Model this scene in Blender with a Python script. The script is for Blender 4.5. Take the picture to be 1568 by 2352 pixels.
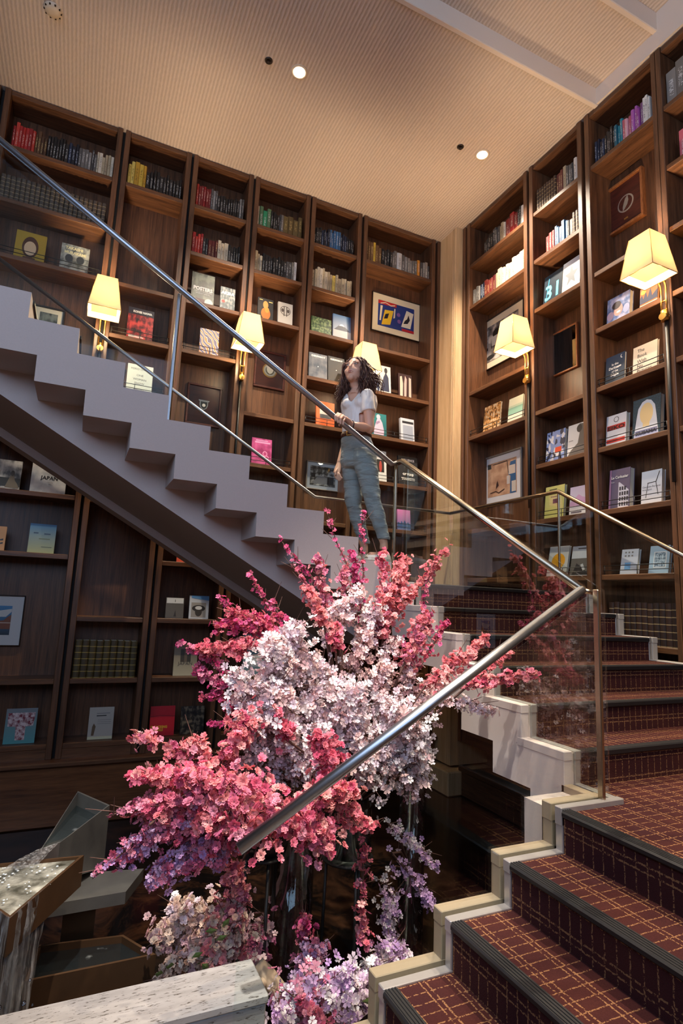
import bpy, bmesh, math, random
from mathutils import Vector, Matrix

S = bpy.context.scene
for o in list(bpy.data.objects):
    bpy.data.objects.remove(o)
C = S.collection
PI = math.pi
rnd = random.Random(7)

# ------------------------------------------------------------------ camera
CZ = 2.03                       # camera height over the sunken floor
FPX = 1304.78
MR = ((0.9061115514701482, -0.10325800236363014, -0.41024339268321386),
      (-0.42088421946495036, -0.12229283631645571, -0.8988330968489402),
      (0.042641881967621136, 0.9871080220186387, -0.15427061537671502))
cam_d = bpy.data.cameras.new('camera')
cam = bpy.data.objects.new('camera', cam_d)
C.objects.link(cam)
cam_d.sensor_fit = 'HORIZONTAL'
cam_d.sensor_width = 36.0
cam_d.lens = FPX / 1568.0 * 36.0
cam_d.clip_start = 0.05
m4 = Matrix(MR).to_4x4()
m4.translation = (0, 0, CZ)
cam.matrix_world = m4
S.camera = cam

# ------------------------------------------------------------------ view + world
S.view_settings.view_transform = 'Standard'
S.view_settings.look = 'None'
S.view_settings.gamma = 1.0
S.view_settings.use_curve_mapping = False
S.view_settings.exposure = 1.1
W = bpy.data.worlds.new('World')
S.world = W
W.use_nodes = True
bg = W.node_tree.nodes['Background']
bg.inputs[0].default_value = (0.50, 0.68, 1.0, 1)
bg.inputs[1].default_value = 2.1

HC = 4.8 + CZ                   # ceiling height
YB = 1.215 * 4.8                # back bookcase front
XR = 0.843 * 4.8                # right bookcase front


def add_light(kind, name, loc, energy, col, target=None, size=0.1, spot=None, blend=0.5, shape=None, size_y=None):
    d = bpy.data.lights.new(name, kind)
    d.energy = energy
    d.color = col
    if kind == 'AREA':
        d.size = size
        if shape:
            d.shape = shape
            d.size_y = size_y
    else:
        d.shadow_soft_size = size
    if kind == 'SPOT':
        d.spot_size = spot
        d.spot_blend = blend
    o = bpy.data.objects.new(name, d)
    C.objects.link(o)
    o.location = loc
    if target is not None:
        o.rotation_euler = (Vector(target) - Vector(loc)).to_track_quat('-Z', 'Y').to_euler()
    return o


# daylight comes in through the tall windows of the wall behind the camera (portal for the sky)
pw = add_light('AREA', 'window_daylight_portal', (-0.8, -3.98, CZ + 3.2), 1.0, (1, 1, 1), target=(-0.8, 0, CZ + 3.2), size=4.2, shape='RECTANGLE', size_y=3.0)
pw.data.cycles.is_portal = True
pw2 = add_light('AREA', 'window_daylight_portal', (-2.98, -0.6, CZ + 3.3), 1.0, (1, 1, 1), target=(0, -0.6, CZ + 3.3), size=5.6, shape='RECTANGLE', size_y=2.8)
pw2.data.cycles.is_portal = True
WARM = (1.0, 0.70, 0.42)
NEUT = (1.0, 0.90, 0.80)
DOWN = [(1.378, 4.378), (3.479, 4.383)]
for i, (x, y) in enumerate(DOWN):
    add_light('SPOT', 'downlight_lamp', (x, y, HC - 0.03), 300, (1.0, 0.84, 0.66), (x, y, 0), 0.04, math.radians(115), 0.8)
# two aimed ceiling spots over the flowers (fixtures built further down)
SPOTS = [((-0.35, 0.75, HC + 0.16), (0.95, 2.75, CZ - 0.55), 900), ((0.9, 1.2, HC + 0.16), (1.7, 2.8, CZ - 0.2), 300)]
for a, b, e in SPOTS:
    add_light('SPOT', 'flower_spot_lamp', a, e, (1.0, 0.93, 0.88), b, 0.05, math.radians(26), 0.6)
# stair downlights over the lower landing
LAND = [(2.9, 1.3), (2.9, -0.6), (1.2, 0.2)]
for x, y in LAND:
    add_light('SPOT', 'landing_lamp', (x, y, HC + 0.22), 380, (1.0, 0.80, 0.60), (x, y, 0), 0.05, math.radians(70), 0.7)


def ray(u, v):
    d = Vector((u - 784.0, -(v - 1176.0), -FPX))
    return Matrix(MR) @ d


def aty(u, v, y):
    d = ray(u, v)
    d = d * (y / d.y)
    return Vector((d.x, d.y, d.z + CZ))


def atx(u, v, x):
    d = ray(u, v)
    d = d * (x / d.x)
    return Vector((d.x, d.y, d.z + CZ))


def atz(u, v, z):
    d = ray(u, v)
    d = d * ((z - CZ) / d.z)
    return Vector((d.x, d.y, d.z + CZ))


# ------------------------------------------------------------------ mesh builder
ORG = {}


class MB:
    def __init__(s):
        s.v = []
        s.f = []
        s.m = []
        s.sm = []

    def add(s, vs, fs, mi=0, smooth=False):
        b = len(s.v)
        s.v += [tuple(p) for p in vs]
        for f in fs:
            s.f.append(tuple(b + i for i in f))
            s.m.append(mi)
            s.sm.append(smooth)

    def box(s, x0, x1, y0, y1, z0, z1, mi=0):
        s.add([(x0, y0, z0), (x1, y0, z0), (x1, y1, z0), (x0, y1, z0), (x0, y0, z1), (x1, y0, z1), (x1, y1, z1), (x0, y1, z1)],
              [(0, 3, 2, 1), (4, 5, 6, 7), (0, 1, 5, 4), (1, 2, 6, 5), (2, 3, 7, 6), (3, 0, 4, 7)], mi)
        return s

    def bbox(s, x0, x1, y0, y1, z0, z1, b=0.004, mi=0):
        """box with chamfered edges"""
        bm = bmesh.new()
        r = bmesh.ops.create_cube(bm, size=1)
        for v in bm.verts:
            v.co = ((x0 + x1) / 2 + v.co.x * (x1 - x0), (y0 + y1) / 2 + v.co.y * (y1 - y0), (z0 + z1) / 2 + v.co.z * (z1 - z0))
        bmesh.ops.bevel(bm, geom=list(bm.edges), offset=b, segments=1, affect='EDGES')
        s.frombm(bm, mi)
        return s

    def frombm(s, bm, mi=0, smooth=False):
        bm.verts.index_update()
        s.add([v.co.copy() for v in bm.verts], [[v.index for v in f.verts] for f in bm.faces], mi, smooth)
        bm.free()

    def prism(s, poly, axis, a, b, mi=0):
        """poly: 2d points; axis 'x': (y,z), 'y': (x,z), 'z': (x,y)"""
        def P(p, t):
            return {'x': (t, p[0], p[1]), 'y': (p[0], t, p[1]), 'z': (p[0], p[1], t)}[axis]
        n = len(poly)
        vs = [P(p, a) for p in poly] + [P(p, b) for p in poly]
        fs = [tuple(range(n)), tuple(range(2 * n - 1, n - 1, -1))]
        for i in range(n):
            j = (i + 1) % n
            fs.append((i, i + n, j + n, j))
        s.add(vs, fs, mi)
        return s

    def tube(s, pts, rad, seg=10, mi=0, cap=True, smooth=True, flat=None):
        pts = [Vector(p) for p in pts]
        n = len(pts)
        rads = rad if isinstance(rad, (list, tuple)) else [rad] * n
        vs = []
        up = Vector((0, 0, 1))
        prev = None
        for i, p in enumerate(pts):
            t = (pts[min(i + 1, n - 1)] - pts[max(i - 1, 0)]).normalized()
            if prev is None:
                a = up if abs(t.dot(up)) < 0.95 else Vector((1, 0, 0))
                nx = t.cross(a).normalized()
            else:
                nx = (prev - t * prev.dot(t)).normalized()
            prev = nx
            ny = t.cross(nx)
            r = rads[i]
            rx, ry = r if isinstance(r, (list, tuple)) else (r, r)
            for k in range(seg):
                an = 2 * PI * k / seg
                vs.append(p + nx * (rx * math.cos(an)) + ny * (ry * math.sin(an)))
        fs = []
        for i in range(n - 1):
            for k in range(seg):
                k2 = (k + 1) % seg
                fs.append((i * seg + k, i * seg + k2, (i + 1) * seg + k2, (i + 1) * seg + k))
        s.add(vs, fs, mi, smooth)
        if cap:
            b = len(s.v) - len(vs)
            s.f.append(tuple(b + k for k in range(seg))[::-1]); s.m.append(mi); s.sm.append(False)
            s.f.append(tuple(b + (n - 1) * seg + k for k in range(seg))); s.m.append(mi); s.sm.append(False)
        return s

    def lathe(s, c, prof, seg=24, mi=0, smooth=True):
        """prof: list of (r, z) about the vertical through c"""
        vs = []
        for r, z in prof:
            for k in range(seg):
                a = 2 * PI * k / seg
                vs.append((c[0] + r * math.cos(a), c[1] + r * math.sin(a), c[2] + z))
        fs = []
        for i in range(len(prof) - 1):
            for k in range(seg):
                k2 = (k + 1) % seg
                fs.append((i * seg + k, i * seg + k2, (i + 1) * seg + k2, (i + 1) * seg + k))
        s.add(vs, fs, mi, smooth)
        return s

    def ell(s, c, r, seg=12, rings=8, mi=0, rot=None):
        bm = bmesh.new()
        bmesh.ops.create_uvsphere(bm, u_segments=seg, v_segments=rings, radius=1)
        for v in bm.verts:
            p = Vector((v.co.x * r[0], v.co.y * r[1], v.co.z * r[2]))
            if rot is not None:
                p = rot @ p
            v.co = p + Vector(c)
        s.frombm(bm, mi, True)
        return s

    def mesh(s, name, mats, org=(0, 0, 0)):
        me = bpy.data.meshes.new(name)
        ox, oy, oz = org
        me.from_pydata([(a - ox, b - oy, c - oz) for a, b, c in s.v], [], s.f)
        for mt in (mats if isinstance(mats, (list, tuple)) else [mats]):
            me.materials.append(mt)
        me.polygons.foreach_set('material_index', s.m)
        me.polygons.foreach_set('use_smooth', s.sm)
        me.update()
        return me


def link(o, parent=None):
    C.objects.link(o)
    if parent is not None:
        o.parent = parent
    return o


def tag(o, label, cat, group=None, kind=None):
    o['label'] = label
    if cat:
        o['category'] = cat
    if group:
        o['group'] = group
    if kind:
        o['kind'] = kind
    return o


def thing(name, loc, label, cat, group=None, kind=None):
    o = bpy.data.objects.new(name, None)
    o.empty_display_size = 0.1
    link(o)
    o.location = loc
    ORG[o.name] = Vector(loc)
    return tag(o, label, cat, group, kind)


def part(name, mb, mats, parent, label=None, kind=None):
    org = ORG[parent.name]
    o = bpy.data.objects.new(name, mb.mesh(name, mats, org))
    link(o, parent)
    ORG[o.name] = org
    if label:
        o['label'] = label
    if kind:
        o['kind'] = kind
    return o


def solo(name, mb, mats, label, cat, loc=None, group=None, kind=None):
    """a thing that is a single mesh, origin at loc"""
    if loc is None:
        xs = [p[0] for p in mb.v]; ys = [p[1] for p in mb.v]; zs = [p[2] for p in mb.v]
        loc = ((min(xs) + max(xs)) / 2, (min(ys) + max(ys)) / 2, min(zs))
    o = bpy.data.objects.new(name, mb.mesh(name, mats, loc))
    link(o)
    o.location = loc
    ORG[o.name] = Vector(loc)
    return tag(o, label, cat, group, kind)


def struct(name, mb, mats, label=None):
    o = bpy.data.objects.new(name, mb.mesh(name, mats))
    link(o)
    ORG[o.name] = Vector((0, 0, 0))
    o['kind'] = 'structure'
    if label:
        o['label'] = label
    return o


# ------------------------------------------------------------------ materials
MATS = {}


def new_mat(name):
    m = bpy.data.materials.new(name)
    m.use_nodes = True
    nt = m.node_tree
    b = nt.nodes['Principled BSDF']
    return m, nt, b


def c4(c):
    return (c[0], c[1], c[2], 1)


def srgb(r, g, b):
    def f(x):
        x /= 255.0
        return x / 12.92 if x <= 0.04045 else ((x + 0.055) / 1.055) ** 2.4
    return (f(r), f(g), f(b))


def N(nt, t, **kw):
    n = nt.nodes.new(t)
    for k, v in kw.items():
        setattr(n, k, v)
    return n


def pbr(name, col, rough=0.6, metal=0.0, spec=0.5, noise=0.0, nscale=20.0, bump=0.0, emit=None, estr=0.0):
    if name in MATS:
        return MATS[name]
    m, nt, b = new_mat(name)
    b.inputs['Base Color'].default_value = c4(col)
    b.inputs['Roughness'].default_value = rough
    b.inputs['Metallic'].default_value = metal
    b.inputs['Specular IOR Level'].default_value = spec
    if noise or bump:
        tc = N(nt, 'ShaderNodeTexCoord')
        nz = N(nt, 'ShaderNodeTexNoise')
        nz.inputs['Scale'].default_value = nscale
        nz.inputs['Detail'].default_value = 5
        nt.links.new(tc.outputs['Object'], nz.inputs['Vector'])
        if noise:
            mx = N(nt, 'ShaderNodeMix', data_type='RGBA')
            mx.inputs['A'].default_value = c4([x * (1 - noise) for x in col])
            mx.inputs['B'].default_value = c4([min(1, x * (1 + noise)) for x in col])
            nt.links.new(nz.outputs['Fac'], mx.inputs['Factor'])
            nt.links.new(mx.outputs['Result'], b.inputs['Base Color'])
        if bump:
            bp = N(nt, 'ShaderNodeBump')
            bp.inputs['Strength'].default_value = bump
            bp.inputs['Distance'].default_value = 0.01
            nt.links.new(nz.outputs['Fac'], bp.inputs['Height'])
            nt.links.new(bp.outputs['Normal'], b.inputs['Normal'])
    if emit:
        b.inputs['Emission Color'].default_value = c4(emit)
        b.inputs['Emission Strength'].default_value = estr
    MATS[name] = m
    return m


def mathn(nt, op, a, b=None, clamp=False):
    n = N(nt, 'ShaderNodeMath', operation=op)
    n.use_clamp = clamp
    for i, x in enumerate((a, b)):
        if x is None:
            continue
        if isinstance(x, (int, float)):
            n.inputs[i].default_value = x
        else:
            nt.links.new(x, n.inputs[i])
    return n.outputs[0]


def mixc(nt, fac, a, b):
    n = N(nt, 'ShaderNodeMix', data_type='RGBA')
    if isinstance(fac, (int, float)):
        n.inputs['Factor'].default_value = fac
    else:
        nt.links.new(fac, n.inputs['Factor'])
    for key, x in (('A', a), ('B', b)):
        if isinstance(x, (tuple, list)):
            n.inputs[key].default_value = c4(x)
        else:
            nt.links.new(x, n.inputs[key])
    return n.outputs['Result']


def wood(name, dark, light, scale=(26, 26, 1.2), rough=0.42):
    m, nt, b = new_mat(name)
    tc = N(nt, 'ShaderNodeTexCoord')
    mp = N(nt, 'ShaderNodeMapping')
    mp.inputs['Scale'].default_value = scale
    nt.links.new(tc.outputs['Object'], mp.inputs['Vector'])
    n1 = N(nt, 'ShaderNodeTexNoise')
    n1.inputs['Scale'].default_value = 1.0
    n1.inputs['Detail'].default_value = 6
    n1.inputs['Roughness'].default_value = 0.65
    nt.links.new(mp.outputs[0], n1.inputs['Vector'])
    mp2 = N(nt, 'ShaderNodeMapping')
    mp2.inputs['Scale'].default_value = [x * 5 for x in scale]
    nt.links.new(tc.outputs['Object'], mp2.inputs['Vector'])
    n2 = N(nt, 'ShaderNodeTexNoise')
    n2.inputs['Scale'].default_value = 1.0
    nt.links.new(mp2.outputs[0], n2.inputs['Vector'])
    f = mathn(nt, 'ADD', mathn(nt, 'MULTIPLY', n1.outputs['Fac'], 0.75), mathn(nt, 'MULTIPLY', n2.outputs['Fac'], 0.35))
    r = N(nt, 'ShaderNodeValToRGB')
    r.color_ramp.elements[0].position = 0.36
    r.color_ramp.elements[0].color = c4(dark)
    r.color_ramp.elements[1].position = 0.74
    r.color_ramp.elements[1].color = c4(light)
    nt.links.new(f, r.inputs[0])
    nt.links.new(r.outputs[0], b.inputs['Base Color'])
    b.inputs['Roughness'].default_value = rough
    bp = N(nt, 'ShaderNodeBump')
    bp.inputs['Strength'].default_value = 0.12
    bp.inputs['Distance'].default_value = 0.004
    nt.links.new(n2.outputs['Fac'], bp.inputs['Height'])
    nt.links.new(bp.outputs['Normal'], b.inputs['Normal'])
    return m


def glass_mat(name, tint=(0.95, 0.98, 0.97), base=0.03, gain=0.17, rough=0.0):
    m = bpy.data.materials.new(name)
    m.use_nodes = True
    nt = m.node_tree
    nt.nodes.clear()
    out = N(nt, 'ShaderNodeOutputMaterial')
    tr = N(nt, 'ShaderNodeBsdfTransparent')
    tr.inputs[0].default_value = c4(tint)
    gl = N(nt, 'ShaderNodeBsdfGlossy')
    gl.inputs['Roughness'].default_value = rough
    gl.inputs[0].default_value = (1, 1, 1, 1)
    fr = N(nt, 'ShaderNodeFresnel')
    fr.inputs['IOR'].default_value = 1.45
    fac = mathn(nt, 'ADD', mathn(nt, 'MULTIPLY', fr.outputs[0], gain), base - 0.03, True)
    mx = N(nt, 'ShaderNodeMixShader')
    nt.links.new(fac, mx.inputs[0])
    nt.links.new(tr.outputs[0], mx.inputs[1])
    nt.links.new(gl.outputs[0], mx.inputs[2])
    nt.links.new(mx.outputs[0], out.inputs[0])
    return m


M_CASE = wood('walnut_wood', srgb(52, 31, 19), srgb(120, 78, 50))
M_CASE_H = wood('walnut_wood_shelf', srgb(58, 34, 20), srgb(126, 82, 52), scale=(1.6, 26, 26))
M_CASE_HY = wood('walnut_wood_shelf_side', srgb(58, 34, 20), srgb(126, 82, 52), scale=(26, 1.6, 26))
M_PLINTH = wood('plinth_wood', srgb(84, 50, 30), srgb(140, 90, 56), scale=(1.2, 20, 16), rough=0.3)
M_COLUMN = wood('column_oak', srgb(186, 148, 104), srgb(222, 188, 144), scale=(18, 18, 1.0), rough=0.5)
M_GAP = pbr('dark_joint', (0.006, 0.005, 0.005), 0.8)
M_STONE = pbr('painted_stair_plaster', srgb(196, 180, 172), 0.75, noise=0.05, nscale=120, bump=0.05)
M_KERB = pbr('kerb_stone', srgb(154, 134, 110), 0.55, noise=0.07, nscale=90)
M_STRIP = pbr('steel_edge_strip', srgb(176, 172, 168), 0.35, metal=0.6, noise=0.06, nscale=60)
M_NOSE = pbr('rubber_nosing', srgb(15, 14, 17), 0.5)
M_STEEL = pbr('brushed_steel', srgb(168, 172, 178), 0.33, metal=1.0, noise=0.08, nscale=70)
M_BRASS = pbr('bronze_metal', srgb(176, 160, 136), 0.27, metal=1.0)
M_GLASS = glass_mat('balustrade_glass')
M_BLACK = pbr('black_metal', (0.012, 0.011, 0.011), 0.45)
M_WHITE = pbr('white_board', srgb(222, 216, 208), 0.6)


def ceiling_mat():
    m, nt, b = new_mat('ceiling_fabric')
    tc = N(nt, 'ShaderNodeTexCoord')
    mp = N(nt, 'ShaderNodeMapping')
    mp.inputs['Scale'].default_value = (1, 0.22, 1)
    nt.links.new(tc.outputs['Object'], mp.inputs['Vector'])
    wv = N(nt, 'ShaderNodeTexWave', wave_type='BANDS', bands_direction='X')
    wv.inputs['Scale'].default_value = 9.5
    wv.inputs['Distortion'].default_value = 1.2
    wv.inputs['Detail'].default_value = 2
    wv.inputs['Detail Scale'].default_value = 14
    nt.links.new(mp.outputs[0], wv.inputs['Vector'])
    nz = N(nt, 'ShaderNodeTexNoise')
    nz.inputs['Scale'].default_value = 95
    nz.inputs['Detail'].default_value = 4
    nt.links.new(mp.outputs[0], nz.inputs['Vector'])
    f = mathn(nt, 'ADD', mathn(nt, 'MULTIPLY', wv.outputs['Fac'], 0.55), mathn(nt, 'MULTIPLY', nz.outputs['Fac'], 0.5))
    col = mixc(nt, f, srgb(186, 164, 144), srgb(226, 206, 188))
    nt.links.new(col, b.inputs['Base Color'])
    b.inputs['Roughness'].default_value = 0.9
    bp = N(nt, 'ShaderNodeBump')
    bp.inputs['Strength'].default_value = 0.5
    bp.inputs['Distance'].default_value = 0.01
    nt.links.new(f, bp.inputs['Height'])
    nt.links.new(bp.outputs['Normal'], b.inputs['Normal'])
    return m


def carpet_mat(name, ax_long, ax_cross):
    """plaid carpet; ax_long: axis index running along the nosing, ax_cross: the other one"""
    m, nt, b = new_mat(name)
    tc = N(nt, 'ShaderNodeTexCoord')
    nz0 = N(nt, 'ShaderNodeTexNoise')
    nz0.inputs['Scale'].default_value = 70
    nt.links.new(tc.outputs['Object'], nz0.inputs['Vector'])
    wob = N(nt, 'ShaderNodeVectorMath', operation='SCALE')
    nt.links.new(nz0.outputs['Color'], wob.inputs[0])
    wob.inputs['Scale'].default_value = 0.007
    ad = N(nt, 'ShaderNodeVectorMath', operation='ADD')
    nt.links.new(tc.outputs['Object'], ad.inputs[0])
    nt.links.new(wob.outputs[0], ad.inputs[1])
    sp = N(nt, 'ShaderNodeSeparateXYZ')
    nt.links.new(ad.outputs[0], sp.inputs[0])
    L, X = sp.outputs[ax_long], sp.outputs[ax_cross]

    def lines(c, period, offset, width):
        t = mathn(nt, 'FRACT', mathn(nt, 'DIVIDE', mathn(nt, 'ADD', c, 50 + offset), period))
        d = mathn(nt, 'ABSOLUTE', mathn(nt, 'SUBTRACT', t, 0.5))
        return mathn(nt, 'LESS_THAN', d, width / period)
    short = lines(L, 0.046, 0.0, 0.0024)            # thin lines across the tread
    dbl = mathn(nt, 'MAXIMUM', lines(X, 0.105, 0.0, 0.0032), lines(X, 0.105, 0.022, 0.0028))
    brk = N(nt, 'ShaderNodeTexNoise')
    brk.inputs['Scale'].default_value = 150
    nt.links.new(tc.outputs['Object'], brk.inputs['Vector'])
    keep = mathn(nt, 'GREATER_THAN', brk.outputs['Fac'], 0.47)
    ln = mathn(nt, 'MULTIPLY', mathn(nt, 'MAXIMUM', short, dbl), keep)
    big = N(nt, 'ShaderNodeTexNoise')
    big.inputs['Scale'].default_value = 4
    nt.links.new(tc.outputs['Object'], big.inputs['Vector'])
    fine = N(nt, 'ShaderNodeTexNoise')
    fine.inputs['Scale'].default_value = 320
    nt.links.new(tc.outputs['Object'], fine.inputs['Vector'])
    base = mixc(nt, big.outputs['Fac'], srgb(46, 22, 32), srgb(88, 45, 35))
    base = mixc(nt, mathn(nt, 'MULTIPLY', fine.outputs['Fac'], 0.7), base, srgb(24, 12, 15))
    col = mixc(nt, mathn(nt, 'MULTIPLY', ln, 0.55), base, srgb(166, 122, 82))
    nt.links.new(col, b.inputs['Base Color'])
    b.inputs['Roughness'].default_value = 0.95
    b.inputs['Specular IOR Level'].default_value = 0.1
    bp = N(nt, 'ShaderNodeBump')
    bp.inputs['Strength'].default_value = 0.6
    bp.inputs['Distance'].default_value = 0.004
    nt.links.new(fine.outputs['Fac'], bp.inputs['Height'])
    nt.links.new(bp.outputs['Normal'], b.inputs['Normal'])
    return m


def travertine_mat():
    m, nt, b = new_mat('travertine')
    tc = N(nt, 'ShaderNodeTexCoord')
    mp = N(nt, 'ShaderNodeMapping')
    mp.inputs['Scale'].default_value = (3, 14, 14)
    nt.links.new(tc.outputs['Object'], mp.inputs['Vector'])
    n1 = N(nt, 'ShaderNodeTexNoise')
    n1.inputs['Scale'].default_value = 2.2
    n1.inputs['Detail'].default_value = 6
    nt.links.new(mp.outputs[0], n1.inputs['Vector'])
    n2 = N(nt, 'ShaderNodeTexNoise')
    n2.inputs['Scale'].default_value = 9
    n2.inputs['Detail'].default_value = 5
    n2.inputs['Roughness'].default_value = 0.7
    nt.links.new(mp.outputs[0], n2.inputs['Vector'])
    base = mixc(nt, n1.outputs['Fac'], srgb(118, 114, 110), srgb(184, 180, 176))
    r = N(nt, 'ShaderNodeValToRGB')
    r.color_ramp.elements[0].position = 0.37
    r.color_ramp.elements[0].color = (1, 1, 1, 1)
    r.color_ramp.elements[1].position = 0.43
    r.color_ramp.elements[1].color = (0, 0, 0, 1)
    nt.links.new(n2.outputs['Fac'], r.inputs[0])
    col = mixc(nt, r.outputs[0], base, srgb(74, 66, 58))
    nt.links.new(col, b.inputs['Base Color'])
    b.inputs['Roughness'].default_value = 0.55
    bp = N(nt, 'ShaderNodeBump')
    bp.inputs['Strength'].default_value = 0.4
    bp.inputs['Distance'].default_value = -0.004
    nt.links.new(r.outputs[0], bp.inputs['Height'])
    nt.links.new(bp.outputs['Normal'], b.inputs['Normal'])
    return m


def dark_marble():
    m, nt, b = new_mat('dark_marble')
    tc = N(nt, 'ShaderNodeTexCoord')
    n1 = N(nt, 'ShaderNodeTexNoise')
    n1.inputs['Scale'].default_value = 2.6
    n1.inputs['Detail'].default_value = 8
    n1.inputs['Roughness'].default_value = 0.7
    n1.inputs['Distortion'].default_value = 1.6
    nt.links.new(tc.outputs['Object'], n1.inputs['Vector'])
    r = N(nt, 'ShaderNodeValToRGB')
    r.color_ramp.elements[0].position = 0.45
    r.color_ramp.elements[0].color = c4(srgb(9, 7, 6))
    r.color_ramp.elements[1].position = 0.72
    r.color_ramp.elements[1].color = c4(srgb(66, 40, 24))
    nt.links.new(n1.outputs['Fac'], r.inputs[0])
    nt.links.new(r.outputs[0], b.inputs['Base Color'])
    b.inputs['Roughness'].default_value = 0.14
    return m


M_CEIL = ceiling_mat()
M_CARPET_Y = carpet_mat('plaid_carpet_flight_x', 1, 0)
M_CARPET_X = carpet_mat('plaid_carpet_flight_y', 0, 1)
M_CARPET_YR = carpet_mat('plaid_carpet_riser_x', 1, 2)
M_CARPET_XR = carpet_mat('plaid_carpet_riser_y', 0, 2)
M_TRAV = travertine_mat()
M_MARBLE = dark_marble()

# ------------------------------------------------------------------ room shell
def Z(z):
    return z + CZ


Y1 = 3.43      # first ceiling step
Y2 = 2.79      # second ceiling step
XL = -3.0      # left wall
YF = -4.0      # wall behind the camera
mb = MB(); mb.box(XL, XR + 0.5, 2.2, YB + 0.5, Z(-2.13), Z(-2.03)); struct('floor', mb, M_MARBLE)
mb = MB(); mb.box(XL, XR + 0.5, YF, 2.0, Z(-1.85), Z(-1.73)); mb.box(XL, XR + 0.5, 2.0, 2.2, Z(-2.13), Z(-1.73)); struct('floor_lobby', mb, pbr('lobby_stone', srgb(120, 100, 84), 0.3, noise=0.1, nscale=5))
mb = MB(); mb.box(XL, XR + 0.5, Y1, YB + 0.5, HC, HC + 0.1)
mb.box(XL, XR + 0.5, Y2, Y1 - 0.03, HC + 0.17, HC + 0.27)
mb.box(XL, XR + 0.5, YF, Y2 - 0.03, HC + 0.34, HC + 0.44)
ceil = struct('ceiling', mb, M_CEIL)
M_BEAM = pbr('ceiling_trim_paint', srgb(226, 206, 186), 0.6)
mb = MB(); mb.bbox(XL, XR + 0.02, Y1 - 0.045, Y1, HC - 0.012, HC + 0.18, 0.006); struct('trim_1', mb, M_BEAM)
mb = MB(); mb.bbox(XL, XR + 0.02, Y2 - 0.045, Y2, HC + 0.158, HC + 0.35, 0.006); struct('trim_2', mb, M_BEAM)
# wall shell
M_WALL = pbr('warm_wall_paint', srgb(120, 92, 70), 0.8)
mb = MB(); mb.box(XL, XR + 0.5, YB + 0.42, YB + 0.5, Z(-2.13), HC + 0.1); struct('wall_back', mb, M_WALL)
mb = MB(); mb.box(XR + 0.42, XR + 0.5, YF, YB + 0.5, Z(-2.13), HC + 0.44); struct('wall_right', mb, M_WALL)
LY0, LY1, LZ0, LZ1 = -3.4, 2.2, Z(1.9), Z(4.7)
mb = MB()
mb.box(XL - 0.1, XL, YF, YB + 0.5, Z(-2.13), LZ0)
mb.box(XL - 0.1, XL, YF, YB + 0.5, LZ1, HC + 0.44)
mb.box(XL - 0.1, XL, YF, LY0, LZ0, LZ1)
mb.box(XL - 0.1, XL, LY1, YB + 0.5, LZ0, LZ1)
struct('wall_left', mb, M_WALL)
win2 = struct('window_2', MB().box(XL - 0.1, XL + 0.02, LY0, LY1, LZ0, LZ0 + 0.06), M_BLACK)
for i in range(5):
    y = LY0 + (LY1 - LY0) * i / 4
    part('mullion', MB().box(XL - 0.09, XL - 0.01, y - 0.03, y + 0.03, LZ0, LZ1), M_BLACK, win2)
WX0, WX1, WZ0, WZ1 = -2.9, 1.3, Z(1.7), Z(4.7)
mb = MB()
mb.box(XL - 0.1, XR + 0.5, YF - 0.1, YF, Z(-2.13), WZ0)
mb.box(XL - 0.1, XR + 0.5, YF - 0.1, YF, WZ1, HC + 0.44)
mb.box(XL - 0.1, WX0, YF - 0.1, YF, WZ0, WZ1)
mb.box(WX1, XR + 0.5, YF - 0.1, YF, WZ0, WZ1)
struct('wall_front', mb, M_WALL)
win = struct('window_1', MB().box(WX0, WX1, YF - 0.1, YF + 0.02, WZ0, WZ0 + 0.06), M_BLACK)
for i in range(5):
    x = WX0 + (WX1 - WX0) * i / 4
    part('mullion', MB().box(x - 0.03, x + 0.03, YF - 0.09, YF - 0.01, WZ0, WZ1), M_BLACK, win)
# wall strip over the right bookcases where the ceiling steps up
mb = MB(); mb.box(XR - 0.01, XR + 0.42, Y2, Y1, HC, HC + 0.17); mb.box(XR - 0.01, XR + 0.42, YF, Y2, HC, HC + 0.34); struct('trim_3', mb, M_BEAM)
# plinth band under the back bookcases
mb = MB(); mb.bbox(XL, 3.95, YB - 0.06, YB + 0.42, Z(-2.03), Z(-1.53), 0.01); struct('baseboard_back', mb, M_PLINTH)
mb = MB(); mb.bbox(XL, 3.95, YB - 0.11, YB + 0.42, Z(-1.53), Z(-1.49), 0.008); struct('trim_4', mb, M_CASE_H)
mb = MB(); mb.bbox(XR - 0.03, XR + 0.42, -1.0, 5.40, Z(-2.03), Z(-1.78), 0.01); mb.bbox(XR - 0.05, XR, -1.0, 5.40, Z(-1.78), Z(-1.72), 0.01); struct('baseboard_right', mb, M_CASE_HY)
# corner column with its plinth block
mb = MB()
mb.box(3.953, XR + 0.42, 5.486, YB + 0.42, Z(-1.75), HC)
for i in range(3):
    mb.bbox(3.945, 3.960, 5.50 + i * 0.022, 5.512 + i * 0.022, Z(-1.75), HC, 0.003)
mb.bbox(3.84, XR + 0.42, 5.36, YB + 0.42, Z(-2.03), Z(-1.78), 0.012)
solo('corner_column', mb, M_COLUMN, 'light oak column filling the corner between the two walls of bookcases', 'column')

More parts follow.
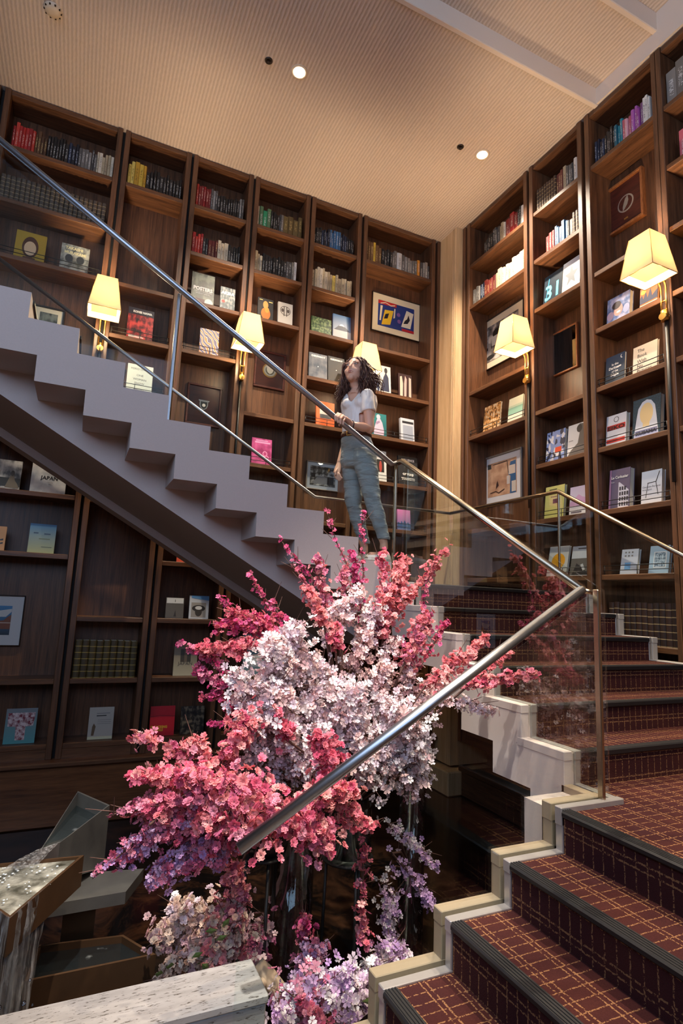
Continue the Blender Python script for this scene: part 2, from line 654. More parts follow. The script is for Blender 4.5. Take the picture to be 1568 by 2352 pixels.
# ------------------------------------------------------------------ bookcases
SH = [Z(4.22 - 0.558 * k) for k in range(12)]
H4 = 4.8
BX = {1: (-0.222, -0.019), 2: (0.008, 0.129), 3: (0.156, 0.276), 4: (0.303, 0.423), 5: (0.449, 0.568), 6: (0.596, 0.796)}
BX = {k: (a * H4 + (0.0), b * H4) for k, (a, b) in BX.items()}
RY = {1: (1.113, 0.914), 2: (0.885, 0.758), 3: (0.728, 0.590), 4: (0.571, 0.40)}
RY = {k: (b * H4, a * H4) for k, (a, b) in RY.items()}    # (near, far)
BSH = {1: [0, 1, 2, 4, 5, 6, 7, 9, 10], 2: [0, 2, 3, 4, 5, 6, 8, 9, 10], 3: [0, 1, 2, 3, 5, 6, 7, 8, 9, 10],
       4: [0, 1, 2, 4, 5, 6, 7, 8, 9, 10], 5: [0, 1, 2, 3, 4, 6, 7, 8, 9, 10], 6: [0, 2, 3, 4, 5, 6, 7, 8, 9, 10]}
RSH = {1: [0, 1, 3, 4, 6, 7, 8, 9, 10], 2: [0, 1, 2, 4, 5, 6, 7, 8, 9, 10], 3: [0, 2, 3, 4, 5, 6, 7, 8, 9, 10], 4: [0, 1, 2, 3, 4, 5, 6, 7, 8, 9, 10]}
BAY = {'B1': 'widest bay with grey leather volumes', 'B2': 'bay with the tall bare panel', 'B3': 'bay with the small shield plaque',
       'B4': 'bay with the round crest plaque', 'B5': 'bay with the framed interior photograph', 'B6': 'bay with the blue abstract print',
       'R1': 'bay with the framed map', 'R2': 'bay with the star-cover book', 'R3': 'bay with the fern plaque', 'R4': 'bay beyond the fern plaque'}
DEP = 0.30
ST = 0.052
ZB = Z(-1.49)
CASES = {}


def bookcase(code, a, b, shelves, side):
    lab = 'tall dark walnut bookcase ' + BAY[code]
    if side == 'B':
        t = thing('bookcase', ((a + b) / 2, YB + 0.15, ZB), lab, 'bookcase', 'built-in walnut bookcase bays')
        bx = lambda u0, u1, d0, d1, z0, z1, bev=0.0: (MB().bbox(u0, u1, YB + d0, YB + d1, z0, z1, bev) if bev else MB().box(u0, u1, YB + d0, YB + d1, z0, z1))
        hm = M_CASE_H
    else:
        t = thing('bookcase', (XR + 0.15, (a + b) / 2, ZB), lab, 'bookcase', 'built-in walnut bookcase bays')
        bx = lambda u0, u1, d0, d1, z0, z1, bev=0.0: (MB().bbox(XR + d0, XR + d1, u0, u1, z0, z1, bev) if bev else MB().box(XR + d0, XR + d1, u0, u1, z0, z1))
        hm = M_CASE_HY
    part('back_panel', bx(a - ST, b + ST, DEP, DEP + 0.03, ZB, HC - 0.02), M_CASE, t)
    for s in (0, 1):
        part('stile', bx(*((a - ST, a) if s == 0 else (b, b + ST)), 0.0, DEP + 0.01, ZB, HC - 0.004, 0.004), M_CASE, t)
    for k in shelves:
        part('shelf', bx(a - 0.002, b + 0.002, 0.012, DEP + 0.005, SH[k] - 0.046, SH[k], 0.004), hm, t)
    part('top_rail', bx(a, b, 0.012, DEP, HC - 0.055, HC - 0.006, 0.004), hm, t)
    part('base_rail', bx(a, b, 0.012, DEP, ZB, SH[10] - 0.046), hm, t)
    CASES[code] = t
    return t


for k in BX:
    bookcase('B%d' % k, BX[k][0], BX[k][1], BSH[k], 'B')
for k in RY:
    bookcase('R%d' % k, RY[k][0], RY[k][1], RSH[k], 'R')
# dark shadow joints between the bays, and the filler beside the column
xs = [(BX[k][1] + ST, BX[k + 1][0] - ST) for k in range(1, 6)]
n = 10
mb = MB()
for a, b in xs:
    mb.box(a, b, YB + 0.05, YB + 0.3, ZB, HC - 0.01)
mb.box(BX[6][1] + ST, 3.953, YB + 0.05, YB + 0.3, ZB, HC - 0.01)
mb.box(BX[1][0] - ST - 0.03, BX[1][0] - ST, YB + 0.05, YB + 0.3, ZB, HC - 0.01)
struct('trim_5', mb, M_GAP)
mb = MB()
rr = [(RY[k + 1][1] + ST, RY[k][0] - ST) for k in range(1, 4)]
for a, b in rr:
    mb.box(XR + 0.05, XR + 0.3, a, b, ZB, HC - 0.01)
mb.box(XR + 0.05, XR + 0.3, RY[1][1] + ST, 5.486, ZB, HC - 0.01)
struct('trim_6', mb, M_GAP)
struct('trim_7', MB().bbox(3.91, 3.952, YB, YB + 0.3, ZB, HC - 0.004, 0.004), M_CASE)
struct('trim_8', MB().bbox(BX[1][0] - ST - 0.09, BX[1][0] - ST - 0.035, YB, YB + 0.3, ZB, HC - 0.004, 0.004), M_CASE)
struct('trim_9', MB().bbox(XR, XR + 0.3, 5.43, 5.478, ZB, HC - 0.004, 0.004), M_CASE)

# ------------------------------------------------------------------ stairs
T_, R_ = 0.28, 0.16
XI, YI1, YI3 = 2.13, 1.944, 3.67      # inner well faces
XO, YO = 3.93, 5.47                   # outer edges
ZL1, ZL2 = Z(-0.82), Z(0.14)          # landings


def zig(start, z0, n, T=T_, R=R_):
    """stepped polyline from (start,z0) going + : list of points"""
    pts = []
    for k in range(n):
        pts.append((start + T * k, z0 + R * k - R))
        pts.append((start + T * k, z0 + R * k))
    return pts


# flight three (along the back wall, rising to the left); coordinate s = 2.10 - x
n3 = 13
top = []
for k in range(n3):
    x = 2.10 - T_ * k
    top += [(x, Z(0.30 + R_ * k - R_)), (x, Z(0.30 + R_ * k))]
top.append((2.10 - T_ * n3, Z(0.30 + R_ * (n3 - 1))))
bot = []
for m in range(8, -7, -1):            # from the left end to the right
    z = Z(0.881 + R_ * m)
    x0, x1 = 0.213 - T_ * m, 0.492 - T_ * m
    bot += [(x0, z), (x1 - 0.001, z)]
poly = [(2.13, Z(0.14))] + top + [(-1.54, bot[0][1] + 0.0)] + [p for p in bot if p[0] > -1.54] + [(2.17, Z(-0.08)), (2.17, Z(0.14))]
f3 = thing('stair_flight', (0.6, 4.5, Z(0.14)), 'upper stair flight with plain stepped pinkish plaster side, rising along the bookcases', 'staircase')
part('stringer', MB().prism(poly, 'y', YI3, YI3 + 0.38), M_STONE, f3)
# thicker body behind the pockets, with a sloping level soffit
nl = lambda x: 0.30 + (2.10 - x) * (R_ / T_)
body = [(2.13, Z(0.14))] + top + [(-1.54, Z(nl(-1.54) - 0.62)), (2.17, Z(nl(2.17) - 0.62)), (2.17, Z(0.14))]
part('spine_slab', MB().prism(body, 'y', 4.05, 5.22), M_STONE, f3)
body2 = [(2.13, Z(0.14))] + top + [(-1.54, Z(nl(-1.54) - 0.69)), (2.17, Z(nl(2.17) - 0.69)), (2.17, Z(0.14))]
part('wall_stringer', MB().prism(body2, 'y', 5.22, YO), M_STONE, f3)
for k in range(n3 - 1):
    x = 2.10 - T_ * k
    z = Z(0.30 + R_ * k)
    part('tread_carpet', MB().box(x - T_, x - 0.03, YI3 + 0.12, YO - 0.08, z - 0.002, z + 0.006), M_CARPET_Y, f3)
    part('nosing', MB().bbox(x - 0.04, x + 0.012, YI3 + 0.12, YO - 0.08, z - 0.02, z + 0.008, 0.004), M_NOSE, f3)

# upper landing in the corner
l2 = thing('stair_landing', (3.03, 4.5, Z(-0.14)), 'upper corner landing between the two higher stair flights', 'landing')
part('slab', MB().box(2.17, XO, 3.48, YO, Z(-0.14), Z(0.14)), M_STONE, l2)
part('carpet', MB().box(2.26, XO - 0.08, 3.52, YO - 0.08, Z(0.138), Z(0.146)), M_CARPET_X, l2)

# flight two (along the right wall, rising away from the camera)
n2 = 6
YS = 2.08
top2 = []
for k in range(n2):
    y = YS + T_ * k
    top2 += [(y, Z(-0.66 + R_ * k - R_)), (y, Z(-0.66 + R_ * k))]
bot2 = []
for m in range(4, -1, -1):
    bot2 += [(2.289 + T_ * (m + 1), Z(-0.872 + R_ * m)), (2.289 + T_ * m, Z(-0.872 + R_ * m))]
poly2 = top2 + [(3.70, top2[-1][1]), (3.70, Z(-0.08)), (bot2[0][0], Z(-0.08))] + bot2 + [(2.289, Z(-1.03)), (YS, Z(-1.03))]
f2 = thing('stair_flight', (3.0, 2.9, Z(-0.82)), 'middle stair flight with plaid carpeted steps climbing toward the corner column', 'staircase')
part('stringer', MB().prism(poly2, 'x', XI, XI + 0.3), M_STONE, f2)
part('slab', MB().prism(poly2, 'x', XI + 0.3, XO), M_STONE, f2)
XA, XB = XI + 0.105, 3.845            # carpet between the glass channels
for k in range(n2):
    y = YS + T_ * k
    z = Z(-0.66 + R_ * k)
    y1 = y + T_
    for nm, xa, xb, mt in (('kerb_stone', XI - 0.002, XI + 0.05, M_STONE), ('edge_strip', XI + 0.068, XI + 0.105, M_STRIP), ('edge_strip', 3.845, 3.872, M_STRIP), ('kerb_stone', 3.885, XO + 0.01, M_STONE)):
        part(nm, MB().bbox(xa, xb, y - 0.012, y1 + (0.02 if k < n2 - 1 else 0), z - 0.03, z + 0.012, 0.003).bbox(xa + 0.001, xb - 0.001, y - 0.009, y + 0.03, z - R_ - 0.02, z + 0.006, 0.003), mt, f2)
    part('tread_carpet', MB().box(XA, XB, y + 0.02, y1 + 0.01, z - 0.002, z + 0.006), M_CARPET_X, f2)
    part('riser_carpet', MB().box(XA, XB, y - 0.006, y + 0.01, z - R_ - 0.002, z - 0.004), M_CARPET_XR, f2)
    part('nosing', MB().bbox(XA, XB, y - 0.02, y + 0.035, z - 0.022, z + 0.009, 0.006), M_NOSE, f2)

# lower landing
l1 = thing('stair_landing', (2.9, 0.9, Z(-1.03)), 'lower plaid carpeted landing where the stair turns, beside the glass corner post', 'landing')
YN = -0.6                              # near end of flight one
part('slab', MB().box(1.90, XO, YN, 2.08, Z(-1.03), Z(-0.825)), M_STONE, l1)
part('carpet', MB().box(1.95, XO - 0.05, YN, YI1 - 0.105, Z(-0.83), Z(-0.812)).box(XI + 0.105, XO - 0.05, YI1 - 0.105, 2.08, Z(-0.83), Z(-0.812)), M_CARPET_Y, l1)
part('kerb_stone', MB().bbox(1.872, XI + 0.05, YI1 - 0.05, YI1 + 0.004, Z(-0.86), Z(-0.79), 0.003).bbox(XI - 0.001, XI + 0.049, YI1 - 0.05, 2.09, Z(-0.86), Z(-0.793), 0.003), M_KERB, l1)
part('edge_strip', MB().bbox(1.872, XI + 0.105, YI1 - 0.105, YI1 - 0.068, Z(-0.86), Z(-0.79), 0.003).bbox(XI + 0.068, XI + 0.104, YI1 - 0.104, 2.09, Z(-0.86), Z(-0.793), 0.003), M_STRIP, l1)

# flight one (rising to the right, nearest the camera)
f1 = thing('stair_flight', (1.2, 0.8, Z(-1.73)), 'lowest stair flight with dark nosings and a stepped beige kerb beside the flowers', 'staircase')
n1 = 7
T1, R1 = 0.268, 0.159
ZN = -0.79
pl = []
for j in range(n1):
    x = 1.90 - T1 * j
    pl += [(x, Z(ZN - 0.02 - R1 * j)), (x, Z(ZN - 0.02 - R1 * (j + 1)))]
pl += [(1.90 - T1 * n1, Z(ZN - 0.02 - R1 * n1)), (1.90 - T1 * n1, Z(-2.03)), (1.90, Z(-1.25))]
part('slab', MB().prism([(1.90 - T1 * n1, Z(-1.9))] + [(p[0], p[1] - 0.02) for p in pl[:-3][::-1]] + [(1.90, Z(-1.2))], 'y', YN, YI1 + 0.03), M_STONE, f1)
for j in range(n1):
    x = 1.872 - T1 * j                # riser front of step j; step top is at ZN - R1*j
    z = Z(ZN - R1 * j)
    x2 = x + T1 + 0.02
    if j > 0:
        part('kerb_stone', MB().bbox(x - 0.0, x2, YI1 - 0.05, YI1 + 0.004, z - 0.05, z, 0.003).bbox(x + 0.002, x + 0.05, YI1 - 0.049, YI1 + 0.003, z - R1 - 0.01, z - 0.004, 0.003), M_KERB, f1)
        part('edge_strip', MB().bbox(x - 0.0, x2, YI1 - 0.105, YI1 - 0.068, z - 0.05, z - 0.006, 0.003).bbox(x + 0.004, x + 0.04, YI1 - 0.104, YI1 - 0.069, z - R1 - 0.01, z - 0.009, 0.003), M_STRIP, f1)
        part('tread_carpet', MB().box(x + 0.05, x2 + 0.02, YN, YI1 - 0.105, z - 0.03, z - 0.014), M_CARPET_Y, f1)
    else:
        part('kerb_stone', MB().bbox(x + 0.003, x + 0.05, YI1 - 0.049, YI1 + 0.003, z - R1 - 0.01, z - 0.01, 0.003), M_KERB, f1)
        part('edge_strip', MB().bbox(x + 0.004, x + 0.04, YI1 - 0.105, YI1 - 0.068, z - R1 - 0.01, z - 0.01, 0.003), M_STRIP, f1)
    part('riser_carpet', MB().box(x + 0.012, x + 0.03, YN, YI1 - 0.105, z - R1 - 0.02, z - 0.02), M_CARPET_YR, f1)
    nz = MB().bbox(x - 0.004, x + 0.058, YN, YI1 - 0.105, z - 0.034, z - 0.010, 0.006)
    for q in range(4):
        nz.bbox(x + 0.006 + q * 0.012, x + 0.012 + q * 0.012, YN, YI1 - 0.105, z - 0.0105, z - 0.0075, 0.001)
    part('nosing', nz, M_NOSE, f1)

# ------------------------------------------------------------------ balustrades
RR = 0.024
rail1 = [aty(548, 1950, YI1), aty(1336, 1354, YI1)]
jn = rail1[1]
ic = aty(914, 1063, YI3)
kn = aty(899, 1066, YI3)
r3 = [kn, aty(0, 322, YI3)]
d3 = (r3[1] - r3[0]).normalized()
r3[1] = r3[1] + d3 * 0.8
tread_z3 = lambda x: Z(0.30 + R_ * max(0, math.floor((2.10 - x) / T_)))


def rail(name, pts, par, mat, rx=RR, ry=0.020):
    return part(name, MB().tube(pts, [(rx, ry)] * len(pts), 16), mat, par)


bi = thing('glass_balustrade', (XI, YI1, Z(-0.8)), 'clear glass balustrade with round steel handrail around the inner stair well', 'balustrade')
rail('handrail', [rail1[0], rail1[1]], bi, M_STEEL)
rail('handrail', [jn, Vector((XI, 3.60, jn.z + (3.60 - jn.y) * 0.5775)), Vector((ic.x, YI3, ic.z))], bi, M_BRASS)
rail('handrail', [ic, kn, r3[1]], bi, M_STEEL)
part('rail_stub', MB().tube([jn + Vector((0, 0, -0.004)), jn + Vector((0.055, -0.02, -0.012))], [(0.018, 0.012)] * 2, 10), M_BRASS, bi)


def pane(name, quad, thick, par, mat=None):
    """glass sheet from 4 corner points, thickness vector"""
    q = [Vector(p) for p in quad]
    t = Vector(thick)
    n = len(q)
    m = MB()
    m.add([p - t for p in q] + [p + t for p in q], [tuple(range(n)), tuple(range(2 * n - 1, n - 1, -1))] + [(i, i + n, (i + 1) % n + n, (i + 1) % n) for i in range(n)])
    return part(name, m, mat or M_GLASS, par)


gl = 0.005
x0 = rail1[0].x
zt = lambda p: p.z - 0.01
pane('glass_panel', [(x0, YI1 - 0.059, Z(-1.73)), (jn.x + 0.02, YI1 - 0.059, Z(-0.84)), (jn.x + 0.02, YI1 - 0.059, jn.z), (x0, YI1 - 0.059, rail1[0].z)], (0, gl, 0), bi)
pane('glass_panel', [(XI + 0.059, YI1 - 0.07, Z(-0.84)), (XI + 0.059, YI3, Z(0.10)), (XI + 0.059, YI3, ic.z), (XI + 0.059, YI1 - 0.07, jn.z)], (gl, 0, 0), bi)
xm = 0.49
for xa, xb in ((2.13, 0.47), (0.45, -1.3)):
    za, zb = ic.z + (XI - min(xa, kn.x)) * 0.0, 0
    zr = lambda x: kn.z + (kn.x - x) * (-d3.z / d3.x)
    pane('glass_panel', [(xa, YI3 + 0.074, Z(nl(xa) - 0.2)), (xb, YI3 + 0.074, Z(nl(xb) - 0.2)), (xb, YI3 + 0.074, zr(xb)), (xa, YI3 + 0.074, min(zr(xa), ic.z) if xa > 2 else zr(xa))], (0, gl, 0), bi)
# slim posts at the glass joints
pb = aty(389, 912, YI3 + 0.06)
part('post', MB().bbox(pb.x - 0.008, pb.x + 0.012, YI3 + 0.05, YI3 + 0.085, Z(nl(pb.x)) - 0.15, kn.z + (kn.x - pb.x) * (-d3.z / d3.x), 0.003), M_STEEL, bi)
part('post', MB().bbox(jn.x - 0.002, jn.x + 0.016, YI1 - 0.09, YI1 - 0.06, Z(-0.80), jn.z, 0.003), M_BRASS, bi)
part('post', MB().bbox(ic.x - 0.006, ic.x + 0.010, YI3 + 0.02, YI3 + 0.05, Z(0.10), ic.z, 0.003), M_BRASS, bi)

bo = thing('glass_balustrade', (3.87, 5.42, Z(0.14)), 'clear glass balustrade with slim bronze handrail on the bookcase side of the stair', 'balustrade')
zr2 = ic.z
XG, YG = 3.862, 5.42
oc = Vector((XG, YG, zr2))
k3 = atz(725, 1140, zr2); k3 = Vector((k3.x, YG, zr2))
k2 = Vector((XG, atz(1275, 1128, zr2).y, zr2))
e3 = k3 + Vector((-1, 0, 0.573)) * 3.6
e2 = k2 + Vector((0, -1, -0.563)) * 2.9
rail('handrail', [e3, k3, oc], bo, M_STEEL, 0.017, 0.017)
rail('handrail', [oc, k2, e2], bo, M_BRASS, 0.019, 0.019)
pane('glass_panel', [(k3.x, YG, Z(0.1)), (XG, YG, Z(0.1)), (XG, YG, zr2), (k3.x, YG, zr2)], (0, gl, 0), bo)
pane('glass_panel', [(k3.x, YG, Z(0.1)), (e3.x, YG, e3.z - 0.95), e3, k3], (0, gl, 0), bo)
pane('glass_panel', [(XG, YG, Z(0.1)), (XG, k2.y, Z(0.1)), (XG, k2.y, zr2), (XG, YG, zr2)], (gl, 0, 0), bo)
pane('glass_panel', [(XG, k2.y, Z(0.1)), (XG, e2.y, e2.z - 0.95), e2, k2], (gl, 0, 0), bo)
part('post', MB().bbox(XG - 0.007, XG + 0.007, k2.y - 0.01, k2.y + 0.01, Z(0.1), zr2, 0.003), M_BRASS, bo)

# ------------------------------------------------------------------ wall lamps
def shade_mat():
    m, nt, b = new_mat('lamp_shade_linen')
    nt.nodes.remove(b)
    out = nt.nodes['Material Output']
    d = N(nt, 'ShaderNodeBsdfDiffuse'); d.inputs[0].default_value = c4(srgb(245, 228, 190))
    t = N(nt, 'ShaderNodeBsdfTranslucent'); t.inputs[0].default_value = c4((0.34, 0.27, 0.17))
    mx = N(nt, 'ShaderNodeMixShader'); mx.inputs[0].default_value = 0.6
    nt.links.new(d.outputs[0], mx.inputs[1]); nt.links.new(t.outputs[0], mx.inputs[2])
    e = N(nt, 'ShaderNodeEmission'); e.inputs[0].default_value = (1.0, 0.70, 0.34, 1); e.inputs[1].default_value = 0.16
    ad = N(nt, 'ShaderNodeAddShader')
    nt.links.new(mx.outputs[0], ad.inputs[0]); nt.links.new(e.outputs[0], ad.inputs[1])
    nt.links.new(ad.outputs[0], out.inputs[0])
    return m


M_SHADE = shade_mat()
M_DIFF = pbr('lamp_diffuser', srgb(150, 118, 66), 0.7, emit=(1.0, 0.70, 0.30), estr=0.22)
M_SHRIM = pbr('lamp_inner_white', srgb(255, 250, 240), 0.7, emit=(1.0, 0.86, 0.62), estr=0.45)
M_GOLD = pbr('lamp_brass', srgb(214, 168, 92), 0.3, metal=1.0)


def wall_lamp(cx, cy, ang, label):
    """cx,cy: point on the bookcase face; ang: outward direction"""
    ox, oy = math.cos(ang), math.sin(ang)
    sx, sy = -oy, ox
    zb, zt = Z(2.63), Z(2.965)
    hb, ht = 0.145, 0.092
    D = 0.20
    def P(o, s, z):
        return (cx + ox * o + sx * s, cy + oy * o + sy * s, z)
    t = thing('wall_lamp', (cx, cy, Z(2.3)), label, 'lamp', 'linen wall lamps on the bookcase posts')
    m = MB()
    th = 0.004
    def ring(h, z, d=0):
        h -= d
        return [P(D - h, -h, z), P(D + h, -h, z), P(D + h, h, z), P(D - h, h, z)]
    rings = ring(hb, zb) + ring(ht, zt) + ring(ht, zt, th) + ring(hb, zb, th)
    fs = []
    for i in range(3):
        for k in range(4):
            fs.append((i * 4 + k, i * 4 + (k + 1) % 4, i * 4 + 4 + (k + 1) % 4, i * 4 + 4 + k))
    m.add(rings, fs)
    sh = part('shade', m, M_SHADE, t)
    m = MB()
    a = ring(hb, zb, 0.004); b2 = ring(hb, zb + 0.045, 0.030)
    m.add(a + b2, [(k, (k + 1) % 4, 4 + (k + 1) % 4, 4 + k) for k in range(4)])
    part('inner_rim', m, M_SHRIM, sh)
    m = MB()
    m.add(ring(hb, zb + 0.045, 0.030), [(0, 1, 2, 3)])
    part('diffuser', m, M_DIFF, sh)
    m = MB()
    for a_, b_ in zip(ring(hb, zb - 0.001, 0), ring(hb, zb - 0.001, 0)[1:] + ring(hb, zb - 0.001, 0)[:1]):
        m.tube([a_, b_], 0.003, 6)
    r1, r2 = ring(hb, zb), ring(ht, zt)
    for k in range(4):
        m.tube([r1[k], r2[k]], 0.0022, 6)
    part('shade_wire', m, M_GOLD, sh)
    m = MB()
    for s in (-0.022, 0.022):
        m.tube([P(0.03, s, Z(2.36)), P(0.03, s, Z(2.56)), P(0.035, s, Z(2.60)), P(0.062, s, Z(2.655))], 0.008, 8)
    m.tube([P(0.03, -0.022, Z(2.47)), P(0.03, 0.022, Z(2.47))], 0.007, 8)
    part('arm', m, M_GOLD, t)
    m = MB()
    m.tube([P(0.0, 0, Z(2.335)), P(0.06, 0, Z(2.335))], [(0.032, 0.03)] * 2, 10)
    m.tube([P(0.03, 0, Z(2.30)), P(0.03, 0, Z(2.39))], [(0.034, 0.02)] * 2, 8)
    part('wall_plate', m, M_GOLD, t)
    part('black_conduit', MB().tube([P(0.012, 0, Z(2.30)), P(0.012, 0, Z(1.0))], [(0.016, 0.011)] * 2, 8), M_BLACK, t)
    part('bulb', MB().ell(P(D, 0, Z(2.77)), (0.022, 0.022, 0.03)), pbr('lit_bulb', (1, 0.9, 0.7), 0.5, emit=(1, 0.8, 0.5), estr=6), t)
    l = add_light('POINT', 'wall_lamp_light', P(D, 0, Z(2.83)), 24, (1.0, 0.78, 0.54), size=0.03)
    l2 = add_light('POINT', 'wall_lamp_light', P(D, 0, Z(2.50)), 5, (1.0, 0.74, 0.46), size=0.05)
    return t


gapx = lambda k: (BX[k][1] + BX[k + 1][0]) / 2
gapy = lambda k: (RY[k][0] + RY[k + 1][1]) / 2
wall_lamp(gapx(1), YB, -PI / 2, 'lit linen wall lamp beside the red and black cover book')
wall_lamp(gapx(3), YB, -PI / 2, 'lit linen wall lamp above the round crest plaque')
wall_lamp(gapx(5), YB, -PI / 2, "lit linen wall lamp behind the woman's head")
wall_lamp(XR, gapy(1), PI, 'lit linen wall lamp in front of the framed street photograph')
wall_lamp(XR, gapy(3), PI, 'lit linen wall lamp below the fern emblem plaque')

# ------------------------------------------------------------------ ceiling fittings
M_LAMPGLOW = pbr('downlight_glow', (1, 0.95, 0.85), 0.5, emit=(1.0, 0.88, 0.72), estr=22)
M_TRIMR = pbr('downlight_ring', srgb(214, 190, 160), 0.5)


def downlight(x, y, z, label, r=0.075):
    t = thing('ceiling_downlight', (x, y, z), label, 'light', 'recessed ceiling downlights')
    part('trim_ring', MB().lathe((x, y, z), [(r * 0.72, -0.001), (r * 0.75, -0.008), (r, -0.006), (r + 0.004, 0.0), (r * 0.7, 0.0), (r * 0.72, -0.001)], 28), M_TRIMR, t)
    part('lens', MB().lathe((x, y, z), [(r * 0.70, -0.003), (r * 0.5, -0.007), (0.001, -0.009)], 24), M_LAMPGLOW, t)


downlight(*DOWN[0], HC, 'lit round downlight in the main ceiling above the middle of the upper stair')
downlight(*DOWN[1], HC, 'lit round downlight in the main ceiling near the corner column')
for (x, y), w_ in zip(LAND, ('the middle of the lower landing', 'the near end of the lower landing', 'the lowest stair flight')):
    downlight(x, y, HC + 0.34, 'lit round downlight in the raised ceiling above ' + w_)
for (a, b, e), w_ in zip(SPOTS, ('pink lower blossoms', 'coral upper blossoms')):
    downlight(a[0], a[1], HC + 0.34, 'lit round spotlight in the raised ceiling aimed at the ' + w_)
M_SPR = pbr('sprinkler_metal', srgb(60, 48, 40), 0.4, metal=0.7)
for (u, v), lab in (((617, 139), 'small dark sprinkler head beside the middle ceiling downlight'), ((1057, 337), 'small dark sprinkler head beside the downlight by the corner column')):
    p = atz(u, v, HC)
    t = thing('sprinkler_head', (p.x, p.y, HC), lab, 'sprinkler', 'ceiling sprinkler heads')
    part('cup', MB().lathe((p.x, p.y, HC), [(0.036, 0.0), (0.036, -0.006), (0.026, -0.012), (0.022, -0.004), (0.001, -0.004)], 18), M_SPR, t)
    part('deflector', MB().lathe((p.x, p.y, HC), [(0.004, -0.004), (0.004, -0.02), (0.016, -0.022), (0.016, -0.026), (0.001, -0.026)], 14), M_SPR, t)
p = atz(122, 22, HC)
t = thing('smoke_detector', (p.x, p.y, HC), 'pale round smoke detector with slotted rim on the ceiling', 'detector')
part('body', MB().lathe((p.x, p.y, HC), [(0.072, 0.0), (0.07, -0.012), (0.05, -0.03), (0.02, -0.034), (0.001, -0.034)], 24), M_TRIMR, t)
m = MB()
for i in range(10):
    a = i * PI / 5
    m.box(p.x + 0.064 * math.cos(a) - 0.006, p.x + 0.064 * math.cos(a) + 0.006, p.y + 0.064 * math.sin(a) - 0.006, p.y + 0.064 * math.sin(a) + 0.006, HC - 0.022, HC - 0.012)
part('slots', m, M_SPR, t)

# ------------------------------------------------------------------ rows of upright books
PAL = {'red': [(150, 26, 28), (178, 38, 34), (120, 20, 24), (196, 60, 46)], 'dark red': [(86, 22, 22), (104, 34, 28)], 'brown': [(96, 64, 38), (80, 52, 32), (112, 78, 46)],
       'black': [(22, 21, 22), (30, 28, 28), (14, 14, 15), (38, 36, 36)], 'navy': [(22, 30, 48), (30, 44, 66), (18, 24, 36)], 'grey': [(112, 106, 98), (88, 84, 80), (136, 130, 122), (70, 68, 66)],
       'cream': [(206, 190, 160), (190, 172, 138), (220, 206, 180), (176, 156, 124)], 'yellow': [(214, 176, 62), (226, 196, 96), (190, 144, 40)], 'green': [(30, 128, 80), (44, 150, 96), (90, 120, 80)],
       'olive': [(108, 88, 48), (98, 78, 42)], 'blue': [(52, 96, 132), (70, 120, 160), (40, 70, 104)], 'orange': [(206, 100, 44), (222, 140, 40)], 'white': [(226, 222, 212), (206, 202, 194)],
       'teal': [(34, 130, 142), (28, 96, 112)], 'pink': [(214, 140, 150), (228, 164, 170), (196, 96, 110)], 'purple': [(158, 70, 146), (182, 96, 168), (130, 84, 120)],
       'grey volume': [(78, 66, 56), (70, 60, 52)], 'brown volume': [(74, 50, 36), (66, 44, 32)], 'olive volume': [(74, 60, 30), (66, 52, 28)], 'dark volume': [(58, 36, 28), (50, 32, 26)]}
LETTER = {'black': (200, 196, 186), 'navy': (190, 196, 206), 'grey volume': (186, 164, 120), 'brown volume': (210, 180, 120), 'olive volume': (190, 160, 80), 'dark volume': (196, 166, 120), 'red': (226, 190, 170),
          'dark red': (214, 180, 130), 'brown': (214, 184, 120), 'cream': (70, 60, 54), 'white': (40, 38, 38), 'yellow': (90, 64, 20), 'olive': (196, 166, 96), 'grey': (220, 216, 206)}


def spine_mat(kind, idx):
    key = 'spine_%s_%d' % (kind.replace(' ', '_'), idx)
    if key in MATS:
        return MATS[key]
    base = srgb(*PAL[kind][idx])
    let = srgb(*LETTER.get(kind, (226, 220, 210)))
    m, nt, b = new_mat(key)
    tc = N(nt, 'ShaderNodeTexCoord')
    oi = N(nt, 'ShaderNodeObjectInfo')
    sp = N(nt, 'ShaderNodeSeparateXYZ')
    nt.links.new(tc.outputs['Generated'], sp.inputs[0])
    x, z = sp.outputs[0], sp.outputs[2]
    if 'volume' in kind:
        # raised gilt bands
        fz = mathn(nt, 'FRACT', mathn(nt, 'MULTIPLY', z, 6.0))
        mask = mathn(nt, 'MULTIPLY', mathn(nt, 'LESS_THAN', fz, 0.13), 0.55)
    else:
        nz = N(nt, 'ShaderNodeTexNoise', noise_dimensions='4D')
        mp = N(nt, 'ShaderNodeMapping')
        mp.inputs['Scale'].default_value = (5, 1, 40)
        nt.links.new(tc.outputs['Generated'], mp.inputs['Vector'])
        nt.links.new(mp.outputs[0], nz.inputs['Vector'])
        nt.links.new(mathn(nt, 'MULTIPLY', oi.outputs['Random'], 60), nz.inputs['W'])
        nz.inputs['Scale'].default_value = 1.0
        a = mathn(nt, 'GREATER_THAN', nz.outputs['Fac'], 0.53)
        cxm = mathn(nt, 'LESS_THAN', mathn(nt, 'ABSOLUTE', mathn(nt, 'SUBTRACT', x, 0.5)), 0.22)
        lo = mathn(nt, 'ADD', mathn(nt, 'MULTIPLY', oi.outputs['Random'], 0.3), 0.12)
        zl = mathn(nt, 'GREATER_THAN', z, lo)
        zh = mathn(nt, 'LESS_THAN', z, mathn(nt, 'ADD', lo, 0.5))
        mask = mathn(nt, 'MULTIPLY', mathn(nt, 'MULTIPLY', a, cxm), mathn(nt, 'MULTIPLY', zl, zh))
        mask = mathn(nt, 'MULTIPLY', mask, 0.8)
    col = mixc(nt, mask, base, let)
    nt.links.new(col, b.inputs['Base Color'])
    b.inputs['Roughness'].default_value = 0.5
    MATS[key] = m
    return m


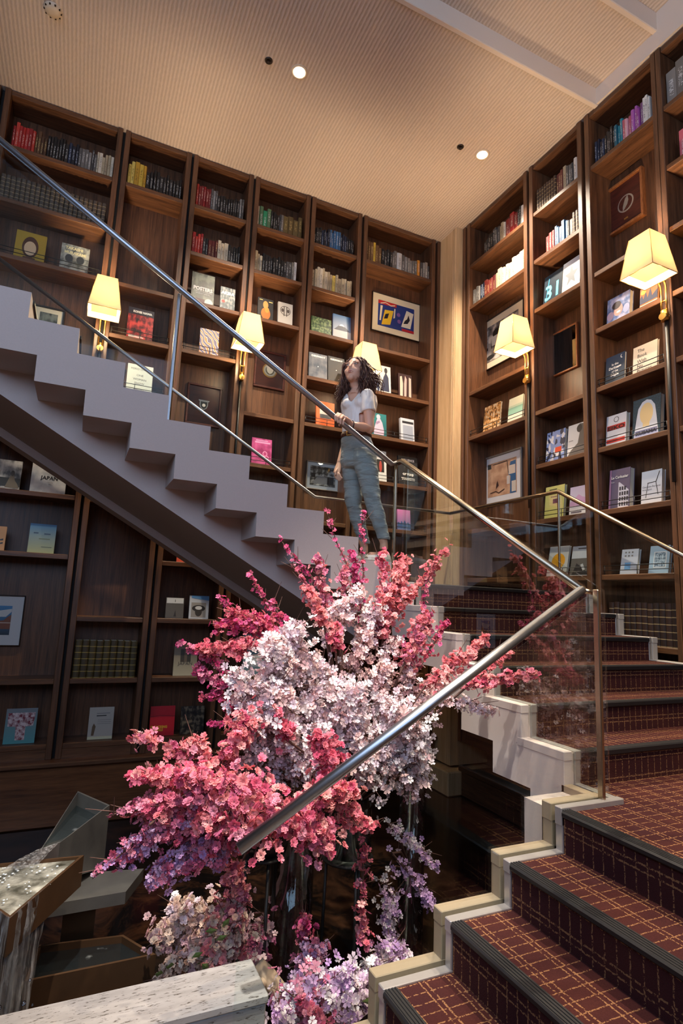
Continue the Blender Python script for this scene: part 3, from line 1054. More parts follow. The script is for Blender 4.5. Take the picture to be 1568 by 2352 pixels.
M_PAGE = pbr('book_pages', srgb(214, 202, 178), 0.9)


def unit_book(rounded):
    """width 1 (x), depth 1 (y, spine at y=0), height 1; slot 0 cover, slot 1 pages"""
    m = MB()
    if rounded:
        pr = [(-0.5, 1.0), (-0.5, 0.06), (-0.36, 0.015), (-0.12, 0.0), (0.12, 0.0), (0.36, 0.015), (0.5, 0.06), (0.5, 1.0)]
    else:
        pr = [(-0.5, 1.0), (-0.5, 0.012), (-0.44, 0.0), (0.44, 0.0), (0.5, 0.012), (0.5, 1.0)]
    inn = [(0.42, 1.0), (0.42, 0.06), (-0.42, 0.06), (-0.42, 1.0)]
    m.prism(pr + inn, 'z', 0.0, 1.0, 0)
    m.box(-0.42, 0.42, 0.05, 0.985, 0.015, 0.985, 1)
    return m


UB = []
for i, rd in enumerate((False, True)):
    me = unit_book(rd).mesh('upright_book_%d' % i, [pbr('book_cover_default', (0.3, 0.3, 0.3)), M_PAGE])
    UB.append(me)
ROWN = ['top row', 'second row', 'third row']


def put_book(me, x, y, z, w, d, h, rz, lean, mat, group):
    o = bpy.data.objects.new('book', me)
    link(o)
    o.location = (x, y, z)
    o.rotation_euler = (0, lean, rz)
    o.scale = (w, d, h)
    o.material_slots[0].link = 'OBJECT'
    o.material_slots[0].material = mat
    o['category'] = 'book'
    o['group'] = group
    return o


def row(code, k, spec, rowname, margin=(0.01, 0.01), hh=0.245, end=None):
    """spec: [(kind, count, thickness, height factor)] from the viewer's left to right"""
    side = code[0]
    i = int(code[1])
    a, b = (BX[i] if side == 'B' else RY[i])
    L = (b - a) - margin[0] - margin[1]
    tot = sum(n * t for _, n, t, _ in spec)
    sc = L / tot * 0.985
    s = margin[0]
    made, objs = [], []
    for kind, n, t, hf in spec:
        for q in range(n):
            vol = 'volume' in kind
            w = t * sc * (1.0 if vol else rnd.uniform(0.8, 1.2))
            if s + w > (b - a) - 0.003:
                w = (b - a) - 0.003 - s
                if w < 0.006:
                    break
            h = hh * hf * (rnd.uniform(0.985, 1.015) if vol else rnd.uniform(0.86, 1.1))
            d = (0.19 if vol else rnd.uniform(0.15, 0.19))
            dy = 0.045 + (0 if vol else rnd.uniform(0, 0.015))
            mt = spine_mat(kind, rnd.randrange(len(PAL[kind])))
            made.append((kind, w))
            grp = 'upright books, %s, %s' % (rowname, BAY[code])
            c = s + w / 2
            if side == 'B':
                objs.append(put_book(UB[1 if vol else rnd.randrange(2)], a + c, YB + dy, SH[k], w * 0.97, d, h, 0, 0, mt, grp))
            else:
                objs.append(put_book(UB[1 if vol else rnd.randrange(2)], XR + dy, b - c, SH[k], w * 0.97, d, h, -PI / 2, 0, mt, grp))
            s += w
    tot_n = len(objs)
    for q, o in enumerate(objs):
        n_ = (tot_n - q) if side == 'B' else (q + 1)
        sfx = 'th' if 10 < n_ % 100 < 14 else {1: 'st', 2: 'nd', 3: 'rd'}.get(n_ % 10, 'th')
        o['label'] = '%s book, %d%s from the column side, %s, %s' % (made[q][0].replace(' volume', ' leather'), n_, sfx, rowname, BAY[code])


row('B1', 0, [('red', 7, 1.1, 1.05), ('brown', 4, 1, 1.0), ('black', 7, 1, 1.02), ('navy', 3, 1.2, 1.0), ('grey', 6, 1.1, .98), ('cream', 6, 1, .95)], 'top row', (0.05, 0.01), 0.25)
row('B1', 1, [('grey volume', 22, 1, 1.0)], 'second row', (0.01, 0.01), 0.26)
row('B2', 0, [('yellow', 5, 1.1, 1.08), ('black', 11, 1, .96)], 'top row', (0.01, 0.01), 0.25)
row('B3', 0, [('red', 6, 1, 1.02), ('grey', 3, 1, 1.0), ('black', 9, 1, .95), ('grey', 2, .9, 1.0)], 'top row', (0.012, 0.01), 0.255)
row('B3', 1, [('red', 4, 1, 1.0), ('black', 2, 1, .9), ('dark red', 3, 1.1, .92), ('cream', 3, 1.3, 1.0), ('black', 5, 1, .9)], 'second row', (0.012, 0.01), 0.245)
row('B4', 0, [('cream', 1, .8, 1.1), ('green', 3, 1.5, 1.0), ('black', 4, .9, .95), ('grey', 2, .8, 1.0), ('olive', 4, 2.2, 1.08)], 'top row', (0.005, 0.01), 0.245)
row('B4', 1, [('cream', 3, 1.1, 1.0), ('black', 9, 1.1, 1.0), ('grey', 3, 1.1, .92), ('white', 1, 1.1, 1.0)], 'second row', (0.005, 0.02), 0.235)
row('B5', 0, [('black', 4, 1, 1.0), ('navy', 4, 1, 1.0), ('blue', 5, 1.1, 1.04), ('navy', 4, 1, .95), ('black', 3, 1, .95)], 'top row', (0.012, 0.015), 0.24)
row('B5', 1, [('cream', 8, 1.1, 1.03), ('yellow', 1, 1.2, .95), ('cream', 6, 1.2, .92)], 'second row', (0.008, 0.012), 0.255)
row('B6', 0, [('brown', 3, 1, 1.1), ('yellow', 1, 1, 1.05), ('brown', 2, 1.1, 1.0), ('black', 4, 1.1, 1.02), ('grey', 2, 1, 1.0), ('white', 1, 1.7, .98), ('grey', 6, 1, .92), ('orange', 1, 1, .98), ('grey', 4, 1, .92)], 'top row', (0.012, 0.01), 0.25)
row('R1', 0, [('black', 5, 1, .85), ('grey', 4, 1, 1.0), ('cream', 3, 1.1, 1.05), ('red', 3, 1.9, 1.03), ('black', 2, .9, 1.05), ('white', 2, .9, 1.08)], 'top row', (0.22, 0.01), 0.245)
row('R1', 1, [('grey', 3, 1.1, .98), ('navy', 2, 1, 1.0), ('dark red', 4, 1, .9), ('cream', 9, 1.2, 1.02)], 'second row', (0.02, 0.01), 0.245)
row('R2', 0, [('brown volume', 8, 1, 1.0), ('dark red', 3, .9, 1.0), ('cream', 1, 1, 1.0), ('grey', 3, .9, .97), ('white', 2, 1.2, 1.05)], 'top row', (0.01, 0.01), 0.265)
row('R2', 1, [('red', 3, 1.2, .95), ('blue', 5, 1, .95), ('grey', 2, 1, .9), ('brown volume', 3, 1.2, 1.02)], 'second row', (0.13, 0.01), 0.24)
row('R3', 0, [('navy', 4, 1, .98), ('black', 5, .8, 1.0), ('teal', 3, 1, 1.0), ('pink', 3, 1.1, .92), ('purple', 4, 1, 1.0), ('white', 3, .9, 1.1)], 'top row', (0.02, 0.01), 0.255)
row('R4', 0, [('grey', 4, 2.6, 1.15), ('cream', 3, 2.6, 1.1)], 'top row', (0.01, 0.2), 0.30)
row('R4', 1, [('pink', 8, 1.2, 1.08)], 'second row', (0.09, 0.2), 0.27)
row('B2', 9, [('olive volume', 9, 1, 1.0)], 'lowest row', (0.012, 0.012), 0.335)
row('R3', 8, [('dark volume', 12, 1, 1.0)], 'lowest row', (0.03, 0.012), 0.33)

# ------------------------------------------------------------------ display books
PRINTM = {}


def ink(c, rough=0.45):
    key = 'ink_%d_%d_%d' % tuple(c)
    return pbr(key, srgb(*c), rough)


def pattern_mat(name, kind, c1, c2, scale=3.0, c3=None, rough=0.4):
    if name in MATS:
        return MATS[name]
    m, nt, b = new_mat(name)
    tc = N(nt, 'ShaderNodeTexCoord')
    sp = N(nt, 'ShaderNodeSeparateXYZ')
    nt.links.new(tc.outputs['Generated'], sp.inputs[0])
    c1, c2 = srgb(*c1), srgb(*c2)
    if kind == 'grad':
        f = sp.outputs[2]
        col = mixc(nt, f, c1, c2)
    elif kind == 'noise':
        nz = N(nt, 'ShaderNodeTexNoise'); nz.inputs['Scale'].default_value = scale; nz.inputs['Detail'].default_value = 5
        nt.links.new(tc.outputs['Generated'], nz.inputs['Vector'])
        r = N(nt, 'ShaderNodeValToRGB'); r.color_ramp.elements[0].position = 0.38; r.color_ramp.elements[1].position = 0.62
        r.color_ramp.elements[0].color = c4(c1); r.color_ramp.elements[1].color = c4(c2)
        if c3:
            e = r.color_ramp.elements.new(0.5); e.color = c4(srgb(*c3))
        nt.links.new(nz.outputs['Fac'], r.inputs[0]); col = r.outputs[0]
    elif kind == 'cells':
        vo = N(nt, 'ShaderNodeTexVoronoi'); vo.inputs['Scale'].default_value = scale
        nt.links.new(tc.outputs['Generated'], vo.inputs['Vector'])
        s2 = N(nt, 'ShaderNodeSeparateColor'); nt.links.new(vo.outputs['Color'], s2.inputs[0])
        col = mixc(nt, mathn(nt, 'GREATER_THAN', s2.outputs[0], 0.5), c1, c2)
        if c3:
            col = mixc(nt, mathn(nt, 'GREATER_THAN', s2.outputs[1], 0.62), col, srgb(*c3))
    elif kind == 'waves':
        wv = N(nt, 'ShaderNodeTexWave', bands_direction='DIAGONAL'); wv.inputs['Scale'].default_value = scale; wv.inputs['Distortion'].default_value = 7; wv.inputs['Detail'].default_value = 1
        nt.links.new(tc.outputs['Generated'], wv.inputs['Vector'])
        r = N(nt, 'ShaderNodeValToRGB'); r.color_ramp.interpolation = 'CONSTANT'
        r.color_ramp.elements[0].color = c4(c1); r.color_ramp.elements[1].color = c4(c2); r.color_ramp.elements[1].position = 0.5
        if c3:
            e = r.color_ramp.elements.new(0.75); e.color = c4(srgb(*c3))
        nt.links.new(wv.outputs['Fac'], r.inputs[0]); col = r.outputs[0]
    nt.links.new(col, b.inputs['Base Color'])
    b.inputs['Roughness'].default_value = rough
    MATS[name] = m
    return m


def text_mesh(s, size, align='CENTER', bold=0.0):
    cu = bpy.data.curves.new('title_curve', 'FONT')
    cu.body = s
    cu.size = size
    cu.align_x = align
    cu.offset = bold
    cu.resolution_u = 2
    o = bpy.data.objects.new('title_tmp', cu)
    C.objects.link(o)
    dg = bpy.context.evaluated_depsgraph_get()
    me = bpy.data.meshes.new_from_object(o.evaluated_get(dg))
    bpy.data.objects.remove(o)
    bpy.data.curves.remove(cu)
    return me


def add_text(parent, s, x, z, size, col, align='CENTER', fitw=None, y=-0.0016, bold=0.0, rot=0.0, name='title'):
    me = text_mesh(s, size, align, bold)
    xs = [v.co.x for v in me.vertices]
    if fitw and xs and (max(xs) - min(xs)) > 0:
        k = fitw / (max(xs) - min(xs))
        for v in me.vertices:
            v.co.x *= k
    ca, sa = math.cos(rot), math.sin(rot)
    for v in me.vertices:
        px, pz = v.co.x, v.co.y
        v.co = (x + px * ca - pz * sa, y, z + px * sa + pz * ca)
    me.materials.clear()
    me.materials.append(ink(col))
    me.name = name
    o = bpy.data.objects.new(name, me)
    link(o, parent)
    ORG[o.name] = ORG[parent.name]
    return o


def flat_shapes(shapes, w, h, y=-0.0008):
    """print on a cover: coordinates 0..1; returns MB + materials"""
    m = MB(); mats = []
    for i, sh in enumerate(shapes):
        kind, col = sh[0], sh[-1]
        mt = ink(col) if isinstance(col, tuple) else col
        if mt not in mats:
            mats.append(mt)
        mi = mats.index(mt)
        yy = y - 0.0002 * i
        if kind == 'rect':
            _, x0, x1, z0, z1, _ = sh
            pts = [(x0, z0), (x1, z0), (x1, z1), (x0, z1)]
        elif kind == 'ell':
            _, cx, cz, rx, rz, _ = sh
            pts = [(cx + rx * math.cos(t * PI / 10), cz + rz * math.sin(t * PI / 10)) for t in range(20)]
        else:
            pts = sh[1]
        m.add([((p[0] - 0.5) * w, yy, p[1] * h) for p in pts], [tuple(range(len(pts)))], mi)
    return m, mats


def display_book(code, k, BLp, BRp, vt, cover, label, shapes=(), texts=(), lean=0.10, thick=0.022, fh=None):
    side = code[0]
    zs = SH[k]
    off = 0.085
    if side == 'B':
        a = aty(*BLp, YB + off); b = aty(*BRp, YB + off)
        w = b.x - a.x
        tl = aty(BLp[0] + 3, vt, YB + off + 0.03)
        loc = ((a.x + b.x) / 2, YB + off, zs + thick * math.sin(lean))
        rz = 0
    else:
        a = atx(*BLp, XR + off); b = atx(*BRp, XR + off)
        w = a.y - b.y
        tl = atx(BLp[0] + 3, vt, XR + off + 0.03)
        loc = (XR + off, (a.y + b.y) / 2, zs + thick * math.sin(lean))
        rz = -PI / 2
    h = fh or max(0.12, tl.z - zs)
    m = MB()
    m.box(-w / 2, w / 2, 0, 0.003, 0, h)
    m.box(-w / 2, w / 2, thick - 0.003, thick, 0, h)
    m.box(-w / 2, -w / 2 + 0.004, 0.003, thick - 0.003, 0, h)
    o = bpy.data.objects.new('display_book', m.mesh('display_book', cover))
    link(o)
    o.location = loc
    o.rotation_euler = (-lean, 0, rz)
    ORG[o.name] = Vector((0, 0, 0))
    tag(o, label, 'book', 'books shown face out')
    part('pages', MB().box(-w / 2 + 0.004, w / 2 - 0.004, 0.0032, thick - 0.0032, 0.004, h - 0.004), M_PAGE, o)
    if shapes:
        sm, mats = flat_shapes(shapes, w, h)
        part('cover_print', sm, mats, o)
    for tx in texts:
        s, x, z, size, col = tx[:5]
        kw = tx[5] if len(tx) > 5 else {}
        kw = dict(kw)
        if 'fit' in kw:
            kw['fitw'] = kw.pop('fit') * w
        add_text(o, s, (x - 0.5) * w, z * h, size * w, col, y=-0.0008 - 0.0002 * len(shapes) - 0.0008, **kw)
    return o


WHT, BLK, GRY = (232, 228, 220), (24, 22, 22), (120, 116, 112)
db = display_book
db('B1', 2, (30, 585), (101, 596), 524, ink((178, 146, 46)), 'ochre cover book with a brown and pale oval design', [('ell', .5, .5, .27, .36, (84, 50, 36)), ('ell', .5, .46, .2, .24, (224, 190, 150)), ('rect', .3, .7, .0, .16, (96, 58, 40))])
db('B1', 2, (135.5, 610.5), (201, 621.6), 555, pattern_mat('cover_silver', 'noise', (96, 98, 92), (196, 192, 176), 4), 'silvery mottled cover book beside the ochre book', [('ell', .3, .5, .14, .14, (70, 74, 74)), ('ell', .7, .5, .14, .14, (70, 74, 74))],
   [('TAKASHI', .45, .82, .17, (244, 232, 180), {'fit': .62, 'bold': .002}), ('MURAKAMI', .5, .66, .17, (244, 232, 180), {'fit': .76, 'bold': .002})])
db('B2', 3, (290, 765.7), (349, 780), 702, pattern_mat('cover_redcells', 'noise', (26, 8, 14), (188, 60, 56), 5, (120, 24, 30)), 'black and red cover book with white capitals on top', [('rect', 0, 1, .8, 1, (34, 18, 36)), ('rect', .08, .6, .14, .16, WHT), ('rect', .08, .66, .1, .12, WHT), ('rect', .08, .5, .06, .08, WHT)], [('KOHEI NAWA', .55, .86, .13, WHT, {'fit': .74, 'bold': .002})])
db('B2', 4, (288.6, 891.6), (347.6, 901), 832.7, ink((214, 216, 206)), 'plain white cover book with thin grey capitals', [], [('YOKO ONO', .45, .82, .12, GRY), ('ONE', .5, .6, .13, GRY), ('WOMAN', .5, .46, .13, GRY), ('SHOW', .5, .32, .13, GRY), ('1960-1971', .5, .12, .1, GRY)])
db('B3', 2, (438, 684), (490.5, 694.7), 621, pattern_mat('cover_posters', 'noise', (16, 20, 16), (110, 116, 96), 3, (44, 54, 40)), 'dark green cover book with tall white capitals', [('ell', .78, .12, .18, .12, (214, 210, 200)), ('rect', .2, .6, .05, .2, (86, 40, 48))], [('POSTERS', .5, .46, .24, WHT, {'fit': .84, 'bold': .003}), ('A CENTURY OF MODERN', .5, .4, .09, WHT, {'fit': .8}), ('GRAPHIC DESIGN', .5, .34, .09, WHT, {'fit': .6})])
db('B3', 2, (505, 699), (539, 705), 657, pattern_mat('cover_city', 'noise', (30, 44, 52), (160, 160, 156), 6, (70, 90, 96)), 'grey city cover book with white capitals and a red dot', [('ell', .22, .4, .12, .06, (190, 40, 36))], [('AKIRA', .5, .7, .3, WHT, {'fit': .92, 'bold': .004})])
db('B3', 3, (457, 806), (501, 811), 752, pattern_mat('cover_paint', 'waves', (96, 80, 110), (222, 216, 220), 2.4, (226, 122, 50)), 'violet white and orange swirl cover book')
db('B4', 2, (591.5, 722), (627, 730), 682, ink((34, 32, 34)), 'dark cover book with an orange seated figure', [('ell', .52, .34, .3, .26, (206, 120, 44)), ('ell', .5, .72, .17, .17, (196, 150, 80)), ('ell', .6, .5, .14, .12, (226, 150, 60)), ('rect', .1, .3, .9, .93, (226, 200, 120)), ('rect', .7, .95, .86, .9, (226, 200, 120))])
db('B4', 2, (638, 737), (671.5, 742), 692.6, ink((206, 198, 184)), 'pale cover book with a line-drawn monogram', [('ell', .5, .66, .36, .2, (90, 78, 70)), ('ell', .5, .66, .32, .175, (206, 198, 184)), ('rect', .38, .44, .42, .84, (90, 78, 70)), ('rect', .56, .62, .42, .84, (90, 78, 70)), ('ell', .3, .66, .09, .08, (90, 78, 70)), ('ell', .7, .66, .09, .08, (90, 78, 70))], thick=0.03)
db('B4', 5, (577, 1058.8), (623, 1065), 1004, pattern_mat('cover_pink', 'noise', (150, 36, 92), (206, 84, 140), 3), 'magenta cover book standing beyond the upper stair steps', [('rect', .15, .92, .82, .88, (224, 150, 190)), ('rect', .2, .8, .9, .94, (224, 150, 190)), ('ell', .66, .44, .12, .1, (230, 140, 180)), ('ell', .66, .44, .08, .07, (180, 56, 112)), ('ell', .74, .3, .12, .08, (230, 140, 180)), ('ell', .74, .3, .08, .05, (180, 56, 112))])
db('B5', 2, (715, 755.7), (761, 764), 726, pattern_mat('cover_leaves', 'noise', (38, 62, 30), (150, 166, 110), 8, (82, 112, 60)), 'low landscape book with a green foliage cover')
fj = pattern_mat('cover_sky', 'grad', (196, 200, 206), (60, 104, 150))
db('B5', 2, (765, 764), (806, 774.7), 720, fj, 'blue sky cover book with a snow-capped peak', [('poly', [(.05, .38), (.4, .62), (.5, .64), (.6, .6), (.95, .4)], (92, 98, 108)), ('poly', [(.33, .56), (.42, .63), (.52, .64), (.6, .6), (.66, .55), (.5, .57)], (226, 228, 232)), ('rect', 0, 1, .0, .38, (206, 206, 204))])
db('B5', 3, (709, 859), (751.4, 866), 808, pattern_mat('cover_slate', 'noise', (52, 62, 76), (104, 106, 112), 3), 'slate grey cover book with small white heading', [('ell', .5, .5, .03, .02, WHT)], [('CHIKUHOSAI IV', .5, .86, .13, WHT, {'fit': .76, 'bold': .002})])
db('B5', 3, (753.5, 867), (791, 875.7), 817, ink((30, 27, 26)), "black cover book with small white heading beside the woman's head", [('ell', .5, .5, .03, .02, WHT)], [('CHIKUHOSAI IV', .5, .86, .13, WHT, {'fit': .76, 'bold': .002})])
db('B5', 4, (726, 968), (768, 974.6), 920, ink((220, 92, 34)), 'bright orange cover book with a small grey picture', [('rect', .2, .82, .34, .72, (206, 196, 186)), ('rect', .2, .82, .34, .5, (70, 70, 78))])
db('B6', 3, (861, 890), (898, 898), 836, ink((218, 214, 206)), 'white cover book with a dark robed standing figure', [('poly', [(.35, .1), (.9, .1), (.86, .6), (.7, .78), (.55, .6)], (38, 44, 70)), ('ell', .7, .84, .1, .1, (34, 30, 34)), ('rect', .0, .28, .05, .5, (60, 80, 120))], [('KIM', .14, .1, .34, WHT, {'rot': 1.57, 'bold': .003})])
db('B6', 3, (915.6, 905), (947, 909), 857, ink((52, 22, 22)), 'dark maroon cover book with pale figures', [('poly', [(.1, .05), (.3, .05), (.34, .6), (.26, .9), (.12, .86)], (206, 190, 170)), ('poly', [(.4, .05), (.56, .1), (.62, .8), (.5, .94), (.42, .6)], (214, 170, 160)), ('poly', [(.74, .1), (.92, .08), (.94, .86), (.78, .9)], (190, 176, 160))])
db('B6', 4, (851, 991), (888, 998), 947, pattern_mat('cover_teal', 'grad', (20, 90, 96), (36, 122, 124)), 'teal cover book with a pale crouching statue', [('poly', [(.2, .1), (.82, .1), (.84, .3), (.74, .62), (.6, .8), (.46, .84), (.34, .6), (.24, .34)], (206, 182, 204)), ('ell', .5, .86, .12, .1, (214, 190, 206)), ('poly', [(.36, .5), (.6, .62), (.56, .7), (.34, .62)], (150, 126, 160))])
db('B6', 4, (921, 1004), (952, 1010), 960, ink((196, 200, 206)), 'thick pale grey cover book with a dark heading band', [('rect', .12, .95, .78, .88, (40, 40, 46)), ('rect', .16, .9, .08, .7, (150, 158, 172))], thick=0.04)
db('B6', 5, (861, 1094.5), (888, 1103), 1033.5, ink((212, 208, 202)), 'white cover book with a red and black figure panel', [('rect', .2, .8, .32, .72, (30, 24, 24)), ('ell', .5, .5, .12, .18, (170, 60, 50))])
db('B6', 5, (915.6, 1097), (960, 1111), 1046, ink((34, 36, 40)), 'black cover book with spaced white capitals', [], [('INFLUENCE', .5, .84, .14, WHT, {'fit': .66, 'bold': .002}), ('THE', .5, .68, .14, WHT, {'bold': .002}), ('OF YOHJI', .5, .36, .13, WHT, {'bold': .002}), ('YAMAMOTO', .5, .2, .14, WHT, {'fit': .7, 'bold': .002})])
db('B6', 6, (913.5, 1208), (943, 1214.5), 1170, pattern_mat('cover_dusk', 'grad', (90, 110, 150), (214, 128, 178)), 'pink to blue skyline cover book behind the glass post', [('poly', [(0, .1), (0, .36), (.1, .4), (.2, .3), (.3, .46), (.42, .34), (.55, .5), (.66, .34), (.8, .42), (1, .3), (1, .1)], (60, 86, 130))])
# below the upper flight
db('B1', 6, (-14, 1120), (44, 1122), 1053, pattern_mat('cover_cloud', 'noise', (90, 92, 92), (206, 204, 198), 3), 'grey sky cover book with a seated stone statue', [('rect', .0, 1, .1, .4, (58, 58, 54)), ('poly', [(.4, .06), (.98, .06), (.9, .2), (.78, .32), (.72, .5), (.6, .5), (.5, .3)], (120, 110, 92)), ('ell', .66, .56, .08, .1, (80, 74, 64))])
db('B1', 6, (67, 1127.5), (148.6, 1134.7), 1061, pattern_mat('cover_mist', 'noise', (168, 174, 182), (212, 214, 216), 2.5), 'misty white cover book with dark capitals', [('rect', .48, .62, .36, .37, GRY), ('rect', .5, .6, .3, .31, GRY)], [('JAPAN', .52, .46, .17, (40, 44, 52), {'bold': .001})], thick=.03)
db('B1', 7, (-40, 1266), (8, 1267), 1206, ink((190, 136, 80)), 'tan cover book at the end of the dim shelf', [('poly', [(.5, .4), (.9, .5), (.9, .42)], BLK), ('poly', [(.5, .25), (.9, .35), (.9, .28)], BLK)])
db('B1', 7, (61.6, 1267.8), (122.4, 1273.5), 1201, pattern_mat('cover_blueyellow', 'grad', (176, 172, 104), (58, 116, 160)), 'blue fading to yellow cover book on the dim shelf', [('rect', .38, .8, .47, .5, (110, 116, 84)), ('rect', .16, .34, .66, .7, (60, 76, 96)), ('rect', .56, .8, .64, .68, (60, 76, 96)), ('rect', .5, .9, .2, .22, (100, 104, 76))])
db('B1', 10, (5, 1712), (77.5, 1710.6), 1629, pattern_mat('cover_grn', 'grad', (80, 150, 150), (120, 122, 124)), 'grey-green cover book with a red patterned kimono shape', [('poly', [(.08, .5), (.06, .88), (.94, .88), (.9, .5), (.66, .48), (.66, .1), (.36, .1), (.34, .48)], pattern_mat('ink_kimono', 'noise', (120, 20, 40), (214, 190, 186), 9))])
db('B2', 10, (199, 1702), (256, 1700.8), 1625.7, ink((176, 166, 152)), 'cream cover book with small print and a thin figure', [('rect', .3, .84, .8, .82, GRY), ('rect', .3, .7, .72, .75, BLK), ('rect', .36, .9, .6, .61, GRY), ('rect', .36, .9, .54, .55, GRY), ('rect', .36, .9, .48, .49, GRY), ('poly', [(.14, .12), (.24, .12), (.3, .4), (.22, .5), (.16, .4)], (96, 72, 44)), ('rect', .0, 1, .0, .09, (206, 198, 160))])
db('B3', 10, (341, 1694.6), (398, 1692.9), 1623, ink((196, 20, 36)), 'red cover book with yellow capitals on the lowest shelf', [('poly', [(0, .66), (.4, .7), (1, .66), (1, .64), (.4, .68), (0, .64)], (150, 14, 28))], [('FROLICKING', .38, .26, .13, (226, 160, 40), {'fit': .66, 'bold': .002}), ('ANIMALS', .3, .16, .13, (226, 160, 40), {'fit': .5, 'bold': .002})])
db('B3', 10, (412, 1691), (466, 1689), 1623, pattern_mat('cover_murk', 'noise', (16, 14, 12), (120, 104, 82), 6, (50, 42, 34)), 'dark speckled cover book beside the red book')
db('B3', 9, (396, 1555), (450, 1555), 1483.5, pattern_mat('cover_sand', 'grad', (176, 164, 134), (110, 92, 72)), 'sand coloured cover book with a dark stone tower', [('rect', .28, .72, .46, .9, (64, 56, 44)), ('rect', .44, .56, .46, .86, (104, 86, 66))], [('JAPAN', .5, .36, .2, (84, 70, 54), {'fit': .62})])
db('B3', 8, (378.6, 1420.6), (420, 1421), 1372, ink((92, 86, 78)), 'grey-brown cover book with a white heading band', [('rect', .03, .97, .72, .98, (206, 204, 198)), ('poly', [(.45, .08), (.6, .08), (.54, .4)], (50, 46, 42)), ('rect', .49, .52, .78, .9, (70, 66, 60))])
db('B3', 8, (432.7, 1422), (477.6, 1421), 1367.8, ink((198, 202, 206)), 'white cover book with a dark bowl picture', [('rect', .1, .86, .06, .7, (150, 144, 136)), ('ell', .48, .45, .34, .14, (48, 44, 40)), ('ell', .48, .3, .18, .2, (60, 54, 48)), ('ell', .48, .47, .18, .08, (206, 204, 200)), ('poly', [(.1, .9), (1, .8), (1, 1), (.1, 1)], (96, 150, 196))])
db('B3', 7, (405, 1289.6), (446, 1291), 1225, ink((206, 84, 60)), 'orange-red cover book half hidden by the stair underside', [('rect', .5, 1, 0, .3, (222, 206, 190))])
db('B4', 9, (556, 1556), (606, 1556), 1456, ink((132, 158, 160)), 'pale teal cover book standing behind the blossoms', [('rect', .1, .9, .2, .5, (206, 210, 208))])
# right wall
db('R1', 4, (1108, 986.6), (1145, 973), 937.8, pattern_mat('cover_earth', 'noise', (70, 50, 36), (206, 190, 160), 9, (190, 130, 60)), 'earth toned busy cover book under the framed street photograph')
db('R1', 4, (1164.6, 966.4), (1197.6, 953), 919, pattern_mat('cover_sea', 'grad', (210, 208, 190), (206, 206, 180)), 'cream and pale green cover book under the framed street photograph', [('rect', .0, 1, .35, .62, (130, 170, 150)), ('rect', .0, 1, .62, .7, (180, 196, 170))])
db('R2', 2, (1246, 691.6), (1287.5, 668), 640, ink((24, 40, 54)), 'dark blue cover book with glowing cyan numerals', [('poly', [(.12, .12), (.16, .12), (.3, .86), (.26, .9)], (60, 150, 190))], [('31', .52, .2, .95, (110, 226, 240), {'bold': .004})])
star = [(.5 + (.40 if i % 2 == 0 else .17) * math.sin(i * PI / 5), .52 + (.32 if i % 2 == 0 else .135) * math.cos(i * PI / 5)) for i in range(10)]
db('R2', 2, (1289, 668), (1329.6, 647.8), 609, ink((214, 218, 222)), 'white cover book with a large grey star', [('poly', star, (128, 134, 138))], thick=0.035)
db('R2', 5, (1252, 1057), (1294, 1045.6), 996.7, pattern_mat('cover_collage', 'cells', (206, 204, 208), (40, 44, 70), 7, (120, 140, 190)), 'blue and white photo collage cover book', [('rect', .5, .84, .3, .46, (214, 70, 36))], thick=0.035)
db('R2', 5, (1301, 1045.6), (1344.7, 1033.8), 980, ink((206, 204, 202)), 'pale cover book with a grey crouching figure', [('poly', [(.0, .02), (.95, .02), (.98, .5), (.9, .95), (.6, .98), (.45, .86), (.62, .7), (.55, .4), (.2, .22)], (96, 88, 84)), ('ell', .6, .84, .14, .12, (60, 54, 52)), ('rect', .06, .3, .5, .52, GRY)])
db('R2', 6, (1248.8, 1187.6), (1292.5, 1183.6), 1121, ink((206, 198, 116)), 'pale yellow cover book with a small dark photo', [('rect', .42, .78, .46, .6, (44, 42, 40)), ('rect', .2, .6, .88, .91, (80, 76, 50)), ('rect', .3, .7, .66, .68, (80, 76, 50))], thick=0.03)
db('R2', 6, (1306, 1178.5), (1347, 1172), 1121, pattern_mat('cover_lilac', 'grad', (222, 218, 220), (196, 182, 206)), 'white and lilac cover book with a pale mountain', [('poly', [(.0, .45), (.3, .6), (.5, .72), (.7, .62), (1, .56), (1, .3), (0, .3)], (206, 160, 196)), ('rect', .1, .7, .08, .14, (110, 100, 110))])
db('R2', 7, (1254, 1318), (1299, 1319), 1256, ink((206, 204, 198)), 'white cover book with a big yellow disc', [('ell', .52, .5, .34, .26, (232, 160, 24))], lean=0.2)
db('R2', 7, (1307, 1317), (1352, 1317), 1255, ink((206, 208, 212)), 'white cover book with a grey roof photo', [('rect', 0, 1, .02, .58, (104, 98, 92)), ('poly', [(.1, .02), (.3, .42), (.7, .2), (1, .02)], (40, 38, 40)), ('rect', .3, .7, .9, .93, BLK), ('poly', [(.5, .36), (.62, .4), (.76, .2), (.66, .16)], (206, 204, 200))], lean=0.2)
db('R3', 3, (1391.9, 738.7), (1444, 713.5), 693, pattern_mat('cover_baby', 'noise', (60, 90, 150), (190, 190, 220), 3, (120, 140, 190)), 'blue cover book with a smiling child photo', [('ell', .5, .48, .2, .22, (206, 160, 150)), ('ell', .42, .66, .2, .14, (60, 48, 54)), ('ell', .52, .4, .09, .04, (240, 230, 230)), ('ell', .16, .36, .15, .15, (190, 170, 200)), ('ell', .86, .4, .14, .16, (170, 180, 220))], thick=0.045)
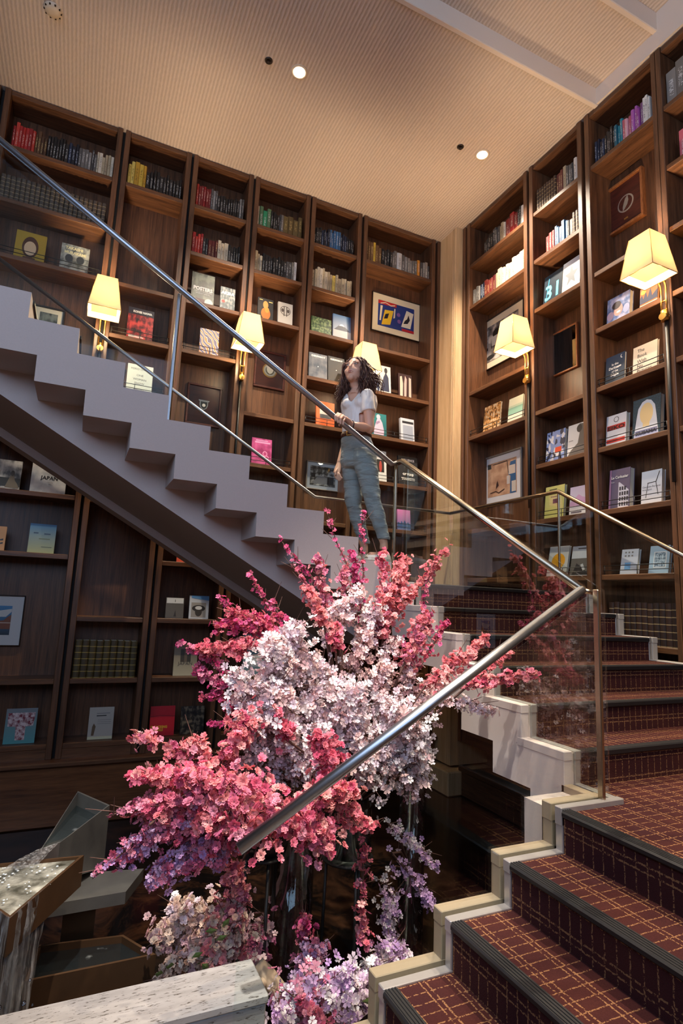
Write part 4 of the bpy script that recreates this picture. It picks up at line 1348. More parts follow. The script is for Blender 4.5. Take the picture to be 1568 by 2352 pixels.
db('R3', 3, (1467.6, 701.7), (1508, 681.5), 668, ink((206, 110, 36)), 'orange skyline cover book behind the lamp', [('poly', [(.0, .3), (.0, .6), (.12, .7), (.2, .5), (.34, .8), (.44, .5), (.6, .9), (.7, .5), (1, .7), (1, .3)], (50, 56, 90)), ('ell', .2, .82, .16, .12, (236, 190, 50)), ('rect', 0, 1, .0, .24, (196, 196, 190))])
db('R3', 4, (1388.5, 879), (1432.3, 863.7), 825, pattern_mat('cover_night', 'grad', (70, 78, 84), (34, 52, 80)), 'night blue cover book with white script lettering', [('ell', .84, .88, .07, .06, WHT), ('ell', .87, .89, .06, .055, (38, 56, 82))], [('In the', .5, .66, .15, WHT, {'bold': .001}), ('Darkness', .5, .54, .17, WHT, {'bold': .002}), ('of the', .5, .43, .14, WHT, {'bold': .001}), ('Night', .5, .31, .18, WHT, {'bold': .002})])
db('R3', 4, (1451.5, 855), (1507.4, 835), 801.5, ink((224, 208, 186)), 'plain cream cover book with large black serif words', [], [('The', .18, .78, .19, BLK, {'align': 'LEFT'}), ('Book', .18, .6, .19, BLK, {'align': 'LEFT'}), ('With', .18, .42, .19, BLK, {'align': 'LEFT'}), ('No', .18, .25, .19, BLK, {'align': 'LEFT'}), ('Pictures', .18, .09, .19, BLK, {'align': 'LEFT'})])
db('R3', 5, (1390, 1020), (1435.6, 1008.6), 959.7, ink((214, 210, 212)), 'white cover book with red letter bands', [('rect', .04, .96, .52, .68, (200, 52, 44)), ('rect', .04, .96, .12, .24, (200, 52, 44)), ('ell', .5, .84, .13, .09, (90, 84, 84)), ('ell', .5, .84, .1, .07, (214, 210, 212))], [('EIKO', .5, .53, .24, (60, 20, 22), {'fit': .86, 'bold': .002})], thick=0.045)
db('R3', 5, (1450.8, 1003.5), (1514.8, 986.7), 922.7, pattern_mat('cover_teal_dots', 'noise', (20, 44, 56), (40, 72, 88), 30), 'dark teal cover book with a pale long shape', [('poly', [(.05, .0), (.14, .5), (.2, .76), (.34, .9), (.5, .94), (.66, .9), (.8, .76), (.86, .5), (.95, .0)], (206, 208, 214)), ('ell', .5, .6, .24, .26, (226, 196, 140)), ('rect', .38, .62, .28, .42, (226, 196, 140)), ('poly', [(.05, 0), (.12, .2), (.88, .2), (.95, 0)], (176, 180, 210)), ('rect', .1, .9, .1, .21, (120, 120, 150))], [('KUSAMA', .5, .1, .16, (30, 34, 60), {'fit': .74, 'bold': .002})], thick=0.05)
db('R3', 6, (1397, 1163.5), (1444, 1156.8), 1082.6, pattern_mat('cover_corb', 'grad', (92, 84, 104), (110, 96, 120)), 'grey-violet cover book with a concrete building grid', [('poly', [(.45, .02), (.95, .02), (.95, .44), (.5, .66), (.45, .66)], (214, 210, 216))] + [('rect', .5 + .12 * i, .58 + .12 * i, .06 + .13 * j, .15 + .13 * j, (60, 56, 62)) for i in range(4) for j in range(4 if i < 3 else 3)] + [('rect', .0, .1, 0, 1, (150, 110, 140))], [('Le Corbusier', .1, .76, .17, WHT, {'align': 'LEFT', 'fit': .82, 'bold': .001}), ('Paris', .1, .66, .08, WHT, {'align': 'LEFT'})], thick=0.055)
chair = [('poly', [(.22, .2), (.25, .2), (.34, .62), (.31, .62)], BLK), ('poly', [(.3, .62), (.74, .64), (.74, .66), (.3, .64)], BLK), ('poly', [(.74, .64), (.9, .94), (.87, .95), (.71, .66)], BLK), ('poly', [(.7, .64), (.82, .26), (.85, .26), (.73, .64)], BLK)]
db('R3', 6, (1471, 1153.4), (1518, 1146.6), 1086, pattern_mat('cover_pearl', 'grad', (206, 204, 206), (196, 208, 220)), 'pale cover book with a thin drawn chair', chair, [('Charlotte Perriand', .06, .5, .11, (84, 84, 96), {'align': 'LEFT', 'fit': .86}), ('et le Japon', .06, .42, .11, (84, 84, 96), {'align': 'LEFT'})], thick=0.045)
db('R3', 7, (1422.5, 1315), (1461, 1315), 1263, ink((190, 194, 204)), 'pale cover book with stacked small characters and a blue window', [('rect', .2, .3, .84, .9, GRY), ('rect', .4, .5, .84, .9, GRY), ('rect', .6, .7, .84, .9, GRY), ('rect', .2, .3, .7, .76, GRY), ('rect', .4, .5, .7, .76, GRY), ('rect', .6, .7, .7, .76, GRY), ('rect', .25, .6, .18, .46, (110, 160, 206))], lean=0.2, thick=0.03)
db('R3', 7, (1487.8, 1312), (1533.7, 1312), 1255, ink((150, 176, 196)), 'light blue cover book with a framed botanical etching', [('rect', .22, .86, .2, .78, (214, 216, 218)), ('rect', .26, .82, .23, .75, pattern_mat('ink_etch', 'noise', (60, 84, 104), (170, 190, 206), 8))], lean=0.2, thick=0.03)

# black wire rails that keep the face-out books on their shelves
for code, k in (('B1', 2), ('B2', 3), ('B2', 4), ('B3', 3), ('B4', 5), ('B5', 4), ('B6', 4), ('B6', 5), ('B6', 6), ('R1', 4), ('R2', 5), ('R2', 6), ('R2', 7), ('R3', 4), ('R3', 5), ('R3', 6), ('R3', 7)):
    i = int(code[1])
    a, b = (BX[i] if code[0] == 'B' else RY[i])
    m = MB()
    for hz in (0.035, 0.075):
        if code[0] == 'B':
            m.tube([(a + 0.004, YB + 0.03, SH[k] + hz), (b - 0.004, YB + 0.03, SH[k] + hz)], 0.0035, 6)
        else:
            m.tube([(XR + 0.03, a + 0.004, SH[k] + hz), (XR + 0.03, b - 0.004, SH[k] + hz)], 0.0035, 6)
    for s in (a + 0.02, (a + b) / 2, b - 0.02):
        if code[0] == 'B':
            m.tube([(s, YB + 0.03, SH[k] - 0.001), (s, YB + 0.03, SH[k] + 0.078)], 0.0035, 6)
        else:
            m.tube([(XR + 0.03, s, SH[k] - 0.001), (XR + 0.03, s, SH[k] + 0.078)], 0.0035, 6)
    part('wire_rail', m, M_BLACK, CASES[code])

# ------------------------------------------------------------------ framed pictures and plaques
M_FGLASS = glass_mat('picture_glass', (0.97, 0.98, 0.98), 0.03, 0.7)


def framed(side, TL, TR, BL, BR, frame_mat, label, name='framed_picture', fw=0.018, matw=0.06, matc=(222, 210, 190), picture=None, shapes=(), depth=0.03, cat='picture', glass=False, plaque=False):
    d0 = DEP - depth - 0.001
    if side == 'B':
        P_ = [aty(*p, YB + d0) for p in (TL, TR, BL, BR)]
        x0 = (P_[0].x + P_[2].x) / 2; x1 = (P_[1].x + P_[3].x) / 2
        loc = ((x0 + x1) / 2, YB + d0, 0); rz = 0; w = x1 - x0
    else:
        P_ = [atx(*p, XR + d0) for p in (TL, TR, BL, BR)]
        x0 = (P_[0].y + P_[2].y) / 2; x1 = (P_[1].y + P_[3].y) / 2
        loc = (XR + d0, (x0 + x1) / 2, 0); rz = -PI / 2; w = x0 - x1
    zt = (P_[0].z + P_[1].z) / 2; zb = (P_[2].z + P_[3].z) / 2
    h = zt - zb
    t = bpy.data.objects.new(name, None)
    link(t)
    t.location = (loc[0], loc[1], zb)
    t.rotation_euler = (0, 0, rz)
    ORG[t.name] = Vector((0, 0, 0))
    tag(t, label, cat)
    m = MB()
    for a, b, c, d in ((-w / 2, w / 2, 0, fw), (-w / 2, w / 2, h - fw, h), (-w / 2, -w / 2 + fw, fw, h - fw), (w / 2 - fw, w / 2, fw, h - fw)):
        m.bbox(a, b, 0, depth, c, d, 0.003)
    part('frame', m, frame_mat, t)
    part('backing' if plaque else 'mat_board', MB().box(-w / 2 + fw, w / 2 - fw, depth * 0.55, depth, fw, h - fw), matc if not isinstance(matc, tuple) else ink(matc, 0.8), t)
    if picture is not None:
        x_0, z_0 = -w / 2 + fw + matw, fw + matw
        m = MB(); m.box(x_0, -x_0, depth * 0.55 - 0.002, depth * 0.55, z_0, h - z_0)
        po = part('print', m, picture, t)
        if shapes:
            pw_, ph_ = -2 * x_0, h - 2 * z_0
            sm, mats = flat_shapes(shapes, pw_, ph_, depth * 0.55 - 0.003)
            for i_ in range(len(sm.v)):
                a, b, c = sm.v[i_]; sm.v[i_] = (a, b, c + z_0)
            part('print_shapes', sm, mats, po)
    if glass:
        part('glass_pane', MB().box(-w / 2 + fw, w / 2 - fw, depth * 0.3, depth * 0.3 + 0.002, fw, h - fw), M_FGLASS, t)
    t['w'] = 0
    del t['w']
    return t, w, h


M_FDARK = pbr('dark_frame', srgb(40, 26, 20), 0.4)
M_FSIL = pbr('silver_frame', srgb(140, 132, 124), 0.4, metal=0.5)
M_FWAL = wood('plaque_frame_wood', srgb(110, 58, 30), srgb(176, 110, 62), scale=(20, 20, 4))
M_FMAH = wood('plaque_mahogany', srgb(48, 18, 14), srgb(92, 40, 28), scale=(4, 30, 30))
bw = pattern_mat('photo_bw', 'noise', (30, 30, 30), (206, 204, 198), 5, (100, 98, 94))
framed('B', (76.5, 695.5), (150, 713), (66, 790), (140, 806), M_FDARK, 'pale matted black-and-white photo frame half hidden by the top steps', matw=0.045, picture=pattern_mat('photo_bw2', 'noise', (20, 24, 24), (120, 124, 120), 3), shapes=[('ell', .3, .3, .1, .12, (190, 190, 186)), ('ell', .6, .32, .12, .14, (200, 198, 190)), ('ell', .85, .3, .1, .12, (186, 186, 182))])
# generic abstract print with blue field
BLU = (28, 52, 120)
t_, w_, h_ = framed('B', (856, 667), (967, 699), (852.5, 758), (964, 784), M_FDARK, 'framed blue yellow and red abstract cut-paper print', matw=0.085, fw=0.01, matc=(226, 208, 172), picture=ink(BLU), shapes=[
    ('rect', 0, .5, .86, 1, (186, 30, 34)), ('poly', [(.06, .9), (.2, .97), (.34, .9), (.46, .95), (.46, .91), (.34, .86), (.2, .93), (.06, .86)], (232, 216, 180)), ('poly', [(.1, .05), (.34, .12), (.42, .7), (.18, .66)], (230, 186, 40)), ('poly', [(.16, .3), (.26, .34), (.3, .56), (.2, .5)], (24, 24, 40)),
    ('poly', [(.04, .2), (.08, .2), (.12, .8), (.06, .8)], (232, 216, 180)), ('poly', [(.42, .4), (.46, .44), (.47, .8), (.44, .8)], (232, 216, 180)), ('ell', .56, .6, .05, .08, (120, 84, 150)), ('ell', .58, .34, .05, .08, (120, 84, 150)), ('poly', [(.64, .16), (.9, .16), (.98, .8), (.78, .86)], (236, 226, 200)), ('poly', [(.7, .3), (.82, .34), (.88, .5), (.84, .7), (.8, .52), (.74, .44)], (24, 26, 40)), ('rect', .66, 1, 0, .1, (180, 26, 40))])
framed('B', (705, 1058.8), (781, 1065), (702, 1122), (779, 1130), M_FSIL, 'grey framed black-and-white photograph of an interior', matw=0.04, fw=0.012, matc=(206, 210, 214), picture=bw, shapes=[('rect', 0, 1, .86, .9, (24, 24, 26)), ('rect', .04, .2, .4, .62, (24, 24, 28)), ('poly', [(.1, .1), (.9, .1), (.8, .45), (.3, .5)], (140, 140, 142)), ('rect', .42, .44, .5, .88, (20, 20, 22)), ('rect', .56, .58, .5, .88, (20, 20, 22)), ('rect', .68, .94, .1, .5, (28, 28, 30))], glass=True)
framed('B', (-40, 1366), (59, 1367), (-52, 1484), (45, 1483.7), M_FDARK, 'white matted landscape picture on the dim lower shelves', matw=0.09, fw=0.008, matc=(206, 200, 194), picture=pattern_mat('print_shore', 'grad', (40, 50, 60), (70, 130, 170)), shapes=[('poly', [(0, .45), (.6, .5), (.8, .62), (1, .7), (1, .2), (0, .2)], (128, 70, 44)), ('rect', 0, 1, .4, .43, (196, 170, 150)), ('poly', [(.3, .62), (.7, .62), (1, .8), (1, .9), (0, .8)], (206, 200, 190))])
# street photograph and the map on the right wall
framed('R', (1097, 749), (1200, 683.6), (1100, 858.7), (1203, 806), M_FDARK, 'framed black-and-white street photograph behind a wall lamp', matw=0.085, fw=0.012, matc=(216, 196, 166), picture=pattern_mat('photo_street', 'noise', (40, 36, 34), (206, 196, 184), 4, (120, 110, 104)), shapes=[('poly', [(.0, .1), (.22, .14), (.2, .5), (.1, .56), (0, .5)], (150, 142, 136)), ('rect', .02, .12, .34, .42, (30, 28, 28)), ('ell', .36, .72, .1, .12, (30, 28, 26)), ('rect', .24, .42, .4, .66, (190, 184, 176)), ('poly', [(.7, .3), (.96, .3), (.96, .84), (.86, .9), (.7, .8)], (206, 200, 192)), ('rect', .5, .56, .2, .86, (60, 54, 50)), ('ell', .2, .12, .12, .06, (36, 34, 34))])
framed('R', (1104.6, 1055.6), (1195.6, 1025.3), (1108.4, 1160), (1197.6, 1148), M_FSIL, 'grey framed tan map print with a blue edge', matw=0.07, fw=0.02, matc=(214, 212, 214), picture=pattern_mat('print_map', 'noise', (172, 130, 104), (206, 168, 138), 4, (190, 150, 120)), shapes=[('poly', [(.78, .0), (.8, .5), (.72, .56), (.8, .9), (.98, .92), (.98, .0)], (54, 96, 140)), ('rect', .74, .96, .55, .8, (214, 198, 182)), ('rect', .84, .98, .04, .34, (206, 196, 184)), ('rect', .68, .78, .28, .52, (200, 194, 190)), ('poly', [(.0, .84), (.14, .84), (.12, .97), (.0, .98)], (54, 56, 56)), ('poly', [(.2, .95), (.7, .97), (.74, .6), (.72, .6), (.68, .94), (.2, .93)], (70, 52, 46)), ('poly', [(.3, .2), (.4, .3), (.36, .45), (.32, .36)], (64, 40, 36)), ('poly', [(.1, .1), (.3, .12), (.4, .06), (.6, .14), (.6, .18), (.4, .1), (.3, .16), (.1, .13)], (84, 60, 48))])
M_SILV = pbr('crest_silver', srgb(190, 186, 176), 0.35, metal=0.7)
M_CGOLD = pbr('crest_gold', srgb(180, 140, 76), 0.4, metal=0.7)


def crest(parent, w, h, shapes, mats, y, s):
    for nm, pts, mt, dy in shapes:
        m = MB()
        m.prism([(w * 0 + p[0] * s, h / 2 + p[1] * s) for p in pts], 'y', y - dy, y)
        part(nm, m, mt, parent)


shield = [(-.5, .55), (.5, .55), (.5, .0), (.36, -.36), (0, -.6), (-.36, -.36), (-.5, 0)]
circ = lambda r, n=24: [(r * math.cos(2 * PI * i / n), r * math.sin(2 * PI * i / n)) for i in range(n)]
t_, w_, h_ = framed('B', (431.5, 878), (511.5, 890), (425, 970), (503, 984), M_FMAH, 'dark mahogany framed plaque with a small silver shield', name='crest_plaque', fw=0.022, matc=M_FMAH, plaque=True, cat='plaque', glass=True)
crest(t_, w_, h_, [('shield', shield, M_SILV, 0.004), ('shield_field', [(p[0] * .8, p[1] * .8) for p in shield], pbr('shield_dark', srgb(50, 52, 46), .5), 0.006), ('scroll', [(-.6, .5), (.6, .5), (.66, .66), (-.66, .66)], M_SILV, 0.005), ('emblem', circ(.2), M_SILV, 0.008)], None, 0.016, 0.09)
t_, w_, h_ = framed('B', (587, 802), (659, 814.6), (582, 886), (651.7, 898), M_FMAH, 'red-brown framed plaque with a round silver crest', name='crest_plaque', fw=0.022, matc=M_FMAH, plaque=True, cat='plaque', glass=True)
crest(t_, w_, h_, [('wreath', circ(.55), M_CGOLD, 0.003), ('medallion', circ(.46), M_SILV, 0.006), ('medallion_field', circ(.33), pbr('shield_dark', srgb(50, 52, 46), .5), 0.008), ('emblem', [(p[0] * .5, p[1] * .5) for p in shield], M_SILV, 0.010)], None, 0.016, 0.16)
t_, w_, h_ = framed('R', (1386.8, 442.4), (1466, 383.5), (1397, 540), (1482.8, 491), M_FWAL, 'brown framed plaque with a silver fern emblem in a ring', name='crest_plaque', fw=0.024, matc=M_FMAH, plaque=True, cat='plaque', glass=False, depth=0.05)
ringo = circ(.5)
fern = [(-.16, -.4), (-.04, -.3), (.12, -.12), (.2, .1), (.16, .4), (.0, .26), (-.1, .0), (-.16, -.2)]
crest(t_, w_, h_, [('ring', ringo, M_SILV, 0.003), ('ring_field', circ(.42), M_FMAH, 0.005), ('fern_leaf', fern, M_SILV, 0.008)], None, 0.027, 0.17)
part('small_plate', MB().box(-0.02, 0.02, 0.022, 0.028, h_ * 0.17, h_ * 0.2), M_CGOLD, t_)
t_, w_, h_ = framed('R', (1255.5, 772.8), (1323, 740), (1261.5, 868), (1326, 841.8), M_FWAL, 'orange-wood framed plaque under glass with a faint crest', name='crest_plaque', fw=0.018, matc=pbr('plaque_maroon', srgb(126, 40, 26), 0.4), plaque=True, cat='plaque', glass=False)
part('glass_pane', MB().box(-w_ / 2 + .018, w_ / 2 - .018, 0.006, 0.008, .018, h_ - .018), glass_mat('plaque_glass', (0.97, 0.97, 0.97), 0.12, 1.0), t_)
crest(t_, w_, h_, [('ring', circ(.5, 6), M_CGOLD, 0.003), ('ring_field', circ(.42, 6), pbr('plaque_maroon', srgb(126, 40, 26), 0.4), 0.004), ('emblem', fern, M_CGOLD, 0.006)], None, 0.016, 0.13)
import numpy as np

# ------------------------------------------------------------------ travertine border wall
zt_ = Z(-1.30)
m = MB()
m.bbox(XL, 0.716, 2.0, 2.19, Z(-2.03), zt_ - 0.03, 0.004)
m.bbox(XL, 0.722, 1.993, 2.2, zt_ - 0.028, zt_, 0.005)
solo('border_wall', m, M_TRAV, 'low pitted travertine border wall ending beside the stair', 'wall')

# ------------------------------------------------------------------ fountain
M_FST = pbr('fountain_steel', srgb(150, 148, 142), 0.36, metal=0.8, noise=0.25, nscale=9)
M_FBR = pbr('fountain_bronze', srgb(96, 70, 48), 0.4, metal=0.6, noise=0.2, nscale=12)


def water_mat(name, foam, scale, fscale=18.0, tint=(0.75, 0.82, 0.85), stretch=(1, 1, 1), deep=(0.02, 0.03, 0.035), soft=0.12, white=(226, 232, 230), op=0.35):
    m_, nt, b = new_mat(name)
    tc = N(nt, 'ShaderNodeTexCoord')
    mp = N(nt, 'ShaderNodeMapping'); mp.inputs['Scale'].default_value = stretch
    nt.links.new(tc.outputs['Object'], mp.inputs['Vector'])
    nz = N(nt, 'ShaderNodeTexNoise'); nz.inputs['Scale'].default_value = scale; nz.inputs['Detail'].default_value = 6; nz.inputs['Roughness'].default_value = 0.7
    nt.links.new(mp.outputs[0], nz.inputs['Vector'])
    n2 = N(nt, 'ShaderNodeTexNoise'); n2.inputs['Scale'].default_value = fscale; n2.inputs['Detail'].default_value = 6
    nt.links.new(mp.outputs[0], n2.inputs['Vector'])
    r = N(nt, 'ShaderNodeValToRGB'); r.color_ramp.elements[0].position = max(0, 1 - foam - soft); r.color_ramp.elements[1].position = min(1, 1 - foam + soft)
    nt.links.new(n2.outputs['Fac'], r.inputs[0])
    col = mixc(nt, r.outputs[0], deep, srgb(*white))
    nt.links.new(col, b.inputs['Base Color'])
    b.inputs['Roughness'].default_value = 0.06
    b.inputs['IOR'].default_value = 1.33
    bp = N(nt, 'ShaderNodeBump'); bp.inputs['Strength'].default_value = 0.8; bp.inputs['Distance'].default_value = 0.02
    nt.links.new(nz.outputs['Fac'], bp.inputs['Height'])
    nt.links.new(bp.outputs['Normal'], b.inputs['Normal'])
    tr = N(nt, 'ShaderNodeBsdfTransparent'); tr.inputs[0].default_value = c4(tint)
    mx = N(nt, 'ShaderNodeMixShader')
    f = mathn(nt, 'ADD', mathn(nt, 'MULTIPLY', r.outputs[0], 0.6), op, True)
    nt.links.new(f, mx.inputs[0]); nt.links.new(tr.outputs[0], mx.inputs[1]); nt.links.new(b.outputs[0], mx.inputs[2])
    nt.links.new(mx.outputs[0], nt.nodes['Material Output'].inputs[0])
    return m_


M_WPOOL = water_mat('still_water', 0.2, 14, 10)
M_WFOAM = water_mat('foaming_water', 0.5, 34, 14, deep=(0.10, 0.10, 0.07), soft=0.25, white=(214, 212, 196))
M_WFALL = water_mat('falling_water', 0.46, 14, 7, stretch=(9, 9, 0.35), tint=(0.93, 0.94, 0.95), deep=(0.26, 0.23, 0.21), soft=0.22, white=(222, 222, 220), op=0.10)


def tray(poly, z, depth, rim, sink, parent, name, mat, wmat):
    """open tray: poly in plan (ccw), rim at z"""
    c = Vector((sum(p[0] for p in poly) / len(poly), sum(p[1] for p in poly) / len(poly)))
    inn = []
    n = len(poly)
    for i in range(n):
        p = Vector(poly[i]); a = (p - Vector(poly[i - 1])).normalized(); b = (Vector(poly[(i + 1) % n]) - p).normalized()
        na = Vector((-a.y, a.x)); nb = Vector((-b.y, b.x))
        bis = (na + nb); bis = bis / max(0.25, bis.length_squared) * 2
        inn.append(p + bis * rim)
    vs = [(p[0], p[1], z - depth) for p in poly] + [(p[0], p[1], z) for p in poly] + [(p[0], p[1], z) for p in inn] + [(p[0], p[1], z - depth * 0.8) for p in inn]
    fs = [tuple(range(n))[::-1], tuple(range(3 * n, 4 * n))]
    for l in range(3):
        for i in range(n):
            j = (i + 1) % n
            fs.append((l * n + i, l * n + j, (l + 1) * n + j, (l + 1) * n + i))
    m = MB(); m.add(vs, fs)
    o = part(name, m, mat, parent)
    m = MB(); m.add([(p[0], p[1], z - sink) for p in inn], [tuple(range(n))])
    part('water', m, wmat, o, label='water surface in the tray')
    return o


fo = thing('fountain', (-0.1, 3.2, Z(-2.03)), 'stepped steel fountain of angular trays with running water', 'fountain')
z4 = aty(358, 2192, 2.95).z
q4 = [atz(55, 2255, z4), atz(358, 2192, z4), atz(283, 2147, z4), atz(90, 2170, z4)]
tray([(p.x, p.y) for p in q4], z4, 0.14, 0.012, 0.03, fo, 'basin', M_FBR, M_WPOOL)
c = (q4[0] + q4[1] + q4[2]) / 3
part('pedestal', MB().box(c.x - 0.15, c.x + 0.15, c.y - 0.1, c.y + 0.1, Z(-2.03), z4 - 0.13), M_FBR, fo)
z3 = aty(289, 2048, 3.15).z
q3 = [atz(100, 2080, z3), atz(289, 2048, z3), atz(330, 1995, z3), atz(120, 2010, z3)]
part('shelf_plate', MB().prism([(p.x, p.y) for p in q3], 'z', z3 - 0.055, z3), M_FST, fo)
part('pedestal', MB().prism([(p.x, p.y) for p in [atz(150, 2050, z3), atz(225, 2040, z3), atz(225, 2015, z3), atz(160, 2020, z3)]], 'z', Z(-2.03), z3 - 0.05), M_FBR, fo)
z1 = aty(252, 1849, 3.45).z
A, B_, LR, LL = atz(179, 1817, z1), atz(252, 1849, z1), atz(140, 1912, z1), atz(96, 1927, z1)
# upper trough, its floor falling toward the lip
poly = [LL, LR, B_, A]
lowz = [z1 - 0.22, z1 - 0.22, z3, z3]
wt = 0.012
cen = (A + B_ + LR + LL) / 4
inn = [p + (cen - p) * 0.06 for p in poly]
vs = [(p.x, p.y, l) for p, l in zip(poly, lowz)] + [(p.x, p.y, z1) for p in poly] + [(p.x, p.y, z1) for p in inn] + [(p.x, p.y, z1 - (0.05 if i < 2 else 0.11)) for i, p in enumerate(inn)]
vs[4] = (LL.x, LL.y, z1 - 0.045); vs[5] = (LR.x, LR.y, z1 - 0.045)
vs[8] = (inn[0].x, inn[0].y, z1 - 0.045); vs[9] = (inn[1].x, inn[1].y, z1 - 0.045)
fs = [(3, 2, 1, 0), (12, 13, 14, 15)]
for l in range(3):
    for i in range(4):
        j = (i + 1) % 4
        fs.append((l * 4 + i, l * 4 + j, (l + 1) * 4 + j, (l + 1) * 4 + i))
m = MB(); m.add(vs, fs)
tr_ = part('trough', m, M_FST, fo)
m = MB(); m.add([(p.x, p.y, z1 - (0.035 if i < 2 else 0.07)) for i, p in enumerate(inn)], [(0, 1, 2, 3)])
part('water', m, M_WPOOL, tr_)
z2 = aty(193, 1964, 3.02).z
R2_, T2, L2 = atz(193, 1964, z2), atz(22, 2110, z2), atz(-120, 2010, z2)
K2 = atz(-20, 1985, z2)
tr2 = tray([(T2.x, T2.y), (R2_.x, R2_.y), (K2.x, K2.y), (L2.x, L2.y)], z2, 0.13, 0.012, 0.012, fo, 'spill_tray', M_FBR, M_WFOAM)
part('pedestal', MB().box(K2.x - 0.1, K2.x + 0.12, K2.y - 0.35, K2.y - 0.15, Z(-2.03), z2 - 0.12), M_FBR, fo)


def sheet(top, bot, nseg, sag, jit, seed, name, mat, parent, bulge=0.0):
    r_ = random.Random(seed)
    n = len(top)
    vs = []
    colj = [Vector((r_.uniform(-1, 1), r_.uniform(-1, 1), 0)) * jit * 1.6 for _ in range(n)]
    for s in range(nseg + 1):
        t = s / nseg
        for i in range(n):
            a, b = Vector(top[i]), Vector(bot[i])
            p = a.lerp(b, t)
            p.z = a.z + (b.z - a.z) * (t ** sag)
            k = 0 if s == 0 else jit * 0.3
            p += colj[i] * min(1, s / 4)
            p += Vector((r_.uniform(-k, k), r_.uniform(-k, k), r_.uniform(-k, k) * 0.5))
            vs.append(p)
    fs = [(s * n + i, s * n + i + 1, (s + 1) * n + i + 1, (s + 1) * n + i) for s in range(nseg) for i in range(n - 1)]
    m_ = MB(); m_.add(vs, fs, 0, True)
    return part(name, m_, mat, parent, kind='stuff')


lip = [LL.lerp(LR, i / 9) - Vector((0, 0, 0.04)) for i in range(10)]
land = [atz(8 + 80 * i / 9, 2000 - 12 * i / 9, z2 + 0.01) for i in range(10)]
sheet(lip, land, 14, 1.9, 0.012, 3, 'water_stream', M_WFALL, fo)
# foam splash where it lands
m = MB()
r_ = random.Random(5)
for i in range(70):
    w1, w2 = r_.random(), r_.random()
    p = T2.lerp(R2_, w1 * 0.85).lerp(K2.lerp(L2, 0.4), w2 * 0.8)
    s = r_.uniform(0.002, 0.0055)
    m.ell((p.x, p.y, p.z + s * 0.2 - 0.004), (s * 1.3, s, s * 0.6), 6, 4)
part('foam', m, pbr('foam_white', srgb(230, 236, 234), 0.3), fo, kind='stuff')
edge = [L2.lerp(T2, i / 15) for i in range(16)] + [T2.lerp(R2_, i / 12 * 0.5) for i in range(1, 13)]
bot = [Vector((p.x * 0.75 + T2.x * 0.25 - 0.02, p.y * 0.8 + T2.y * 0.2 - 0.03, Z(-2.0))) for p in edge]
sheet([p + Vector((0, 0, 0.005)) for p in edge], bot, 22, 1.15, 0.012, 9, 'water_curtain', M_WFALL, fo)
m = MB()
for i in range(60):
    p = atz(r_.uniform(10, 110), r_.uniform(2100, 2230), z2)
    s = r_.uniform(0.003, 0.008)
    m.ell((p.x, p.y, Z(r_.uniform(-1.95, -1.35))), (s, s, s), 6, 4)
part('droplets', m, glass_mat('water_drop', (0.95, 0.97, 1.0), 0.1, 1.0), fo, kind='stuff')

# ------------------------------------------------------------------ vases and stands
M_VASE = glass_mat('vase_glass', (0.90, 0.94, 0.94), 0.05, 0.9)


def vase(u, vtop, vbot, y, r, label, zb=None):
    pt, pb = aty(u, vtop, y), aty(u, vbot, y)
    z0 = zb if zb is not None else pb.z
    h = pt.z - z0
    x = (pt.x + pb.x) / 2
    o = solo('glass_vase', MB().lathe((x, y, z0), [(0.001, 0.0), (r * 0.96, 0.0), (r, 0.01), (r, h), (r - 0.006, h), (r - 0.006, 0.02), (0.001, 0.016)], 32), M_VASE, label, 'vase', loc=(x, y, z0))
    return Vector((x, y, z0)), h


V1, H1 = vase(668, 1905, 2200, 2.80, 0.105, 'tall clear glass cylinder vase filled with dim blossoms, standing on the floor', Z(-2.03))
V2, H2 = vase(946, 1780, 1965, 3.05, 0.075, 'narrow glass cylinder vase packed with white blossoms by the stair', Z(-2.03))
V3, H3 = vase(800, 1845, 1966, 2.95, 0.125, 'wide glass vase raised on a thin black stand')


def stand(c, ztop, r, label):
    t = thing('vase_stand', (c.x, c.y, Z(-2.03)), label, 'stand')
    part('top_plate', MB().lathe((c.x, c.y, ztop), [(0.001, -0.008), (r, -0.008), (r, 0.0), (0.001, 0.0)], 24), M_BLACK, t)
    for i in range(3):
        a = 0.5 + i * 2 * PI / 3
        part('leg', MB().tube([(c.x + r * 0.8 * math.cos(a), c.y + r * 0.8 * math.sin(a), ztop - 0.005), (c.x + r * 0.9 * math.cos(a), c.y + r * 0.9 * math.sin(a), Z(-2.03))], 0.009, 8), M_BLACK, t)
    return t


stand(V3, V3.z, 0.14, 'thin-legged black metal stand under the wide glass vase')
c = aty(606, 1960, 2.75)
V4 = Vector((c.x, 2.75, c.z))
stand(V4, c.z, 0.10, 'thin-legged black metal stand among the cream blossoms')
solo('flower_bowl', MB().lathe((V4.x, V4.y, V4.z), [(0.001, 0), (0.07, 0), (0.11, 0.06), (0.10, 0.13), (0.095, 0.13), (0.1, 0.06), (0.001, 0.02)], 24), M_BLACK, 'small black bowl holding the drooping pink branches', 'bowl', loc=V4)
dw = [aty(590, 2215, 2.36), aty(612, 2245, 2.33), aty(640, 2275, 2.30), aty(672, 2310, 2.27), aty(700, 2350, 2.25)]
m = MB(); m.tube(dw, [0.03, 0.04, 0.033, 0.04, 0.03], 10); m.tube([dw[1], aty(598, 2262, 2.3), aty(590, 2300, 2.28)], [0.025, 0.02, 0.012], 8)
m.tube([dw[3], Vector((dw[3].x + 0.03, dw[3].y + 0.02, Z(-1.74)))], [0.03, 0.025], 8)
solo('driftwood', m, pbr('driftwood', srgb(176, 150, 122), 0.8, noise=0.25, nscale=25), 'pale twisted driftwood lying beside the travertine wall', 'driftwood')

